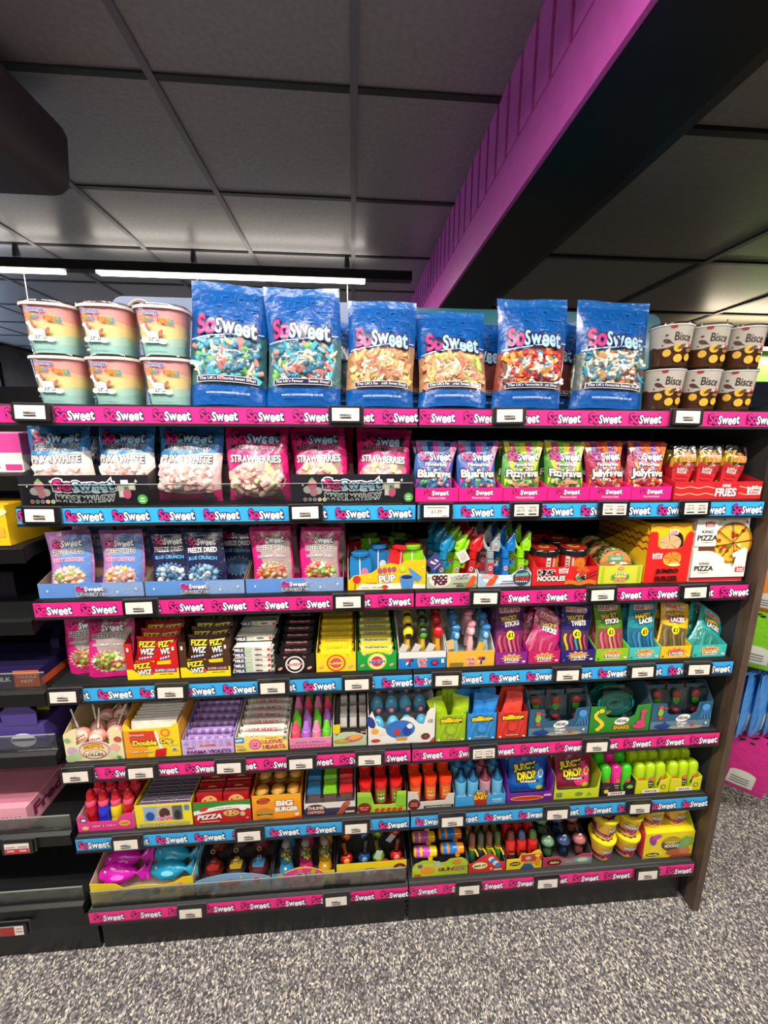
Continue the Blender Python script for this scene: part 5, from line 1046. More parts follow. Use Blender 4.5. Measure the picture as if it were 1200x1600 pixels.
for bi, (x0, x1, tc, t1, c, band, flc, col, nm, kd, pound) in enumerate(BB):
    xc = (x0+x1)/2; tray('small %s %s tray on the fourth shelf' % (nm, kd), x0, x1, 4, .04, .075, .22, tc, tc, bb_tray(tc, t1, c), y0=.018, ds=.1, group='small sour sweet trays')
    lean, tilt, yaw = ((-.2, .01, .0), (-.42, .42, -.25), (-.2, .02, -.1), (-.22, .03, .02), (-.12, .02, .03), (-.3, .2, -.1), (-.5, .62, -.2))[bi]
    w, h = .092, (.172, .15, .165, .168, .172, .165, .15)[bi]
    def art(pr, w, h, t1=t1, band=band, col=col, flc=flc, pound=pound): bb_art(t1, band, col, flc, pound)(pr, w, h)
    for r in range(3):
        wd = ('front', 'second', 'rear')[r]
        bag('sour_sweet_bag', '%s %s bag, %s one in its small tray' % (nm, kd, wd), 'sweet bag', w, h, .022, [(.94, c, 10), (1, c, 2)], (xc-(.022 if bi in (1, 6) else .006 if bi == 5 else 0)-.004*r*(bi in (1, 6)), .036+.038*r, Z[4]+.004+.006*r), (lean+.05*r, tilt, yaw), art, 120+bi*3+r, group='sour sweet bags', back=c, nx=12)

# ================================================================== SHELF 5
def lolly_top(w, h): return [(-w/2, h*1.02), (-w*.36, h*1.2), (-w*.26, h*1.25), (-w*.3, h*.62), (-w*.24, h*.66), (-w*.08, h*.74), (w*.06, h*.74), (w*.2, h*.66), (w*.26, h*.58), (w*.3, h*1.2), (w*.38, h*1.22), (w/2, h*1.04)]
def mega_art(pr, w, h):
    for x, y, c in ((-w*.38, h*.4, '#c8a8c8'), (-w*.3, h*.2, '#b8d0a0'), (w*.36, h*.45, '#e8b0a0'), (w*.3, h*.2, '#c8d8a8'), (-w*.42, h*.12, '#a8c890')): pr.ell(x, y, .014, .014, I(c), 16)
    pr.ell(.0, h*.42, w*.27, h*.36, I('#c8a0b8'), 24); pr.ell(0, h*.4, w*.24, h*.3, I('#f0d9a8'), 24); pr.text('MEGA', 0, h*.56, w*.32, .0135, I('#f0b02a'), I('#8a3a1a'), .07, bold=.05, arc=.003); pr.ell(0, h*.27, w*.2, h*.18, I('#8a2a1c'), 22); pr.ell(0, h*.27, w*.185, h*.16, I('#f4e6c8'), 22)
    pr.text('DOUBLE', 0, h*.35, w*.18, .004, I('#6a3a1a')); pr.text('LOLLIES', 0, h*.24, w*.3, .0095, I('#3a1a10'), bold=.03); pr.ell(w*.43, h*.8, .011, .009, I('#c8484a'), 14); pr.ell(-w*.43, h*.85, .008, .007, I('#8ab878'), 12); pr.ell(w*.42, h*.1, .006, .006, I('#4a9a4a'), 12)
tray('cream lollipop box with scooped front at the left of the fifth shelf', -.999, -.838, 5, .085, .16, .29, '#ece2b0', '#d8cc9a', mega_art, lolly_top, y0=.018, ds=.14, name='display_box', cat='box')
def big_lolly():
    t = thing('wrapped_lolly', '', 'lolly'); m = MB().ball((0, 0, 0), (.025, .0165, .025), M('foil', '#e89a8a'), 16, 9); pr = PR()
    pr.ell(0, .0, .019, .017, I('#f2d9cc'), 18, 2); pr.text('CHEWY', .0, .004, .028, .0065, I('#c8402c'), I('#f6ead8'), .05, bold=.04, rot=.1); pr.text('DOUBLE', 0, -.006, .026, .006, I('#d8802a'), bold=.04)
    pr.to(m, lambda u, v, o: (u, -math.sqrt(max(0, 1-(u/.025)**2-(v/.025)**2))*.0165-o-.0006, v)); m.part('wrapper', t); MB().tube([(0, 0, .023), (0, .006, .085)], .0022, M('plastic', '#eeeae2'), 7).part('stick', t)
    MB().lathe([(.0035, .022), (.0075, .031), (.003, .027)], M('film', '#f6f0e8'), 10).part('twist', t); return t
sp = [((-.966, .045, Z[5]+.062), (-.2, -.3, .3)), ((-.918, .04, Z[5]+.06), (-.1, .05, 0)), ((-.872, .046, Z[5]+.066), (-.25, .25, -.3)), ((-.945, .085, Z[5]+.05), (-.4, -.3, .2)), ((-.895, .088, Z[5]+.055), (-.3, .5, .3)), ((-.955, .14, Z[5]+.05), (-.3, .9, .3)), ((-.905, .14, Z[5]+.055), (-.5, -.2, .3)), ((-.86, .13, Z[5]+.05), (-.2, .4, -.3)), ((-.93, .2, Z[5]+.06), (-.4, .7, .1)), ((-.87, .2, Z[5]+.06), (-.3, -.5, 0))]
fill(big_lolly, sp, lambda i: 'pink wrapped lolly, %s' % ('left one in front of the lollipop box', 'middle one in front of the lollipop box', 'right one in front of the lollipop box', 'left in the second row of the lollipop box', 'right in the second row of the lollipop box', 'left in the third row of the lollipop box', 'middle in the third row of the lollipop box', 'right in the third row of the lollipop box', 'left in the back of the lollipop box', 'right in the back of the lollipop box')[i], 'wrapped lollies')
def dd_top(w, h): return [(-w/2, h*1.08), (-w*.44, h*1.12), (-w*.36, h*.94), (w*.36, h*.98), (w*.42, h*1.08), (w/2, h*1.06)]
def dd_art(pr, w, h):
    pr.rect(-w*.498, -w*.1, .001, h*.9, I('#f0a01e')); pr.rect(-w*.4, w*.1, h*.5, h*.88, I('#d8402a')); pr.ell(w*.25, h*.8, .014, .014, I('#e8862a'), 16); pr.ell(w*.25, h*.8, .008, .008, I('#f4c02a'), 14)
    pr.poly([(w*.05, h*.86), (w*.1, h*.9), (w*.2, h*.2), (w*.13, h*.2)], I('#f2ead2')); pr.poly([(w*.02, .002), (w*.22, .002), (w*.25, h*.3), (w*.05, h*.26)], I('#d01f2a'))
    pr.text('Double', -w*.13, h*.5, w*.42, .0155, I('#f6e03a'), I('#6a1a14'), .08, bold=.05); pr.text('Dip', w*.26, h*.52, w*.2, .0165, I('#f6e03a'), I('#6a1a14'), .08, bold=.05); pr.text('Swizzels', -w*.26, h*.78, w*.26, .007, I('#f4e6d0'), I('#a01a1c'), .04)
    pr.text('orange & cherry', -w*.2, h*.22, w*.4, .0065, I('#fbe8c8'), I('#c8502a'), .05); pr.text('36', w*.4, h*.25, .011, .0075, I('#1c2a6a'), I('#f6f4e0'), .12, bold=.03); pr.ell(w*.34, h*.42, .004, .004, I('#c8d8a8'), 10); pr.ell(w*.42, h*.44, .004, .004, I('#c8d8a8'), 10)
tray('yellow and orange dip sweets box with big lettering', -.835, -.679, 5, .1, .15, .28, '#f2d41e', '#e8a824', dd_art, dd_top, y0=.018, ds=.16, name='display_box', cat='box')
fill(bar(.142, .0045, .098, '#e9e4dc', None, 'dip_sachet', '#f0ece6'), [((-.757, .024+.0105*i, Z[5]+.008+.0012*i), (-.18, .015*((i*3) % 3-1), .03*((i*2) % 3-1))) for i in range(20)], lambda i: 'white dip sachet, %s in the yellow dip box' % ('%s from the front' % ORD[i] if i < 12 else '%s from the back' % ORD[19-i]), 'white dip sachets')
def roll_box(x0, x1, c, side, art, hf, hb, roll, n, lb, rl, grp, step=.0125, top=None):
    tray(lb, x0, x1, 5, hf, hb, .29, c, side, art, top, y0=.018, ds=.24, name='display_box', cat='box')
    xc = (x0+x1)/2; sp = [((xc, .024+.0245*(i//2), Z[5]+.004+(hf*.5)+(hb-hf)*.75*(i//2)/(n/2)+.0195*(i % 2)*.55-.01), (0, .02*((i*5) % 3-1), .03*((i*3) % 3-1))) for i in range(n)]
    fill(roll, sp, lambda i: '%s, %s layer, %s from the front' % (rl, ('lower', 'upper')[i % 2], ORD[i//2]), grp)
def roll(c, c2, w, txt=None):
    def make():
        t = thing('sweet_roll', '', 'sweet roll'); mb = MB().lathe([(.0095, -w/2+.008), (.0102, -w/2+.01), (.0102, w/2-.01), (.0095, w/2-.008)], M('gloss', c), 12, ax='x', c=(0, .011, .0105)); pr = PR()
        for i in range(-2, 3): pr.rect(w*.17*i-.006, w*.17*i+.006, -.012, .012, I(c2), 1, 4)
        if txt: pr.text(txt, 0, .002, w*.6, .008, I('#b03a4a'), I('#f4f0ea'), .06, bold=.04)
        pr.to(mb, lambda u, v, o: (u, .011-(.0102+o)*cos(v/.0102), .0105+(.0102+o)*sin(v/.0102))); mb.part('wrapper', t)
        for s in (-1, 1): MB().lathe([(.0095, 0), (.004, s*.004), (.0075, s*.009)], M('gloss', c), 10, ax='x', c=(s*(w/2-.008), .011, .0105)).part('twisted_end', t)
        return t
    return make
def pv_art(pr, w, h):
    for i in range(-3, 4): pr.rect(w*.13*i-.006, w*.13*i+.004, h*.55, h*.98, I('#b49ad8'))
    pr.text('Swizzels', .0, h*.66, w*.3, .0075, I('#d83a4a'), I('#f6eef6'), .06, bold=.04); pr.text('GIANT', -w*.33, h*.48, w*.16, .005, I('#4a2a5a'), bold=.03); pr.text('PARMA VIOLETS', w*.02, h*.22, w*.84, .0105, I('#6a2a68'), I('#e4c8ea'), .05, bold=.05)
    pr.text('15p', -w*.42, h*.8, .01, .006, I('#8a9a6a')); pr.ell(w*.42, h*.7, .005, .005, I('#d86a8a'), 10)
roll_box(-.677, -.527, '#cbb0e2', '#b79cd4', pv_art, .05, .13, roll('#a98cc8', '#7a5a9c', .138), 20, 'lilac striped box of giant rolls on the fifth shelf', 'lilac striped sweet roll', 'lilac sweet rolls')
def lh_art(pr, w, h):
    pr.rect(-w*.498, -w*.33, h*.62, h*.99, I('#2a8ac8')); pr.text('NEW', -w*.42, h*.8, w*.13, .008, I('#f4f2ee'), bold=.04, rot=.1)
    pr.ell(-w*.12, h*.5, .018, .018, I('#e8628a'), 18); pr.ell(-w*.12, h*.5, .014, .0135, I('#f08aa8'), 18); pr.ell(-w*.155, h*.56, .002, .002, I('#8a2a4a'), 8); pr.ell(-w*.085, h*.56, .002, .002, I('#8a2a4a'), 8); pr.ell(-w*.12, h*.42, .006, .002, I('#8a2a4a'), 10)
    pr.text('LOVE', w*.24, h*.66, w*.32, .0115, I('#d8303a'), I('#f6e8b0'), .05, bold=.05); pr.text('HEARTS', w*.24, h*.32, w*.42, .0115, I('#d8303a'), I('#f6e8b0'), .05, bold=.05); pr.text('Swizzels', w*.2, h*.93, w*.22, .005, I('#c83a3a')); pr.text('Big', -w*.4, h*.45, w*.12, .007, I('#e87a9a')); pr.ell(w*.02, h*.7, .006, .006, I('#e8a82a'), 10); pr.ell(w*.45, h*.9, .005, .005, I('#5a8ac8'), 10); pr.rect(-w*.46, -w*.3, h*.2, h*.27, I('#a0803a'))
roll_box(-.525, -.370, '#ecd86a', '#cfc6b4', lh_art, .05, .12, roll('#e2dcd0', '#c8bcae', .14, 'LOVE HEARTS'), 16, 'yellow heart sweets box with blue new flash', 'white heart sweet roll', 'white heart sweet rolls')
# crayon candies
def cr_art(pr, w, h): pr.rect(-w*.498, w*.498, .001, h*.4, I('#d86a9a')); pr.text('Candy Crayons', 0, h*.62, w*.72, .0085, I('#8a5a9a'), I('#f4b8cc'), .06, bold=.02); [pr.ell(-w*.42+.012*i, h*.2, .003, .002, I('#f0a8c0'), 8) for i in range(9)]
tray('pink tray of crayon-shaped candies', -.367, -.240, 5, .035, .05, .26, '#e88ab0', '#e6dcd6', cr_art, y0=.02, ds=.05)
def crayon(c):
    def make():
        t = thing('crayon_candy', '', 'sweet'); MB().lathe([(.0125, 0), (.013, .003), (.013, .042), (.0115, .0435)], M('gloss', c), 14).part('barrel', t); MB().lathe([(.0115, .0435), (.0115, .048), (.0075, .06), (.0055, .069), (.002, .0715)], M('gloss', c), 14).part('tip', t)
        MB().lathe([(.0133, .02), (.0136, .022), (.0136, .034), (.0133, .036)], M('gloss', c), 14, cap=False).part('band', t); return t
    return make
cc = ('#f0506a', '#b070d8', '#f088b0', '#6ad42a'); cn = ('coral', 'lilac', 'pink', 'lime green')
for c in range(4):
    for r in range(5):
        k = (c, (c*2+r*3) % 4)[r > 0]
        fill(crayon(cc[k]), [((-.349+.031*c, .04+.036*r, Z[5]+.003+.016*r), (-.06, 0, 0))], lambda i: '%s crayon candy, %s column, %s row of the pink tray' % (cn[k], ORD[c], ORD[r]), 'crayon candies')
def lp_top(w, h): return [(-w/2, h*1.1), (-w*.4, h*.75), (-w*.3, h*.98), (-w*.1, h*1.06), (w*.2, h*.98), (w*.4, h*.82), (w/2, h*.7)]
def lp_art(pr, w, h): pr.ell(w*.1, h*.55, .03, .012, I('#d85a8a'), 16, rot=.2); pr.ell(w*.16, h*.66, .02, .008, I('#e8a83a'), 14, rot=.2); pr.ell(-w*.22, h*.38, w*.25, h*.16, I('#3a3422'), 18); pr.ell(-w*.22, h*.38, w*.23, h*.13, I('#e8d23a'), 18); pr.text('LOLLIPOP', -w*.22, h*.38, w*.38, .0052, I('#1c180c'), bold=.03)
tray('pale green shaped-front tray of black lipstick lollies', -.237, -.134, 5, .045, .09, .26, '#b8cba0', '#d8d2c8', lp_art, lp_top, y0=.02, ds=.06)
def lip():
    t = thing('lipstick_lolly', '', 'lolly'); MB().box(-.0125, .0125, -.010, .010, 0, .045, M('gloss', '#2c2a28')).part('case', t); MB().box(-.0105, .0105, -.0082, .0082, .045, .082, M('gloss', '#8f8c88')).part('cap', t)
    m = MB(); pr = PR(); pr.rect(-.009, .009, .006, .038, I('#4a2e38')); pr.text('LIP', 0, .029, .014, .007, I('#e8c8d0'), bold=.03); pr.text('POP!', 0, .017, .014, .007, I('#e0b0c0'), bold=.03); pr.to(m, flat(-.010)); m.part('label', t)
    MB().box(-.0095, .0095, -.0088, -.0082, .049, .078, M('gloss', '#c9c4be')).part('cap_panel', t); return t
sp = [((-.204+.029*(i % 3), .042+.03*(i//3), Z[5]+.006+.014*(i//3)), (-.05, 0, 0)) for i in range(15)]
fill(lip, sp, lambda i: 'dark lipstick lolly, %s' % rowname(i, 3, 5), 'dark lipstick lollies')
tk(-.2255, .0265, 5, .055, 0, 'yellow ticket standing at the left of the lipstick lollies', '#e2cc1c')
# surprise eggs
def egg_top(w, h): return [(-w/2, h*.9), (-w*.44, h*1.1), (-w*.36, h*.62), (-w*.2, h*.45), (-w*.08, h*.7), (.04*w, h*.86), (w*.16, h*.84), (w*.26, h*.62), (w*.33, h*.6), (w*.38, h*1.0), (w*.42, h*1.1), (w/2, h*1.12)]
def egg_art(pr, w, h):
    pr.ell(-w*.02, h*.48, w*.22, h*.3, I('#2f6ec0'), 22); pr.ell(-w*.46, h*.75, .012, .022, I('#1f3a8a'), 12, rot=.4); pr.ell(-w*.4, h*.45, .012, .010, I('#e8a83a'), 12); pr.ell(-w*.3, h*.38, .008, .008, I('#e8e0d0'), 10); pr.ell(-w*.07, h*.4, .01, .01, I('#c8302a'), 12); pr.ell(w*.08, h*.42, .014, .016, I('#1c3f9a'), 14); pr.ell(w*.12, h*.58, .009, .009, I('#f0ece4'), 12)
    pr.ell(-w*.39, h*.15, .014, .006, I('#c8402c'), 14); pr.rect(-w*.08, w*.08, h*.13, h*.25, I('#c89a3a')); pr.text('CE', w*.43, h*.72, .014, .01, I('#2a2a2a')); pr.ell(w*.36, h*.22, .0135, .011, I('#4a1c18'), 14); pr.ell(w*.36, h*.22, .009, .007, I('#8a3a2a'), 12); pr.poly([(w*.42, .002), (w*.495, .002), (w*.495, h*.2)], I('#b83a2a')); pr.text('surprise eggs inside', 0, h*.05, w*.5, .003, I('#9a948a'))
tray('white egg box with scooped front and blue picture', -.131, .075, 5, .105, .14, .27, '#e9e6de', '#e2dfd8', egg_art, egg_top, y0=.018, ds=.05, name='display_box', cat='box')
def egg(c2):
    def make():
        t = thing('plastic_egg', '', 'egg'); MB().lathe([(0.002, 0), (.012, .002), (.019, .012), (.0215, .024), (.0215, .028)], M('gloss', '#2a80b8'), 18).part('lower_shell', t)
        MB().lathe([(.0212, .028), (.020, .040), (.0155, .052), (.009, .060), (.001, .063)], M('gloss', '#5ab0d4'), 18).part('upper_shell', t)
        m = MB(); pr = PR(); pr.ell(0, .026, .012, .012, I(c2), 16, 2); pr.ell(0, .026, .007, .007, I('#e8e4dc'), 12, 1); pr.to(m, cyl(.0216, .0216, .05)); m.part('sticker', t); return t
    return make
sp = [((-.098+.046*(i % 4), .05+.048*(i//4), Z[5]+.006+.036*(i//4)+(.02 if i % 4 in (1, 2) else 0)*0), (-.12, 0, (.2, -.1, .3, 0)[i % 4])) for i in range(16)]
fill(egg('#c83a5a'), sp, lambda i: 'pale blue plastic egg, %s of the box' % rowname(i, 4, 4), 'blue plastic eggs')
# tiny-sweets boxes
def ml_top(w, h): return [(-w/2, h), (w/2, h)]
def ml_art(c, cd, tx):
    def art(pr, w, h):
        for i in range(-5, 6): pr.poly([(q, max(.001, min(h-.001, r))) for q, r in ((max(-w*.498, min(w*.498, w*.2*i)), 0), (max(-w*.498, min(w*.498, w*.2*i+.006)), 0), (max(-w*.498, min(w*.498, w*.2*i+.036)), h), (max(-w*.498, min(w*.498, w*.2*i+.030)), h))], I(cd))
        pr.text('millions', 0, h*.83, w*.68, .0145, I('#f2d21c'), I('#241a10'), .1, bold=.06); pr.text(tx, 0, h*.13, w*.42, .0045, I('#f0e4b0'), I('#3a2a14'), .05); pr.ell(0, h*.45, .017, .017, I(cd), 18); pr.ell(0, h*.45, .013, .013, I(c), 16); pr.ell(-w*.4, h*.08, .004, .004, I('#e8f0d0'), 10); pr.ell(w*.4, h*.08, .004, .003, I('#f0ece0'), 10)
    return art
for i, (x0, x1, c, cd, nm, tx) in enumerate(((.077, .171, '#a5c61c', '#8fb414', 'lime green', 'APPLE'), (.174, .267, '#3a94d8', '#2c82c4', 'blue', 'BUBBLEGUM'), (.270, .366, '#dc3a2c', '#c82c22', 'red', 'STRAWBERRY'))):
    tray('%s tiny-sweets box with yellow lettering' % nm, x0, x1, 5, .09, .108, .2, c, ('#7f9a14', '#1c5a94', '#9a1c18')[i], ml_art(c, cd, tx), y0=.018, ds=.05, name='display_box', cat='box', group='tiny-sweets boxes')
    xc = (x0+x1)/2
    for j in range(6):
        bag('tiny_sweets_sachet', '%s tiny-sweets sachet, %s column, %s row of its box' % (nm, ('left', 'right')[j % 2], ORD[j//2]), 'sachet', .05, .135, .03, [(1, (c, '#2f8ad8', '#e0483a')[i], 8)], (xc-.018+.038*(j % 2), .04+.04*(j//2), Z[5]+.006), (-.05, (.22, .1)[j % 2]*(-1 if (i+j) % 3 == 0 else 1), (.2, -.3)[j % 2]), None, 200+i*6+j, group='%s tiny-sweets sachets' % nm, back=c, nx=8)
# jelly blister boxes
def vd_top(w, h): return [(-w/2, h), (-w*.26, h*.97), (-w*.24, h*.62), (-w*.18, h*.54), (w*.16, h*.52), (w*.24, h*.6), (w*.27, h*.97), (w/2, h)]
def vd_art(kind):
    def art(pr, w, h):
        g = kind == 'snake'
        if not g: pr.rect(-w*.498, w*.498, .001, h*.3, I('#5f7f94')); pr.ell(w*.1, h*.05, .06, .008, I('#a8a090'), 14)
        pr.add([(.024*cos(a)*(1+.08*sin(2*a))+.006, h*.41+.0115*sin(a)+.003*sin(a+1)) for a in [2*pi*i/22 for i in range(22)]], [list(range(22))], I('#f4f2ee')); pr.text('VIDAL', .006, h*.41, .037, .0095, I('#1a1a1c'), bold=.035)
        if g:
            pr.text('SNAKE', .006, h*.17, .052, .0125, I('#f0a81e'), I('#3a1a08'), .07, bold=.05); c = I('#e8d23a')
            for q in range(9): a = q*.55; pr.ell(-w*.36+.013*sin(a*1.3), h*(.14+.08*q), .0085-.0004*q, .007, c, 10)
            pr.ell(-w*.33, h*.84, .009, .008, c, 12); m = I('#d83a78'); pr.ell(w*.32, h*.2, .022, .009, m, 12); pr.ell(w*.34, h*.34, .015, .009, m, 12); pr.ell(w*.36, h*.55, .006, .018, m, 12); pr.ell(w*.37, h*.76, .0095, .008, m, 12)
        else:
            pr.text('Ocean', .004, h*.22, .034, .0095, I('#f2f4f4'), I('#2a4454'), .06, bold=.04); pr.text('Jelly', .002, h*.1, .026, .0095, I('#f2f4f4'), I('#2a4454'), .06, bold=.04)
            r = I('#d8402f'); gr = I('#8ab83a'); pr.ell(-w*.36, h*.84, .0085, .0075, r, 12); pr.ell(-w*.36, h*.66, .0095, .014, gr, 12); pr.ell(-w*.35, h*.45, .008, .006, r, 10); pr.poly([(-w*.3, h*.86), (-w*.22, h*.8), (-w*.31, h*.8)], r)
            pr.ell(-w*.3, h*.14, .026, .0085, I('#1f3f86'), 14); pr.poly([(-w*.3, h*.2), (-w*.27, h*.34), (-w*.23, h*.18)], I('#1f3f86')); b = I('#4a9ae0'); pr.ell(w*.38, h*.8, .0135, .012, b, 14)
            for q in range(5): pr.add([(w*.38-.012+.006*q+.002*sin(j+q)-.005*j/5*(2-q)*.6+s*.0012, h*(.72-.36*j/5)) for s in (-1, 1) for j in range(6)], [(j, j+1, 7+j, 6+j) for j in range(5)], b)
            pr.ell(w*.2, h*.17, .0065, .005, r, 10); pr.ell(w*.41, h*.2, .004, .004, I('#dfe8ee'), 10)
    return art
def blister(kind):
    def make():
        t = thing('jelly_blister', '', 'sweets'); MB().box(-.036, .036, -.001, .001, 0, .13, M('gloss', '#2a5560' if kind != 'snake' else '#1a6050')).part('backing_card', t)
        if kind == 'snake':
            j = MB()
            for k in range(5):
                r = .012+.0085*k; pts = [(r*cos(a)*1.25, -.008-.0015*k, .075+r*sin(a)*.8) for a in [2*pi*i/24 for i in range(25)]]; j.tube(pts, .0048, M('gloss', '#1c8f86' if k % 2 else '#157a6a'), 7)
            j.part('jelly_snake', t); MB().tube([(-.052, -.012, .045), (-.03, -.016, .046), (-.015, -.016, .05)], [.002, .006, .003], M('gloss', '#c8c03a'), 8).part('snake_head', t)
        else:
            jm = MB(); jm.ball((0, -.009, .098), (.015, .008, .014), M('gloss', '#b82a2c'), 10, 6); jm.part('jelly_piece', t); MB().ball((0, -.009, .08), (.012, .008, .017), M('gloss', '#4a9a2c'), 10, 6).part('jelly_piece', t); MB().ball((.002, -.009, .042), (.014, .008, .009), M('gloss', '#b8303a'), 10, 6).part('jelly_piece', t)
        s = 1 if kind != 'snake' else 1.9; MB().prism([(-.024*s, .028), (.024*s, .028), (.027*s, .034), (.027*s, .118), (.024*s, .124), (-.024*s, .124), (-.027*s, .118), (-.027*s, .034)], 'y', -.021, -.0015, CLEAR).part('blister_dome', t); return t
    return make
for bi, (x0, x1, kind, nm) in enumerate(((.371, .567, 'ocean', 'left sea-creature jelly'), (.569, .771, 'snake', 'green snake jelly'), (.773, .98, 'ocean', 'right sea-creature jelly'))):
    xc = (x0+x1)/2; c = '#2a5a78' if kind == 'ocean' else '#2f8a2c'
    tray('%s box with cut-out front' % nm, x0, x1, 5, .095, .142, .2, c, '#3a5a68', vd_art(kind), vd_top, y0=.018, ds=.04, name='display_box', cat='box', group='jelly boxes')
    if kind == 'ocean': fill(blister('ocean'), [((xc-.066+.066*(i % 3), .05+.045*(i//3), Z[5]+.004), (-.06, 0, 0)) for i in range(6)], lambda i: 'jelly blister, %s of the %s box' % (rowname(i, 3, 2), nm), 'sea-creature jelly blisters')
    else: fill(blister('snake'), [((xc, .055+.045*i, Z[5]+.004), (-.08, 0, 0)) for i in range(3)], lambda i: 'coiled green snake jelly blister, %s in its box' % ('front', 'middle', 'rear')[i], 'snake jelly blisters')

# ================================================================== SHELF 6
def pinkend_top(w, h): return [(-w/2, h*1.5), (-w*.42, h*1.75), (-w*.34, h*1.55), (-w*.28, h*1.0), (w*.2, h), (w*.27, h*1.5), (w*.36, h*1.75), (w/2, h*1.75)]
def pb_art(pr, w, h):
    pr.ell(-w*.38, h*1.25, .011, .009, I('#2a3a7a'), 14); pr.ell(-w*.38, h*1.25, .007, .005, I('#e8e4ec'), 12); pr.text('Push & Twist', -.004, h*.55, w*.42, .009, I('#f4a8c8'), I('#b01c64'), .05, bold=.03); pr.ell(w*.34, h*.72, .017, .011, I('#e8a85a'), 16); pr.rect(w*.28, w*.4, h*.68, h*.76, I('#a04a2a')); pr.ell(-w*.36, h*.4, .01, .007, I('#f0c090'), 12)
    pr.rect(-w*.49, w*.49, .001, h*.13, I('#c8387c'))
tray('pink tray with raised ends holding red-tipped bottles', -1.0, -.837, 6, .032, .06, .26, '#e23c8c', '#e8b8cc', pb_art, pinkend_top, y0=.016, ds=.08)
def tipbottle(c):
    def make():
        t = thing('lipstick_bottle_candy', '', 'bottle'); MB().lathe([(.012, 0), (.0165, .003), (.0165, .02), (.0145, .026), (.0165, .032), (.0165, .058), (.0125, .066)], M('gloss', c), 16).part('body', t); MB().lathe([(.0125, .064), (.0150, .067), (.0150, .080), (.0125, .083)], M('gloss', '#e8507a'), 16).part('collar', t)
        MB().lathe([(.0125, .082), (.0122, .098), (.0085, .112), (.003, .117)], M('gloss', '#e01828'), 16).part('cap', t); return t
    return make
for c, (hx, nm) in enumerate((('#b01018', 'red'), ('#1c2ec8', 'blue'), ('#e0c81a', 'yellow'), ('#b01018', 'dark red'))):
    fill(tipbottle(hx), [((-.969+.036*c+.012*(c > 2)*0, .04+.04*r, Z[6]+.003+.008*r), (-.05, 0, 0)) for r in range(3)], lambda i: '%s candy bottle with red tip, %s row, %s column' % (nm, ORD[i], ORD[c]), 'red-tipped candy bottles')
def cs6_art(pr, w, h):
    pr.rect(-w*.36, w*.34, h*.28, h*.93, I('#c8d0d8')); pr.rect(-w*.35, -w*.12, h*.29, h*.92, I('#8fb4cc')); pr.rect(-w*.12, w*.16, h*.29, h*.92, I('#c8b49a')); pr.rect(w*.16, w*.335, h*.29, h*.92, I('#5a6460'))
    pr.ell(-w*.24, h*.5, .013, .016, I('#2a4a9a'), 14); pr.ell(.02*w, h*.6, .016, .02, I('#4a2c20'), 14); pr.ell(w*.25, h*.5, .01, .018, I('#24282c'), 12)
    pr.text('Barbie', .02*w, h*.4, w*.26, .012, I('#e84a9a'), I('#f8e8f0'), .07, bold=.03, rot=.1); pr.text('CANDY STICKS WITH TATTOO', 0, h*.13, w*.88, .0072, I('#f0e8c0'), I('#4a4a9a'), .07, bold=.03); pr.rect(w*.38, w*.46, h*.72, h*.94, I('#2a8ac8'))
tray('yellow candy sticks box with picture window', -.832, -.666, 6, .08, .085, .28, '#f0dc28', '#d8c424', cs6_art, y0=.016, ds=.01, name='display_box', cat='box')
def smallbox(w, d, h, c, art=None, name='sweets_box', top=None):
    def make():
        t = thing(name, '', 'box'); mb = MB().box(-w/2, w/2, 0, d, 0, h, C(c)); pr = PR(); art(pr, w, h) if art else None; pr.to(mb, flat(0))
        if top: p2 = PR(); top(p2, w, d); p2.to(mb, lambda u, v, o: (u, v, h+o))
        mb.part('carton', t); MB().box(-w/2+.002, w/2-.002, d*.45, d*.5, h, h+.0008, C('#d8d2c8')).part('flap_seam', t); return t
    return make
sp = [((-.797+.05*(i % 3), .0185+.0265*(i//3), Z[6]+.003), (0, 0, 0)) for i in range(30)]
fill(smallbox(.048, .026, .074, '#6f6a78', None, 'candy_sticks_pack', lambda p, w, d: p.rect(-w*.4, w*.4, d*.2, d*.8, I('#54405a'))), sp, lambda i: 'candy sticks pack, %s of the yellow box' % rowname(i, 3, 10), 'candy sticks packs')  # packs and tops coloured darker to paint in the shade inside the box
def pz6_art(pr, w, h):
    pr.rect(-w*.498, w*.498, h*.62, h*.995, I('#2a8a2c')); pr.add([(-w*.498+w*.996*i/12, h*(.5+.22*sin(i/12*2.2))+s*.007) for s in (-1, 1) for i in range(13)], [(i, i+1, 14+i, 13+i) for i in range(12)], I('#f0ece4')); pr.text('e gommose sweets', .02*w, h*.685, w*.3, .0035, I('#4a4a4a'), rot=.05); pr.ell(-w*.32, h*.68, .014, .008, I('#c8302c'), 12, rot=.3)
    pr.text('PIZZA', -w*.22, h*.32, w*.42, .016, I('#f6f2ea'), I('#7a0f10'), .05, bold=.04, rot=.04, slant=.25); pr.ell(w*.16, h*.42, .026, .014, I('#8a4a1c'), 18); pr.ell(w*.16, h*.45, .024, .0115, I('#e0b06a'), 18); [pr.ell(w*.16+.014*cos(a), h*.46+.006*sin(a), .004, .0025, I('#a03a22'), 8) for a in (0, 1.2, 2.5, 3.8, 5)]; pr.ell(w*.37, h*.66, .012, .009, I('#f4f0ea'), 12); pr.ell(w*.36, h*.4, .008, .009, I('#e0b08a'), 12); pr.text('15p', w*.44, h*.2, .009, .005, I('#f0e0d0')); pr.rect(-w*.4, -w*.05, h*.1, h*.14, I('#f0b0a0'))
tray('red and green pizza sweets box', -.663, -.491, 6, .078, .095, .28, '#c41a1e', '#8a1216', pz6_art, y0=.016, ds=.1, name='display_box', cat='box')
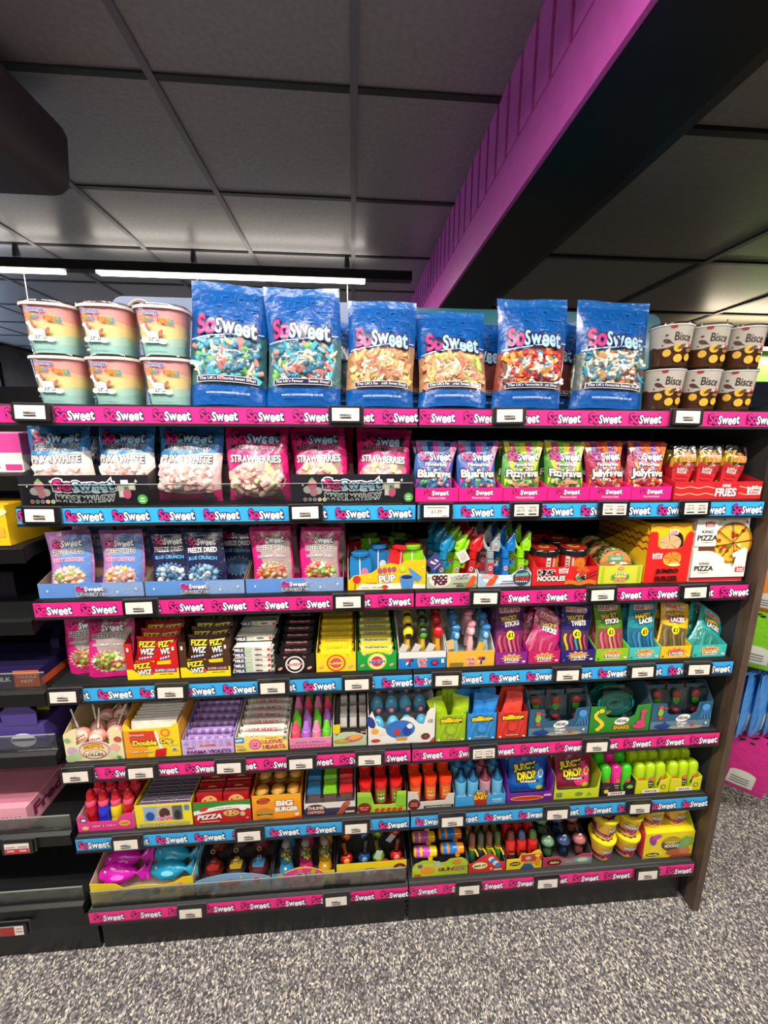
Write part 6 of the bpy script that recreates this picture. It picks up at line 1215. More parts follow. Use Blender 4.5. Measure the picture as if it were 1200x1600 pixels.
def pzp(pr, w, h): pr.rect(-w*.49, w*.49, h*.05, h*.45, I('#c8201e')); pr.ell(0, h*.62, w*.32, h*.26, I('#e0b06a'), 16); [pr.ell(w*.2*cos(a), h*.63+h*.13*sin(a), .0035, .0025, I('#a03a22'), 8) for a in (0, 1.3, 2.6, 3.9, 5.2)]; pr.text('PIZZA', 0, h*.2, w*.5, h*.18, I('#f4ece0'), bold=.03)
sp = [((-.617+.08*(i % 2), .022+.03*(i//2), Z[6]+.018+.006*(i//2)), (-.12, 0, 0)) for i in range(16)]
fill(smallbox(.076, .022, .078, '#a8181a', pzp, 'pizza_sweet_pack'), sp, lambda i: 'red pizza sweet pack, %s column, %s row of its box' % (('left', 'right')[i % 2], ORD[i//2]), 'pizza sweet packs')
def bb6_art(pr, w, h):
    pr.rect(-w*.498, w*.498, h*.72, h*.995, I('#f2a81c')); pr.ell(-w*.27, h*.78, .021, .011, I('#9a2a14'), 16, rot=.15); pr.text('TRUE', -w*.28, h*.84, .026, .007, I('#e8682a'), bold=.03, rot=.15); pr.text('TREATS', -w*.26, h*.74, .03, .0065, I('#e8682a'), bold=.03, rot=.15)
    pr.text('BIG', w*.16, h*.66, w*.32, .0175, I('#f8f2e6'), I('#8a3a12'), .05, bold=.06); pr.text('BURGER', w*.2, h*.41, w*.46, .0145, I('#f8f2e6'), I('#8a3a12'), .05, bold=.06)
    pr.ell(-w*.25, h*.34, .026, .014, I('#c8802c'), 18); pr.rect(-w*.42, -w*.08, h*.26, h*.3, I('#8ab83a')); pr.rect(-w*.41, -w*.09, h*.2, h*.26, I('#6a2c14')); pr.ell(-w*.25, h*.15, .025, .007, I('#d8943a'), 16); pr.add([(-w*.05+w*.54*i/10, h*(.02+.2*(i/10)**2*.4)) for i in range(11)]+[(w*.498, .001), (-w*.05, .001)], [list(range(13))], I('#c8381a')); pr.rect(w*.37, w*.45, h*.12, h*.24, I('#f0dcc0'))
tray('orange burger sweets box with burger picture', -.488, -.338, 6, .088, .105, .28, '#f09a1a', '#c87a18', bb6_art, y0=.016, ds=.1, name='display_box', cat='box')
def gb(): 
    t = thing('gummy_burger', '', 'sweets'); MB().lathe([(.018, 0), (.0205, .003), (.0205, .007)], M('sweet', '#c88a3a'), 16).part('bun_base', t); MB().lathe([(.021, .007), (.022, .0095), (.021, .012)], M('sweet', '#6a2a1a'), 16, cap=False).part('patty', t); MB().lathe([(.0215, .012), (.0225, .0135), (.021, .015)], M('sweet', '#6aa83a'), 16, cap=False).part('lettuce', t); MB().lathe([(.0205, .015), (.018, .022), (.011, .027), (.001, .0285)], M('sweet', '#d8902e'), 16).part('bun_top', t); return t
sp = [((-.462+.048*(i % 3), .05+.05*(i//3), Z[6]+.058+.006*(i//3)), (-.2, .1*((i % 3)-1), 0)) for i in range(12)]
fill(gb, sp, lambda i: 'gummy burger, %s of the orange box' % rowname(i, 3, 4), 'gummy burgers')
for i in range(1): MB
def th_art(pr, w, h):
    pr.rect(-w*.498, w*.498, h*.55, h*.99, I('#dcd8d0')); pr.ell(-w*.28, h*.45, .033, .021, I('#2c2c50'), 18); pr.text('THUMB', -w*.28, h*.6, .05, .0105, I('#e8c8b0'), I('#3a1c2a'), .07, bold=.05); pr.text('DIPPERS', -w*.27, h*.3, .05, .0095, I('#d89a8a'), I('#3a1c2a'), .07, bold=.05)
    pr.poly([(w*.12, .003), (w*.24, .003), (w*.4, h*.8), (w*.34, h*1.02), (w*.27, h*.9)], I('#a84a34')); pr.ell(w*.345, h*.85, .0075, .011, I('#b85a42'), 14, rot=-.4); pr.rect(w*.3, w*.48, h*.16, h*.3, I('#e0c89a'))
def th_top(w, h): return [(-w/2, h*.9), (-w*.05, h*.9), (.1*w, h*.9), (w*.27, h*1.02), (w*.36, h*1.1), (w*.42, h*.95), (w/2, h*.95)]
tray('navy and white thumb dipper tray', -.331, -.170, 6, .05, .08, .27, '#32304e', '#c8c4bc', th_art, th_top, y0=.016, ds=.07)
def thumb(c):
    def make():
        t = thing('dipper_candy', '', 'sweets'); MB().prism([(-.018, 0), (.018, 0), (.0195, .042), (-.0195, .042)], 'y', -.012, .012, M('gloss', '#6f5a58')).part('tub', t); MB().prism([(-.021, .042), (.021, .042), (.021, .058), (.0185, .064), (-.0185, .064), (-.021, .058)], 'y', -.0145, .0145, M('gloss', c)).part('lid', t); MB().box(-.017, .017, -.0155, -.0145, .044, .052, M('gloss', c)).part('clasp', t); return t
    return make
for c, (hx, nm) in enumerate((('#1c6a98', 'blue'), ('#7cc818', 'lime'), ('#d02028', 'red'))):
    fill(thumb(hx), [((-.3+.05*c, .042+.034*r, Z[6]+.022+.014*r), (-.05, 0, 0)) for r in range(5)], lambda i: '%s-lidded dipper candy, %s row of the navy tray' % (nm, ORD[i]), 'lidded dipper candies')
def tube_art(kind):
    def art(pr, w, h):
        if kind == 's': pr.rect(-w*.498, -w*.2, .001, h*1.5, I('#7fbf2a')); pr.ell(-w*.36, h*.4, .022, .022, I('#8a1c18'), 18); pr.text('spray sour', -w*.36, h*.5, .03, .006, I('#e8b0a0')); pr.text('candy', -w*.36, h*.32, .022, .006, I('#e8b0a0')); [pr.ell(-w*.1+w*.12*i, h*.22, .008, .006, I('#d8301f'), 10, rot=.5) for i in range(5)]; pr.rect(w*.3, w*.498, h*.5, h*1.48, I('#7fbf2a'))
        else: pr.ell(-w*.36, h*.48, .02, .02, I('#6a1a18'), 18); pr.text('sour', -w*.36, h*.56, .022, .006, I('#d8a090')); pr.text('spray', -w*.36, h*.36, .024, .006, I('#d8a090')); pr.rect(-w*.15, w*.49, h*.05, h*.3, I('#1c1a18')); pr.text('2 FLAVOURS IN ONE BOX', w*.16, h*.17, w*.56, .0045, I('#f0ece4'), bold=.03)
    return art
def st_top(w, h): return [(-w/2, h*1.9), (-w*.22, h*1.8), (-w*.16, h*.7), (w*.14, h*.62), (w*.28, h*.7), (w*.32, h*1.8), (w/2, h*1.8)]
def or_top(w, h): return [(-w/2, h*1.7), (-w*.3, h*1.6), (-w*.24, h*.66), (w*.3, h*.7), (w*.36, h*1.3), (w/2, h*1.3)]
tray('green-fronted box of red-capped candy tubes', -.166, -.010, 6, .04, .085, .26, '#a8cc3a', '#6a1f1c', tube_art('s'), st_top, y0=.016, ds=.06, name='display_box', cat='box')
tray('pale box of orange-capped candy tubes', -.007, .145, 6, .04, .085, .26, '#cdc8c0', '#3a302c', tube_art('o'), or_top, y0=.016, ds=.06, name='display_box', cat='box')
def ctube(cap, body, lab, tx):
    def make():
        t = thing('candy_tube', '', 'tube'); mb = MB().lathe([(.018, 0), (.0195, .002), (.0195, .066)], M('gloss', body), 20); pr = PR(); pr.rect(-.016, .016, .012, .056, I(lab), 5); pr.text(tx[0], 0, .042, .024, .009, I('#f2c83a'), I('#5a1410'), .08, bold=.05); pr.text(tx[1], 0, .028, .022, .008, I('#f6f0e0'), I('#5a1410'), .08, bold=.05); pr.to(mb, cyl(.0195, .0195, .066)); mb.part('tube', t)
        MB().lathe([(.0205, .064), (.021, .068), (.021, .082), (.0195, .0855), (.0175, .086)], M('gloss', cap), 22).part('cap', t); MB().lathe([(.0175, .0865), (.015, .0868)], M('gloss', cap), 20).part('cap_top', t); return t
    return make
fill(ctube('#d8181c', '#c8342a', '#6a8a2a', ('TNT', 'MIX')), [((-.139+.049*(i % 3), .044+.046*(i//3), Z[6]+.012+.02*(i//3)), (-.03, 0, .1*((i % 3)-1))) for i in range(12)], lambda i: 'red-capped candy tube, %s' % rowname(i, 3, 4), 'red-capped candy tubes')
fill(ctube('#ee3c12', '#d8561e', '#e8702a', ('HOT', 'SOUR')), [((.022+.049*(i % 3), .044+.046*(i//3), Z[6]+.012+.02*(i//3)), (-.03, 0, .1*((i % 3)-1))) for i in range(12)], lambda i: 'orange-capped candy tube, %s' % rowname(i, 3, 4), 'orange-capped candy tubes')
def bbaby_art(pr, w, h): pr.rect(-w*.12, w*.13, h*.03, h*1.5, I('#a82a1c')); pr.text('BIG', -w*.0, h*1.28, w*.16, .012, I('#f0b82a'), I('#5a1a10'), .08, bold=.05); pr.text('BABY', 0, h*.85, w*.26, .015, I('#f0b82a'), I('#5a1a10'), .08, bold=.05); pr.text('Bottles', w*.33, h*.55, w*.2, .006, I('#e8f2fa'), bold=.03); pr.rect(w*.24, w*.43, h*.3, h*.36, I('#cfe4f2'))
tray('blue baby-bottle candy tray with raised red emblem', .147, .314, 6, .036, .05, .26, '#3a9ad4', '#4a90bc', bbaby_art, lambda w, h: [(-w/2, h), (-w*.14, h), (-w*.13, h*1.55), (w*.13, h*1.6), (w*.14, h), (w/2, h*1.05)], y0=.016, ds=.05)
def bottle(c):
    def make():
        t = thing('baby_bottle_candy', '', 'bottle'); MB().lathe([(.014, 0), (.0175, .002), (.0185, .01), (.0175, .03), (.0185, .055), (.0175, .062)], M('gloss', c), 18).part('bottle', t); mb = MB(); pr = PR(); pr.rect(-.017, .017, .004, .026, I('#e4ecf0'), 5); pr.rect(-.014, .014, .012, .018, I('#2a6ab0'), 4); pr.to(mb, cyl(.0187, .0187, .05)); mb.part('label', t)
        MB().lathe([(.0185, .062), (.0185, .069), (.0165, .072)], M('gloss', c), 18).part('collar', t); MB().lathe([(.0178, .072), (.0165, .084), (.0105, .097), (.0085, .106), (.004, .111), (.001, .1115)], M('clear', '#b8dcec' if c != '#c08a96' else '#e8c0c8'), 18).part('clear_cap', t); MB().lathe([(.010, .072), (.007, .084), (.004, .092), (.005, .098), (.001, .101)], M('gloss', c), 12).part('teat', t); return t
    return make
for c in range(4):
    hx = '#c08a96' if c == 2 else '#62aed2'
    fill(bottle(hx), [((.171+.0405*c, .042+.041*r, Z[6]+.003+.016*r), (-.05, 0, .1)) for r in range(4)], lambda i: '%s baby-bottle candy, %s column, %s row' % ('pinkish' if c == 2 else 'pale blue', ORD[c], ORD[i]), 'baby-bottle candies')
# gummy bag boxes
def jd_art(c, c2):
    def art(pr, w, h):
        if c2: pr.ell(-w*.06, h*.42, w*.36, h*.24, I('#e8c81a'), 20); pr.ell(-w*.06, h*.42, w*.33, h*.18, I('#c8301c'), 20); pr.rect(w*.3, w*.46, h*.55, h*.75, I('#e8a8d0'))
        else:
            pr.rect(-w*.45, -w*.32, h*.25, h*.75, I('#7a8a5a')); pr.ell(w*.05, h*.5, .014, .008, I('#6a9a1c'), 14); pr.poly([(w*.22, h*.3), (w*.34, h*.3), (w*.28, h*.72)], I('#8aa81c')); [pr.poly([(-w*.49+.006*i, .001), (-w*.49+.006*i+.004, .001), (-w*.49+.006*i+.002, .007)], I('#3a4a0c')) for i in range(24)]
    return art
def jd_top(w, h): return [(-w/2, h*2.3), (-w*.46, h*1.15), (-w*.4, h), (w*.4, h), (w*.45, h*1.2), (w/2, h*2.6)]
def jdb_art(c1, c2):
    def art(pr, w, h):
        pr.ell(w*.2, h*.3, w*.24, h*.2, M('foil', c2), 18, 3); pr.ell(w*.1, h*.62, w*.3, h*.16, M('foil', c2), 16, 3, star=.3); pr.text('JUICY', -w*.1, h*.66, w*.6, .021, I('#f2dc1c'), I('#141414'), .1, bold=.06, rot=.12); pr.text('DROP', -w*.06, h*.47, w*.5, .021, I('#f2dc1c'), I('#141414'), .1, bold=.06, rot=.12); pr.rect(-w*.32, w*.28, h*.29, h*.36, I('#3a3436'), 5); pr.text('GUMMIES', -w*.02, h*.325, w*.44, .006, I('#f0ece4'), bold=.03); pr.ell(w*.33, h*.5, .011, .014, I('#e8f0f4' if c1 == '#1456b0' else '#f4d8b0'), 14, 2); pr.ell(w*.33, h*.49, .008, .009, I('#5aa8d8' if c1 == '#1456b0' else '#e85a3a'), 12, 2)
        pr.ell(w*.3, h*.15, .015, .008, M('foil', '#c8dc2a'), 12, 2)
    return art
for x0, x1, bc, c1, c2, nm in ((.316, .473, '#6a1c8a', '#1456b0', '#2a86d0', 'blue'), (.475, .630, '#c2d426', '#8a1c40', '#f03c80', 'pink')):
    xc = (x0+x1)/2; tray('%s box of %s gummy bags with rising sides' % ('purple' if nm == 'blue' else 'lime'  , nm), x0, x1, 6, .036, .12, .26, bc, bc if nm == 'blue' else '#8fa01c', jd_art(bc, nm == 'blue'), jd_top, y0=.016, ds=.12, name='display_box', cat='box')
    for r in range(4):
        bag('gummy_bag', '%s gummy bag, %s from the front of its box' % (nm, ORD[r]), 'sweet bag', .134, .125, .03, [(.94, c1, 9), (1, c1, 2)], (xc+.003*(-1)**r, .046+.042*r, Z[6]+.010+.016*r), (-.28, .05*(-1)**r, .03), jdb_art(c1, c2), 260+r, group='%s gummy bags' % nm, back=c1)
# green lickers
def licker(c):
    def make():
        t = thing('slime_licker', '', 'sweets'); MB().lathe([(.0125, 0), (.0165, .003), (.0165, .05)], M('gloss', c), 18, sq=3).part('body', t); MB().lathe([(.0172, .05), (.0175, .054), (.0175, .078), (.0155, .088), (.009, .0935), (.001, .095)], M('gloss', c), 18, sq=2.6).part('cap', t)
        m = MB(); pr = PR(); pr.ell(0, .022, .0125, .014, I('#24202a'), 14, 2); pr.text('SOUR', 0, .026, .017, .006, I('#e8e4ea'), bold=.05); pr.text('LICK', 0, .017, .015, .006, I('#c8d84a'), bold=.05); pr.ell(.002, .043, .0085, .008, I('#e07a2a'), 12, 2); pr.ell(-.006, .04, .004, .006, I('#d8348a'), 10, 1); pr.to(m, lambda u, v, o: (u, -.0166-o+abs(u)**2*14, v)); m.part('label', t); return t
    return make
def sl_art(kind):
    def art(pr, w, h):
        d = I('#2a1a24'); pr.rect(-w*.3, w*.22, .001, h*.32, I('#f0ece0')); pr.text('LICK!', -.005, h*.18, w*.36, .007, I('#6a1a2a'), bold=.05)
        if kind == 'd': pr.ell(-w*.36, h*.4, .008, .008, I('#e8d81c'), 12); pr.ell(w*.34, h*.7, .011, .007, I('#7ac82a'), 12); pr.rect(-w*.4, -w*.26, h*.7, h*.8, I('#8a3a6a'))
        else: pr.ell(w*.32, h*.5, .009, .009, I('#5a5a1c'), 14); pr.ell(w*.32, h*.5, .006, .006, I('#d8d41c'), 12)
    return art
def sl_top(w, h): return [(-w/2, h*1.15), (-w*.16, h*1.05), (-w*.12, h*.38), (w*.16, h*.36), (w*.22, h*1.0), (w/2, h*1.2)]
for x0, x1, tc, kd, cols, nm in ((.638, .755, '#241a22', 'd', ('#3cc81c', '#e81c8c', '#3cc81c'), 'dark'), (.757, .876, '#d8d61c', 'y', ('#b4d40c',)*3, 'left yellow'), (.878, .990, '#d8d61c', 'y', ('#b4d40c',)*3, 'right yellow')):
    xc = (x0+x1)/2; tray('%s tray of rounded slime lickers' % nm, x0, x1, 6, .045, .06, .26, tc, tc, sl_art(kd), sl_top, y0=.018, ds=.05)
    for c in range(3):
        fill(licker(cols[c]), [((xc-.036+.036*c, .042+.038*r, Z[6]+.003+.014*r), (-.04, 0, 0)) for r in range(4)], lambda i: '%s slime licker, %s column, %s row of the %s tray' % ({'#3cc81c': 'green', '#e81c8c': 'magenta', '#b4d40c': 'lime'}[cols[c]], ORD[c], ORD[i], nm), 'slime lickers')

# ================================================================== SHELF 7 (bottom)
def fish_art(pr, w, h):
    for i in range(16): pr.ell(R.uniform(-w*.3, w*.46), R.uniform(h*.1, h*.7), R.uniform(.008, .02), R.uniform(.005, .012), I(R.choice(('#8ab83a', '#c8d84a', '#5aa8a0', '#d8b8a0', '#e8c82a', '#b88a9a'))), 12)
    pr.ell(-w*.02, h*.5, .05, .014, I('#8a8a94'), 18); pr.text('SHARK JELLY', -w*.02, h*.5, .07, .011, I('#3a3a44'), I('#e8e8ea'), .07, bold=.03, rot=.1); pr.ell(w*.38, h*.75, .016, .014, I('#e8b0a0'), 14); pr.ell(w*.38, h*.75, .011, .010, I('#c8483a'), 12); pr.ell(w*.14, h*.55, .012, .013, I('#4a4a56'), 12)
def fish_top(w, h): return [(-w/2, h*1.2), (-w*.4, h*1.15), (-w*.26, h*1.1), (-w*.18, h*.8), (0, h*.9), (w*.2, h*.8), (w*.32, h*.95), (w*.4, h*1.2), (w/2, h*1.25)]
tray('yellow patterned tray holding shiny fish bags, bottom left', -.999, -.687, 7, .062, .1, .3, '#ecd21c', '#d8c0a8', fish_art, fish_top, y0=.02, ds=.08)
def fishbag(c, c2):
    def make():
        t = thing('fish_shaped_bag', '', 'sweet bag'); mb = MB(); pts = []; n = 12
        rows = []
        for i in range(n+1):
            s = i/n; x = -.072+.136*s; rz = .030*(sin(pi*min(1, s*1.12+.06))**.7 if s < .84 else .35+.9*(s-.84)/.16*.6); rows.append([(x, .02*min(1, sin(pi*s)+.15)*cos(a)+.001*sin(5*a+i), rz*sin(a)+.0018*sin(3*x*60+a)) for a in [2*pi*j/14 for j in range(14)]])
        mb.grid(rows, M('foil', c), cu=True); mb.raw(rows[0], [list(range(14))], M('foil', c)); mb.raw(rows[-1], [list(range(14))], M('foil', c)); mb.part('body', t, ang=1.3)
        f = MB().prism([(.055, 0), (.082, .024), (.078, 0), (.082, -.024)], 'y', -.002, .002, M('foil', c)).prism([(-.02, .018), (.0, .034), (.012, .018)], 'y', -.0015, .0015, M('foil', c)); f.part('fins', t)
        MB().ball((-.052, -.0145, .008), .004, M('gloss', '#f0ece4'), 10, 6).ball((-.0525, -.018, .008), .0019, I('#101010'), 8, 5).part('eye', t)
        m = MB(); PR().ell(-.01, -.006, .02, .007, M('foil', c2), 14).to(m, lambda u, v, o: (u, -.0215-o+abs(u)*.03, v)); m.part('print', t); return t
    return make
fill(fishbag('#d414b4', '#f070d8'), [((-.917, .058+.032*i, Z[7]+.062+.017*i), (-.62, .06*(-1)**i, .05)) for i in range(4)], lambda i: 'shiny magenta fish-shaped bag, %s from the front' % ORD[i], 'magenta fish bags')
fill(fishbag('#1fa0cc', '#7fd0e8'), [((-.762, .058+.032*i, Z[7]+.064+.017*i), (-.62, -.05*(-1)**i, -.05)) for i in range(4)], lambda i: 'shiny blue fish-shaped bag, %s from the front' % ORD[i], 'blue fish bags')
def tat_art(pr, w, h):
    pr.ell(-w*.05, h*.5, .036, .016, I('#b83a2c'), 16, rot=.1); pr.ell(-w*.08, h*.56, .018, .010, I('#d86a4a'), 14); pr.text('TATTOO', w*.05, h*.24, w*.3, .0105, I('#6a3a1a'), I('#e8d8a0'), .08, bold=.05); pr.ell(w*.32, h*.55, .02, .02, I('#d8a0a0'), 16); pr.ell(w*.32, h*.6, .012, .012, I('#7a3a6a'), 14); pr.ell(-w*.36, h*.25, .024, .011, I('#4a2a2a'), 14, rot=.15); pr.text('surprise', -w*.36, h*.26, .036, .006, I('#e8c8a0'), rot=.15); pr.rect(-w*.49, w*.49, .001, h*.12, I('#c8b83a')); pr.ell(w*.12, h*.85, .004, .004, I('#f0d82a'), 8)
def arch_top(w, h): return [(-w*.5+w*i/12, h*(.72+.34*sin(pi*i/12)**.8)) for i in range(13)]
tray('pale blue arched tray of clear toy eggs', -.684, -.447, 7, .07, .072, .28, '#7fa8cc', '#4c4a48', tat_art, arch_top, y0=.02, ds=.1)
def toyegg(c, c2):
    def make():
        t = thing('toy_egg', '', 'egg'); MB().lathe([(.004, 0), (.018, .003), (.028, .016), (.0305, .03)], M('gloss', c), 20).part('lower_shell', t); MB().lathe([(.0305, .03), (.029, .05), (.022, .068), (.011, .079), (.002, .081)], CLEAR, 20).part('clear_dome', t)
        MB().lathe([(.0306, .0285), (.0312, .030), (.0306, .0315)], M('gloss', c), 20, cap=False).part('seam', t); MB().prism([(-.017, .034), (.017, .034), (.019, .044), (.010, .046), (.006, .056), (-.007, .056), (-.011, .046), (-.019, .044)], 'y', -.012, .010, M('gloss', c2)).part('toy', t)
        MB().grid([[(.0065*cos(a)+.0018*cos(b)*cos(a), .0018*sin(b), .087+.0065*sin(a)+.0018*cos(b)*sin(a)) for b in [2*pi*k/6 for k in range(6)]] for a in [2*pi*j/14 for j in range(14)]], M('plastic', '#9a8060'), cu=True, cv=True).part('hanging_loop', t); return t
    return make
for c, (a, b, nm) in enumerate((('#7a2a28', '#c8302a', 'red toy'), ('#4a3a4a', '#e8c02a', 'yellow toy'), ('#8a2c28', '#4a9ac8', 'blue toy'))):
    fill(toyegg(a, b), [((-.634+.07*c, .055+.065*r, Z[7]+.02+.03*r), (-.15, .05*(c-1), 0)) for r in range(3)], lambda i: 'clear egg with %s inside, %s row of the pale blue tray' % (nm, ORD[i]), 'clear toy eggs')
def gum_art(pr, w, h):
    pr.rect(-w*.498, -w*.2, .001, h*.8, I('#4aa0d0')); pr.rect(w*.2, w*.498, .001, h*.8, I('#e8cc2a')); pr.ell(0, h*.5, w*.34, h*.48, I('#e0408c'), 24); pr.text('GUM', .0, h*.6, w*.24, .0145, I('#2a1a2a'), I('#f0d8a0'), .1, bold=.05); pr.text('MACHINE', 0, h*.32, w*.34, .0085, I('#2a1a2a'), I('#f0d8e0'), .08, bold=.04)
    for x, y, c in ((-.01, h*.88, '#e86a9a'), (w*.16, h*.8, '#a8c83a'), (w*.26, h*.6, '#e8a82a'), (-w*.36, h*.72, '#d8a03a'), (w*.14, h*.3, '#b8d0c8'), (-w*.4, h*.3, '#e8c86a'), (w*.38, h*.2, '#5a9a4a')): pr.ell(x, y, .0085, .0085, I(c), 14)
    pr.text('Pink', -w*.19, h*.62, .016, .007, I('#f0a8c8'), bold=.03); pr.text('Gum', w*.34, h*.35, .022, .007, I('#8a7a1a'), bold=.03)
tray('pink, blue and yellow bubblegum machine tray', -.444, -.240, 7, .075, .072, .28, '#e6b04a', '#4c4a48', gum_art, lambda w, h: [(-w*.5, h*.75), (-w*.35, h*.75)]+[(-w*.34+w*.68*i/8, h*(.72+.32*sin(pi*i/8))) for i in range(9)]+[(w*.36, h*.75), (w*.5, h*.75)], y0=.02, ds=.1)
def gum(c):
    def make():
        t = thing('toy_gum_machine', '', 'toy'); MB().lathe([(.021, 0), (.0235, .004), (.022, .012), (.018, .03), (.020, .036)], M('gloss', c), 20).part('base', t); MB().lathe([(.0205, .036), (.0235, .05), (.0235, .066), (.019, .080), (.013, .085)], CLEAR, 20, cap=False).part('globe', t); MB().lathe([(.0135, .084), (.0145, .088), (.009, .098), (.003, .1)], M('gloss', '#8f8a84'), 18).part('cap', t)
        g = MB(); rr = random.Random(6); [g.ball((rr.uniform(-.012, .012), rr.uniform(-.012, .012), .043+.006*rr.random()*4), .0055, M('sweet', rr.choice(('#d8d03a', '#b8b03a', '#8a8a2c'))), 8, 5) for _ in range(18)]; g.part('gumballs', t); MB().ball((0, -.0195, .02), (.005, .004, .005), M('gloss', '#e8d8b0'), 8, 5).part('knob', t); return t
    return make
for c, (hx, nm) in enumerate((('#3a9ad0', 'blue'), ('#d8307c', 'pink'), ('#e0a82a', 'amber'))):
    fill(gum(hx), [((-.402+.064*c, .055+.06*r, Z[7]+.028+.03*r), (-.15, 0, 0)) for r in range(3)], lambda i: '%s toy gum machine with clear globe, %s row' % (nm, ORD[i]), 'toy gum machines')
def yo_art(pr, w, h):
    pr.rect(-w*.498, w*.498, h*.6, h*1.05, I('#f0d41c')); pr.add([(-w*.498+w*.996*i/16, h*(.45+.12*sin(i*1.1))) for i in range(17)]+[(w*.498, .001), (-w*.498, .001)], [list(range(19))], I('#8a1a1c')); pr.ell(-w*.28, h*.38, .032, .015, I('#c8983a'), 16); pr.ell(-w*.28, h*.38, .028, .012, I('#4a1414'), 16); pr.text('YO-YO', -w*.28, h*.38, .044, .010, I('#e8c85a'), bold=.04)
    pr.ell(-.02*w, h*.5, .026, .018, I('#7a1a2c'), 16); pr.ell(-.02*w, h*.55, .02, .013, I('#c8b8c8'), 14); pr.ell(.0, h*.5, .008, .008, I('#c83a4a'), 10); pr.text('JELLY', w*.22, h*.4, .036, .009, I('#c8c0d0'), I('#3a1a3a'), .06, bold=.03, rot=.1); pr.ell(w*.4, h*.62, .022, .02, I('#6a1618'), 16); pr.ell(w*.4, h*.64, .01, .01, I('#7aa83a'), 12)
tray('red and yellow yo-yo sweets tray with wavy print', -.236, -.004, 7, .075, .072, .28, '#a82420', '#4c4a48', yo_art, lambda w, h: [(-w*.5, h), (-w*.1, h*.95), (w*.08, h*.98), (w*.14, h*1.1), (w*.2, h*1.15), (w*.3, h*.9), (w*.38, h*1.1), (w*.45, h*1.15), (w*.5, h*.9)], y0=.02, ds=.1)
def tubepop(c, c2):
    def make():
        t = thing('toy_candy_tube', '', 'sweets'); MB().lathe([(.003, .03), (.0105, .033), (.0115, .04), (.0115, .07), (.0095, .08), (.002, .084)], M('tint', '#d8c8b8'), 14).part('clear_tube', t); MB().ball((0, 0, .018), (.021, .014, .018), M('gloss', c), 14, 8).part('disc', t); MB().ball((0, -.013, .018), (.010, .004, .010), M('gloss', c2), 12, 6).part('disc_cap', t); MB().lathe([(.006, .036), (.006, .066)], M('sweet', c2), 10).part('candy_core', t); return t
    return make
for c, (a, b, nm) in enumerate((('#c81c1c', '#e8a02a', 'red and amber'), ('#1f4a8a', '#6a9ac8', 'blue'), ('#5a9a1c', '#b8d84a', 'green'), ('#d01c20', '#e88a7a', 'bright red'))):
    fill(tubepop(a, b), [((-.2+.054*c, .058+.055*r, Z[7]+.03+.032*r), (-.2, .15*(c % 2*2-1), .1)) for r in range(3)], lambda i: '%s toy candy tube, %s row of the yo-yo tray' % (nm, ORD[i]), 'toy candy tubes')
tk(-.098, .026, 7, .098, .3, 'small pale ticket in the yo-yo tray', '#b8c8a8'); tk(-.055, .055, 7, .125, .75, 'grey-white folded ticket at the back of the yo-yo tray', '#b8b8b4')
# barrel toys
def gun_art(pr, w, h):
    pr.ell(-w*.2, h*.45, w*.3, h*.42, I('#b8d03a'), 20); pr.ell(-w*.22, h*.4, .026, .016, I('#e89a2a'), 14); pr.ell(-w*.36, h*.7, .009, .008, I('#8a3a8a'), 12); pr.ell(-w*.05, h*.8, .012, .012, I('#b8b8a8'), 12); pr.text('GUN', w*.1, h*.42, w*.26, .0125, I('#6a3a1a'), I('#f0d84a'), .08, bold=.06); pr.text('TOY', w*.36, h*.42, w*.22, .0115, I('#d8a02a'), I('#4a5a8a'), .09, bold=.05); pr.ell(w*.3, h*.85, .014, .008, I('#e8742a'), 14); pr.ell(-w*.4, h*.14, .012, .006, I('#c85a2a'), 12)
tray('lime and yellow scalloped tray of barrel toys', .013, .203, 7, .062, .072, .28, '#a8c42a', '#4c4a48', gun_art, lambda w, h: [(-w*.5, h*.6), (-w*.45, h*.85), (-w*.3, h*1.05), (-w*.12, h*1.0), (0, h*.82), (w*.1, h*.85), (w*.18, h*1.05), (w*.38, h*1.08), (w*.46, h*.95), (w*.5, h*.75)], y0=.02, ds=.08)
def barrel(c, c2):
    def make():
        t = thing('barrel_toy', '', 'toy'); MB().lathe([(.010, -.040), (.0155, -.037), (.0165, -.02), (.0165, .02), (.0155, .037), (.010, .040)], M('gloss', c), 18, ax='x').part('barrel', t); MB().lathe([(.0172, -.012), (.0178, -.008), (.0178, .010), (.0172, .014)], M('gloss', c2), 18, ax='x', cap=False).part('band', t); MB().lathe([(.0168, -.034), (.0172, -.032), (.0172, -.022), (.0168, -.02)], M('gloss', c2), 18, ax='x', cap=False).part('ring', t); MB().lathe([(.006, -.018), (.0085, -.019), (.0085, -.013)], M('gloss', c), 12, ax='y', c=(.015, 0, -.006)).part('nozzle', t); return t
    return make
fill(barrel('#eec01c', '#c050b0'), [((.062, .05+.036*i, Z[7]+.066+.016*i), (-.1, .05, 0)) for i in range(5)], lambda i: 'yellow barrel toy with purple band, %s from the front' % ORD[i], 'yellow barrel toys')
fill(barrel('#ee8a1c', '#1f78c8'), [((.154, .05+.036*i, Z[7]+.072+.016*i), (-.1, .05, 0)) for i in range(5)], lambda i: 'orange barrel toy with blue band, %s from the front' % ORD[i], 'orange barrel toys')
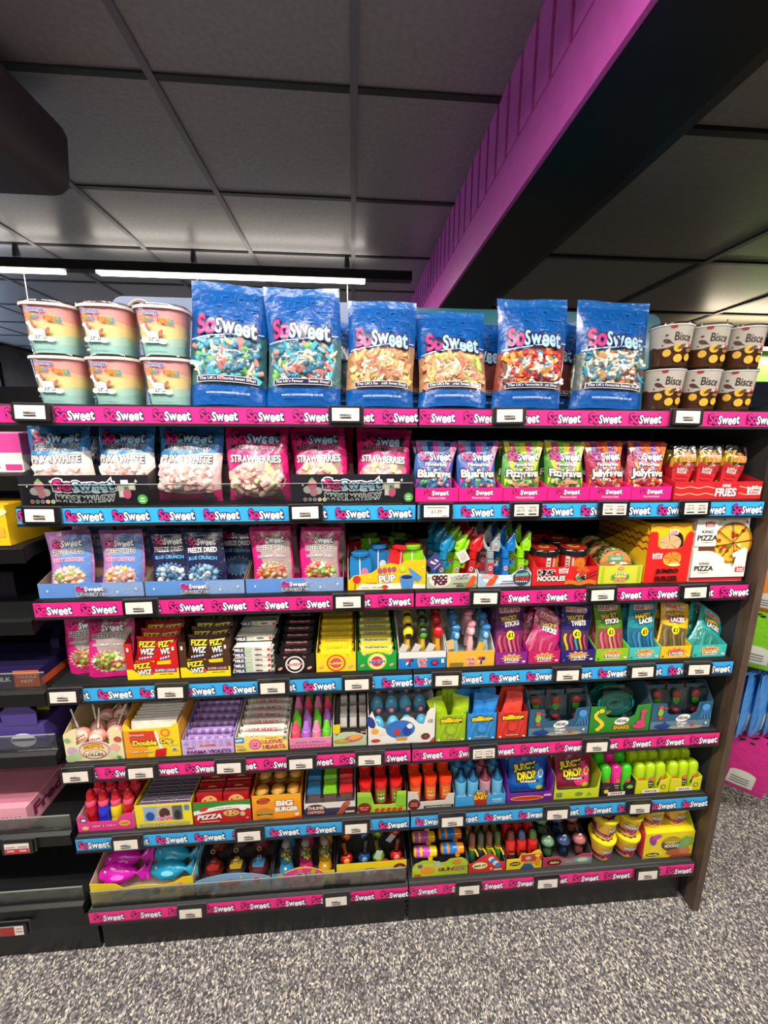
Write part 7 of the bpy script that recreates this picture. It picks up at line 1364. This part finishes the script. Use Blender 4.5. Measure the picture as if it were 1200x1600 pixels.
def sp_art(pr, w, h): pr.ell(-w*.2, h*.45, .026, .014, I('#e8e0b0'), 16); pr.text('Super Pop', -w*.2, h*.45, .042, .009, I('#1c2a1a'), I('#e8d83a'), .08, bold=.04, rot=.1); [pr.ell(w*.1+.008*i, h*(.85-.14*i), .0105, .010, I(('#d8e0ea', '#3a7ac0')[i % 2]), 12, rot=.6) for i in range(4)]; pr.text('4', w*.1, h*.22, .008, .012, I('#e8e0d8')); pr.rect(w*.18, w*.4, h*.1, h*.2, I('#e8c8c0'))
tray('red shaped-front tray of clear spray tubes', .205, .333, 7, .062, .072, .27, '#c83428', '#4c4a48', sp_art, lambda w, h: [(-w*.5, h*.55), (-w*.3, h*.75), (-w*.1, h*1.1), (w*.05, h*1.2), (w*.2, h*1.05), (w*.36, h*.62), (w*.5, h*.55)], y0=.02, ds=.08)
def spray(c, c2):
    def make():
        t = thing('spray_candy', '', 'sweets'); MB().lathe([(.010, 0), (.0125, .003), (.0125, .04), (.010, .044)], M('gloss', c2), 14).part('base_tube', t); MB().lathe([(.0108, .044), (.0115, .048), (.0095, .054)], M('gloss', '#f0cc1a'), 14).part('nozzle_collar', t); MB().lathe([(.0125, .05), (.0138, .056), (.0138, .095), (.010, .103), (.003, .106)], M('tint', '#d8d0c8'), 14).part('clear_cap', t); MB().lathe([(.009, .056), (.0095, .092), (.005, .099)], M('sweet', c), 12).part('candy', t)
        MB().tube([(.006, -.010, .048), (.013, -.016, .038), (.015, -.018, .03)], .003, M('gloss', '#f0cc1a'), 7).part('lever', t); return t
    return make
for c, (a, b, nm) in enumerate((('#c87a6a', '#2a5a3a', 'pink'), ('#7a9a8a', '#24344a', 'grey-green'), ('#c07a6a', '#5a7a2a', 'salmon'), ('#7ab04a', '#2a6a3a', 'green'))):
    fill(spray(a, b), [((.224+.0295*c, .045+.042*r, Z[7]+.022+.018*r), (-.12, 0, 0)) for r in range(4)], lambda i: '%s spray candy with yellow lever, %s row' % (nm, ORD[i]), 'spray candies')
def cap_art(pr, w, h): pr.rect(-w*.1, w*.498, h*.5, h*.99, I('#c8302a')); pr.ell(-w*.26, h*.4, .024, .012, I('#f0d83a'), 16); pr.ell(-w*.26, h*.4, .02, .009, I('#3a2a1a'), 16); pr.text('Bubble', -w*.26, h*.4, .03, .0065, I('#f0d83a'), bold=.04); pr.text('FRUIT', w*.14, h*.4, .036, .010, I('#e8b04a'), I('#3a3a6a'), .08, bold=.04); pr.ell(w*.1, h*.75, .010, .008, I('#b8b0b0'), 12); pr.ell(w*.38, h*.5, .009, .019, I('#d8902a'), 14); pr.ell(w*.36, h*.9, .01, .006, I('#f0d03a'), 12); pr.poly([(-w*.12, .001), (w*.3, .001), (w*.2, h*.35), (0, h*.4)], I('#2f5a8a'))
tray('yellow and red tray of red fruit bottles', .335, .460, 7, .06, .072, .27, '#e8cc2a', '#4c4a48', cap_art, lambda w, h: [(-w*.5, h*.7), (-w*.16, h*.72), (-w*.1, h*1.0), (w*.2, h*1.02), (w*.3, h*1.2), (w*.42, h*1.25), (w*.5, h*.95)], y0=.02, ds=.08)
def rbot(c):
    def make():
        t = thing('fruit_bottle_candy', '', 'sweets'); MB().lathe([(.012, 0), (.0165, .006), (.018, .025), (.0165, .045), (.0175, .055), (.013, .066)], M('gloss', '#d0201c'), 16).part('bottle', t); MB().lathe([(.011, .064), (.0125, .068), (.0115, .082), (.006, .088)], M('gloss', c), 14).part('cap', t); MB().lathe([(.0145, .062), (.0155, .082), (.009, .098), (.002, .101)], M('film', '#efefef'), 14, cap=False).part('clear_cover', t); m = MB(); pr = PR(); pr.rect(-.012, .012, .012, .034, I('#2a1a18'), 4); pr.text('FRUIT', 0, .024, .018, .006, I('#e0a82a'), bold=.04); pr.to(m, cyl(.0182, .0182, .05)); m.part('label', t); return t
    return make
for c, (hx, nm) in enumerate((('#a82422', 'dark red'), ('#3a7ac8', 'blue'), ('#6aa82a', 'green'))):
    fill(rbot(hx), [((.358+.039*c, .046+.042*r, Z[7]+.026+.02*r), (-.12, 0, 0)) for r in range(4)], lambda i: 'red fruit bottle with %s cap, %s row' % (nm, ORD[i]), 'red fruit bottles')
def dab_art(pr, w, h): pr.rect(-w*.14, w*.498, .001, h*.7, I('#8a7a80')); pr.ell(-w*.27, h*.42, .026, .012, I('#3a1c24'), 16); pr.text('dabo', -w*.27, h*.42, .032, .010, I('#e8b84a'), bold=.05); pr.ell(w*.3, h*.5, .032, .013, I('#6aa0a8'), 16); pr.ell(w*.3, h*.5, .02, .008, I('#c8d4a0'), 14); pr.rect(-w*.05, w*.1, h*.3, h*.5, I('#b08a8a'))
tray('clear-sided pacifier sweets tray with dark emblem', .463, .639, 7, .042, .072, .26, '#b03a54', '#4c4a48', dab_art, lambda w, h: [(-w*.5, h*.9), (-w*.2, h*.95), (0, h*.6), (w*.1, h*.65), (w*.3, h*1.05), (w*.5, h)], y0=.02, ds=.08)
def dab(c):
    def make():
        t = thing('pacifier_cup_candy', '', 'sweets'); MB().lathe([(.012, 0), (.0175, .004), (.0185, .02), (.015, .034), (.0215, .044)], M('tint', '#c8c8c4'), 16, cap=False).part('clear_cup', t); MB().lathe([(.010, .002), (.014, .006), (.014, .02), (.011, .03)], M('sweet', c), 14).part('powder', t); MB().ball((0, 0, .05), (.023, .019, .016), M('gloss', c), 16, 8).part('pacifier', t); MB().ball((0, -.004, .054), (.028, .021, .026), FILM, 14, 8).part('wrapper', t); MB().tube([(-.004, .0, .078), (-.010, 0, .094), (-.006, .004, .104)], [.003, .007, .011], FILM, 8).part('wrapper_twist', t); return t
    return make
for c, (hx, nm) in enumerate((('#7fb88a', 'green'), ('#2a4f8a', 'blue'), ('#d87a80', 'pink'))):
    fill(dab(hx), [((.494+.057*c, .052+.055*r, Z[7]+.012+.03*r), (-.12, 0, 0)) for r in range(3)], lambda i: 'wrapped %s pacifier cup candy, %s row' % (nm, ORD[i]), 'pacifier cup candies')
# yellow noodle cups and their box
def ncup():
    t = thing('candy_noodle_cup', '', 'cup'); r0, r1, h = .030, .0415, .083
    mb = MB().lathe([(r0-.002, 0), (r0, .002), (r0+.0015, .012)], M('gloss', '#f0d81c'), 24); mb.lathe([(r0+.0015, .012), (r1-.003, h*.72)], M('gloss', '#8a2a6a'), 24, cap=False); mb.lathe([(r1-.003, h*.72), (r1-.001, h)], M('gloss', '#e8c81c'), 24, cap=False); pr = PR()
    pr.rect(-.07, .07, .030, .066, I('#e0a83a'), 16); pr.text('CANDY', .002, .06, .038, .0085, I('#f0e04a'), I('#4a1a3a'), .08, bold=.05); pr.text('NOODLE', 0, .047, .05, .0125, I('#f6f2ea'), I('#3a1430'), .1, bold=.05); pr.text('CUP', 0, .03, .036, .0125, I('#d8407c'), I('#3a1430'), .1, bold=.05); [pr.ell(-.03+.02*i, .017, .008, .006, I(('#c04a9a', '#e8a02a')[i % 2]), 10) for i in range(4)]
    pr.to(mb, cyl(r0, r1, h)); mb.part('cup', t); MB().lathe([(r1-.001, h-.004), (r1+.003, h-.003), (r1+.003, h+.003), (r1-.002, h+.004)], M('gloss', '#f2dc1c'), 24).part('lid', t)
    l = MB(); pr = PR(); pr.ell(0, 0, .034, .034, I('#5a1c5a'), 22, star=.12); pr.ell(0, 0, .022, .022, I('#e8862a'), 18); pr.ell(.006, .004, .01, .01, I('#f0d84a'), 12); pr.to(l, lambda u, v, o: (u, v, h+.0042+o)); l.part('lid_label', t); return t
sp = [((.688+.091*(i % 2), .052+.004*(i % 2), Z[7]+.0003+.0875*(i//2)), (0, 0, (.2, -.05, .5, -.3)[i])) for i in range(4)]
fill(ncup, sp, lambda i: '%s yellow candy noodle cup, %s' % (('left', 'right')[i % 2], 'on the bottom shelf' if i < 2 else 'stacked on top of another'), 'candy noodle cups')
nb = thing('noodle_cup_display_box', 'yellow noodle cup box with two-tier front, bottom right corner', 'box', (.914, .02, Z[7]+.0003))
def nb_art(pr, w, h):
    pr.ell(-w*.34, h*.72, .013, .022, I('#8a3a9a'), 12, rot=.3); pr.ell(-w*.28, h*.85, .02, .01, I('#c04aa0'), 12, rot=.3); pr.ell(w*.05, h*.55, .038, .03, I('#5a4a1a'), 20); pr.ell(w*.05, h*.68, .034, .014, I('#b89a1a'), 18); pr.text('CANDY', .04*w, h*.62, .042, .011, I('#e8dc5a'), I('#3a1a10'), .08, bold=.05); pr.text('NOODLE', .05*w, h*.48, .05, .012, I('#f0ece0'), I('#3a1a10'), .09, bold=.05); pr.ell(w*.28, h*.5, .016, .036, I('#6aa86a'), 16, rot=-.3); pr.ell(w*.4, h*.62, .018, .02, I('#8ab04a'), 14); pr.ell(w*.2, h*.22, .044, .015, I('#b0603a'), 18); pr.ell(w*.33, h*.26, .02, .016, I('#c87a4a'), 14); pr.ell(-w*.32, h*.18, .034, .013, I('#f0e05a'), 16); pr.ell(-w*.32, h*.18, .026, .009, I('#5a4a10'), 14); pr.text('Noodle', -w*.32, h*.18, .036, .0075, I('#f0e8a0'), bold=.04); pr.poly([(-w*.02, .002), (w*.49, .002), (w*.49, h*.12), (w*.1, h*.1)], I('#a0482a'))
mb = MB().box(-.09, .09, 0, .0016, 0, .105, C('#e8d41a')); pr = PR(); nb_art(pr, .18, .105); pr.to(mb, flat(0)); mb.part('front_panel', nb)
MB().box(-.088, .088, .0018, .136, .1035, .105, C('#f0dc20')).part('step', nb)
for s in (-1, 1): MB().prism([(.0018, 0), (.0018, .103), (.03, .14), (.08, .185), (.14, .185), (.14, 0)], 'x', s*.09-.0008-s*.0008, s*.09+.0008-s*.0008, C('#d83a4a' if s < 0 else '#b8cc2a')).part('side_panel', nb)
MB().box(-.088, .088, .138, .14, 0, .185, C('#8a9a1c')).part('back_panel', nb)
n0 = [o for o in COL.objects if o.name.startswith('candy_noodle_cup')][0]
for i, x in enumerate((.872, .957)): clone(n0, (x, .068, Z[7]+.1058), (0, 0, .2*i), '%s yellow candy noodle cup displayed in the two-tier box' % ('left', 'right')[i], 'candy noodle cups')

# ================================================================== LEFT BAY: plain black shelves
LZ = [1.556, 1.372, 1.178, .966, .772, .497, .232]
lb_board = MB().prism([(.012, -.042), (.012, -.002), (.02, .0), (DEP, .0), (DEP, -.025), (.04, -.034)], 'x', -.49, .486, M('metal', '#1f2022')).mesh('board')
lb_rail = MB().prism([(.004, -.046), (.002, -.008), (.012, -.002), (.012, -.046)], 'x', -.49, .486, M('metal', '#101012')).mesh('price_rail')
for i, z in enumerate(LZ):
    dy = (.05, .012, 0, 0, 0, 0, 0)[i]
    s = thing('shelf', 'plain black shelf without logo strip, %s from the top at the left edge' % ORD[i], 'shelf', (-1.5, dy, z), group='plain black shelves')
    ob('board', lb_board, s); ob('price_rail', lb_rail, s); MB().box(-.49, .484, .0035, .006, -.0125, -.0105, M('metal', '#55575a')).part('rail_edge', s)
    if i in (3, 4, 5, 6):
        rs = thing('shelf_riser', 'clear plastic riser on the %s plain black shelf from the top' % ORD[i], 'riser', (-1.5, .014, z+.0003)); MB().box(-.49, .484, 0, .0025, 0, .048, CLEAR).part('sheet', rs); MB().box(-.49, .484, -.0005, .003, .048, .0495, M('plastic', '#8e9492')).part('top_edge', rs)
red_scr = None
def red_screen(two):
    mb = MB().box(-.0335, .0335, -.0006, 0, -.0155, .0155, M('ink', '#e9e1d6')); pr = PR(); r = I('#9a2a2c')
    if two: pr.rect(-.033, .033, -.015, .0, I('#c8283a')); [pr.rect(a, a+.026, .004, .006, I('#4a4a4a')) for a in (-.03, .004)]; [pr.text('#price', a+.013, -.007, .02, .007, I('#f0e0dc')) for a in (-.03, .004)]
    else: pr.rect(-.033, .008, -.015, .015, r); pr.text('#price', .021, -.003, .02, .006, r); pr.rect(.012, .03, .006, .008, I('#4a4a4a'))
    return pr.to(mb, lambda u, v, o: (u, -.0006-o*.6, v)).mesh('screen')
price_tag(-1.215, LZ[6]-.062, 'price tag with red screen on the lowest plain black shelf', y=-.004, scr=red_screen(False))
price_tag(-1.155, LZ[5]-.03, 'price tag with red lower band on the plain shelf below the pink carton', y=0, scr=red_screen(True))
price_tag(-1.24, LZ[4]-.03, 'price tag cut by the left frame edge under the purple boxes', y=0)
def put(name, lb, cat, x0, x1, y0, d, zi, h, c, art, c2=None, top=None, sart=None):
    w = x1-x0; t = thing(name, lb, cat, ((x0+x1)/2, y0, LZ[zi]+.0005)); mb = MB().box(-w/2, w/2, 0, d, 0, h, C(c)); pr = PR(); art(pr, w, h); pr.to(mb, flat(0))
    if sart: p2 = PR(); sart(p2, d, h); p2.to(mb, lambda u, v, o: (w/2+o, u, v))
    mb.part('carton', t); MB().box(-w/2+.004, w/2-.004, .02, d-.01, h, h+.002, C(c2 or c)).part('top_flap', t); return t
put('chocolate_carton', 'white and pink carton on the top plain shelf at the left edge', 'box', -1.33, -1.022, .075, .2, 0, .1, '#e8e2dc', lambda pr, w, h: (pr.rect(w*.2, w*.5, h*.5, h*.99, I('#d8489a')), [pr.rect(w*.1, w*.32, h*(.1+.09*i), h*(.13+.09*i), I('#7a7a7a')) for i in range(4)], pr.rect(w*.36, w*.49, h*.05, h*.2, I('#c83a8a'))), '#e0589c', sart=lambda pr, d, h: (pr.rect(.002, d*.9, h*.45, h*.98, I('#d8489a')), pr.rect(.02, d*.5, h*.08, h*.25, I('#b82a7a')), pr.rect(.03, d*.3, h*.7, h*.8, I('#f0e0e8'))))
put('yellow_sweets_carton', 'yellow carton of wrapped bars on the second plain shelf, left edge', 'box', -1.33, -1.045, .022, .2, 1, .105, '#ecbc18', lambda pr, w, h: ([pr.ell(w*(.05+.13*i), h*.82, .022, .01, I(('#c8842a', '#e8d8a0')[i % 2]), 12, rot=.2) for i in range(4)], pr.rect(-.1*w, w*.24, h*.45, h*.62, I('#7a4a18')), pr.rect(w*.3, w*.47, h*.22, h*.44, I('#d8a83a')), pr.text('honey', w*.1, h*.2, .04, .01, I('#8a5a14'))), '#d8a820')
put('chocolate_bar_carton', 'dark purple carton with orange corner on the fourth plain shelf', 'box', -1.34, -1.035, .024, .2, 3, .052, '#241a4a', lambda pr, w, h: (pr.rect(w*.28, w*.498, .001, h*.98, I('#d8622a')), pr.text('DAIRY MILK', w*.08, h*.5, w*.34, .012, I('#f0ecf4'), bold=.04), pr.text('WHOLE', w*.39, h*.62, w*.17, .008, I('#f8e0d0'), bold=.04), pr.text('NUT', w*.39, h*.36, w*.1, .008, I('#f8e0d0'), bold=.04)), '#1c1638', sart=lambda pr, d, h: pr.rect(.003, d*.95, .001, h*.45, I('#c8562a')))
mbp = thing('tall_carton', 'tall dark purple carton back rising behind the orange-cornered carton', 'box', (-1.07, .13, LZ[3]+.056)); m_ = MB().prism([(0, .0), (.13, .0), (.13, .11), (.07, .11), (.0, .03)], 'x', -.004, .02, C('#1f1840')); p_ = PR(); p_.rect(.05, .1, .02, .06, I('#d8d4e0')); p_.rect(.055, .095, .07, .078, I('#8a86a0')); p_.to(m_, lambda u, v, o: (.02+o, u, v)); m_.part('side_panel', mbp); MB().box(-.25, -.004, .125, .13, 0, .11, C('#1f1840')).part('back_panel', mbp)
def fr_art(pr, w, h): pr.ell(w*.3, h*.34, .034, .022, I('#e6e0ea'), 18); pr.rect(w*.2, w*.4, h*.3, h*.4, I('#6a5a9a')); pr.ell(-w*.1, h*.3, .03, .012, I('#cfc8dc'), 16)
t = put('chocolate_carton', 'purple shaped carton on the fifth plain shelf behind a clear riser', 'box', -1.35, -1.05, .026, .2, 4, .075, '#4a3a86', fr_art, '#2c2258')
MB().prism([(.045, .0), (.135, .0), (.138, .04), (.12, .058), (.06, .058), (.042, .04)], 'y', -.002, .0, C('#4a3a86')).part('raised_crest', t, (0, 0, .0755)); MB().box(.09, .125, .06, .062, .075, .12, C('#d8c42a')).part('price_flash', t)
put('pink_sweets_carton', 'long pale pink carton on the sixth plain shelf, left edge', 'box', -1.36, -1.14, .024, .26, 5, .075, '#e8a0b4', lambda pr, w, h: (pr.text('Melts', w*.3, h*.55, .06, .014, I('#b84a78'), I('#f8dce4'), .05, bold=.04), pr.ell(w*.2, h*.22, .012, .01, I('#b87a8a'), 14), pr.ell(w*.4, h*.22, .012, .01, I('#b87a8a'), 14), pr.rect(-w*.1, w*.12, h*.7, h*.88, I('#f4d0dc'))), '#c87a92', sart=lambda pr, d, h: pr.text('Freddo', d*.45, h*.5, d*.7, .034, I('#8a2a58'), bold=.04))
put('purple_sweets_carton', 'small purple carton set back on the third plain shelf', 'box', -1.4, -1.16, .15, .2, 2, .08, '#171224', lambda pr, w, h: pr.rect(-.05, .05, .02, .04, I('#2c2440')))

# ================================================================== BEYOND: peg fixture at the right, far goods
pg = thing('peg_display_stand', 'dark peg stand of hanging bags beyond the brown-edged panel', 'display stand', (2.45, .75, 0))
MB().box(-.02, .02, -.5, .5, .02, 1.7, M('metal', '#232325')).part('back_panel', pg); MB().box(-.3, .3, -.5, .5, 0, .03, M('metal', '#1a1a1c')).part('foot', pg); MB().box(-.02, .02, -.52, -.5, 0, 1.75, BLACK).part('upright', pg); MB().box(-.02, .02, .5, .52, 0, 1.75, BLACK).part('upright', pg)
def hangbag(name, lb, w, h, c, loc, rot, seed, grp, lab='#d8dcd0', label_art=True):
    def art(pr, w, h):
        pr.rect(-w*.26, w*.26, h*.1, h*.36, I(lab), 4, 3); pr.ell(0, h*.36, w*.26, h*.06, I(lab), 14, 2); [pr.rect(-w*.2, w*.16, h*(.16+.05*i), h*(.175+.05*i), I('#55555a'), 3) for i in range(3)]; pr.ell(0, h*.93, .009, .005, I('#222222'), 12)
    return bag(name, lb, 'sweet bag', w, h, .03, [(.9, c, 9), (1, c, 2)], loc, rot, art, seed, group=grp, back=c, nx=10)
def peg(y, z, n, nm):
    t = thing('peg_hook', 'black peg hook carrying the %s hanging bags' % nm, 'hook', (2.428, y, z)); MB().tube([(0, 0, .006), (-n, 0, .006), (-n-.01, 0, .036)], .003, BLACK, 6).part('rod', t); MB().box(-.004, 0, -.02, .02, -.02, .03, BLACK).part('plate', t)
rows = [(.33, 1.15, .16, .2, ('#e8842a', '#e07a22'), 'orange', 4, 1.47), (.32, .955, .17, .24, ('#7cc81c', '#8ad42a'), 'green', 3, 1.44), (.31, .69, .15, .28, ('#3a86d8', '#4a94e0'), 'blue', 12, 1.41), (.30, .40, .18, .25, ('#d01c84', '#e03a9a'), 'magenta', 3, 1.46)]
for y, z, w, h, cs, nm, n, x0 in rows:
    peg(y, z, 2.43-x0+.02, nm)
    for i in range(n):
        hangbag('hanging_sweet_bag', 'hanging %s sweet bag, %s from the front of its peg' % (nm, ORD[i]), w, h, cs[i % 2], (x0+(.04 if nm == 'blue' else .06)*i, y, z-h*.94), (0, .05*(i % 3-1)+(.15 if nm == 'magenta' else .08), (.32+.12*(i % 3)) if nm == 'blue' else -.62+.1*(i % 3)), 300+i, '%s hanging sweet bags' % nm)
gb_ = thing('header_board', 'green rounded board seen over the biscuit tubs at the right edge', 'sign', (2.75, 1.55, 2.0)); MB().box(-.45, .6, 0, .02, 0, .225, M('plastic', '#4f8a2c')).part('board', gb_); MB().box(-.02, .02, .021, .04, -2.0, .1, BLACK).part('post', gb_)
tb = thing('linear_pendant_light', 'warm black pendant strip light over the next aisle at the right', 'light', (2.7, 1.4, 2.18)); MB().box(-.82, .82, -.03, .03, 0, .05, BLACK).part('housing', tb); MB().box(-.75, .75, -.024, .024, -.012, -.0005, M('emit', '#ffe9c8', 4)).part('diffuser', tb)
for sx in (-.6, .6): MB().tube([(sx, 0, .05), (sx, 0, .158)], .0025, BLACK, 5).part('cable', tb)
# far gondola at the left, behind the candy floss tubs
fg = thing('far_wall_shelving', 'dark low shelving far behind the candy floss tubs', 'shelving', (-2.6, 1.5, 0)); MB().box(-.7, .95, 0, .4, 0, 1.86, M('metal', '#1b1c1f')).part('cabinet', fg); MB().box(-.7, .95, -.06, -.0005, 1.8, 1.9, M('metal', '#26272a')).part('canopy', fg)
t = thing('silver_appliance', 'silver cylinder lying on the dark far shelving', 'appliance', (-1.83, 1.7, 1.8605)); MB().lathe([(.05, -.2), (.06, -.19), (.06, .08), (.055, .1), (.045, .11), (.045, .15)], M('chrome', '#c8c8c8'), 20, ax='x', c=(0, 0, .06)).part('drum', t)
MB().lathe([(.062, .0), (.064, .01), (.064, .03), (.062, .04)], M('plastic', '#222222'), 20, ax='x', c=(0, 0, .06), cap=False).part('band', t)

# ================================================================== small pieces hang under the part they sit on
SUB = {'lid_label': ('lid',), 'lid_rim': ('lid',), 'cap_top': ('cap',), 'seal_sticker': ('cup',), 'sticker': ('handle', 'lower_shell'), 'trigger': ('handle',), 'eye': ('upper_jaw', 'body'), 'label': ('bottle', 'body', 'case', 'shell'),
       'print': ('carton', 'cup_sleeve', 'body'), 'wrapper_twist': ('wrapper',), 'twist': ('wrapper',), 'crimped_seal': ('sachet_foil',), 'crimped_end': ('wrapper',), 'twisted_end': ('wrapper',), 'clasp': ('lid',), 'cap_panel': ('cap',), 'disc_cap': ('disc',),
       'candy_core': ('clear_tube',), 'gumballs': ('globe',), 'knob': ('base',), 'nozzle': ('barrel',), 'seam': ('lower_shell',), 'printed_strip': ('price_rail',), 'rail_lip': ('price_rail',), 'rail_edge': ('price_rail',), 'foot_ring': ('cup',), 'flap_seam': ('carton',), 'top_flap': ('carton',), 'lever': ('nozzle_collar',), 'diffuser': ('housing',), 'top_edge': ('sheet',), 'screen': ('casing',), 'teat': ('clear_cap',), 'snake_head': ('jelly_snake',)}
base = lambda n: n.rsplit('.', 1)[0] if n[-3:].isdigit() and '.' in n else n
for r_ in [o for o in COL.objects if o.parent is None and 'label' in o]:
    by = {}
    for c_ in r_.children: by.setdefault(base(c_.name), c_)
    for c_ in list(r_.children):
        for p_ in SUB.get(base(c_.name), ()):
            q_ = by.get(p_)
            if q_ and q_ is not c_ and q_.location.length < 1e-6 and not any(abs(a) > 1e-6 for a in q_.rotation_euler): c_.parent = q_; break
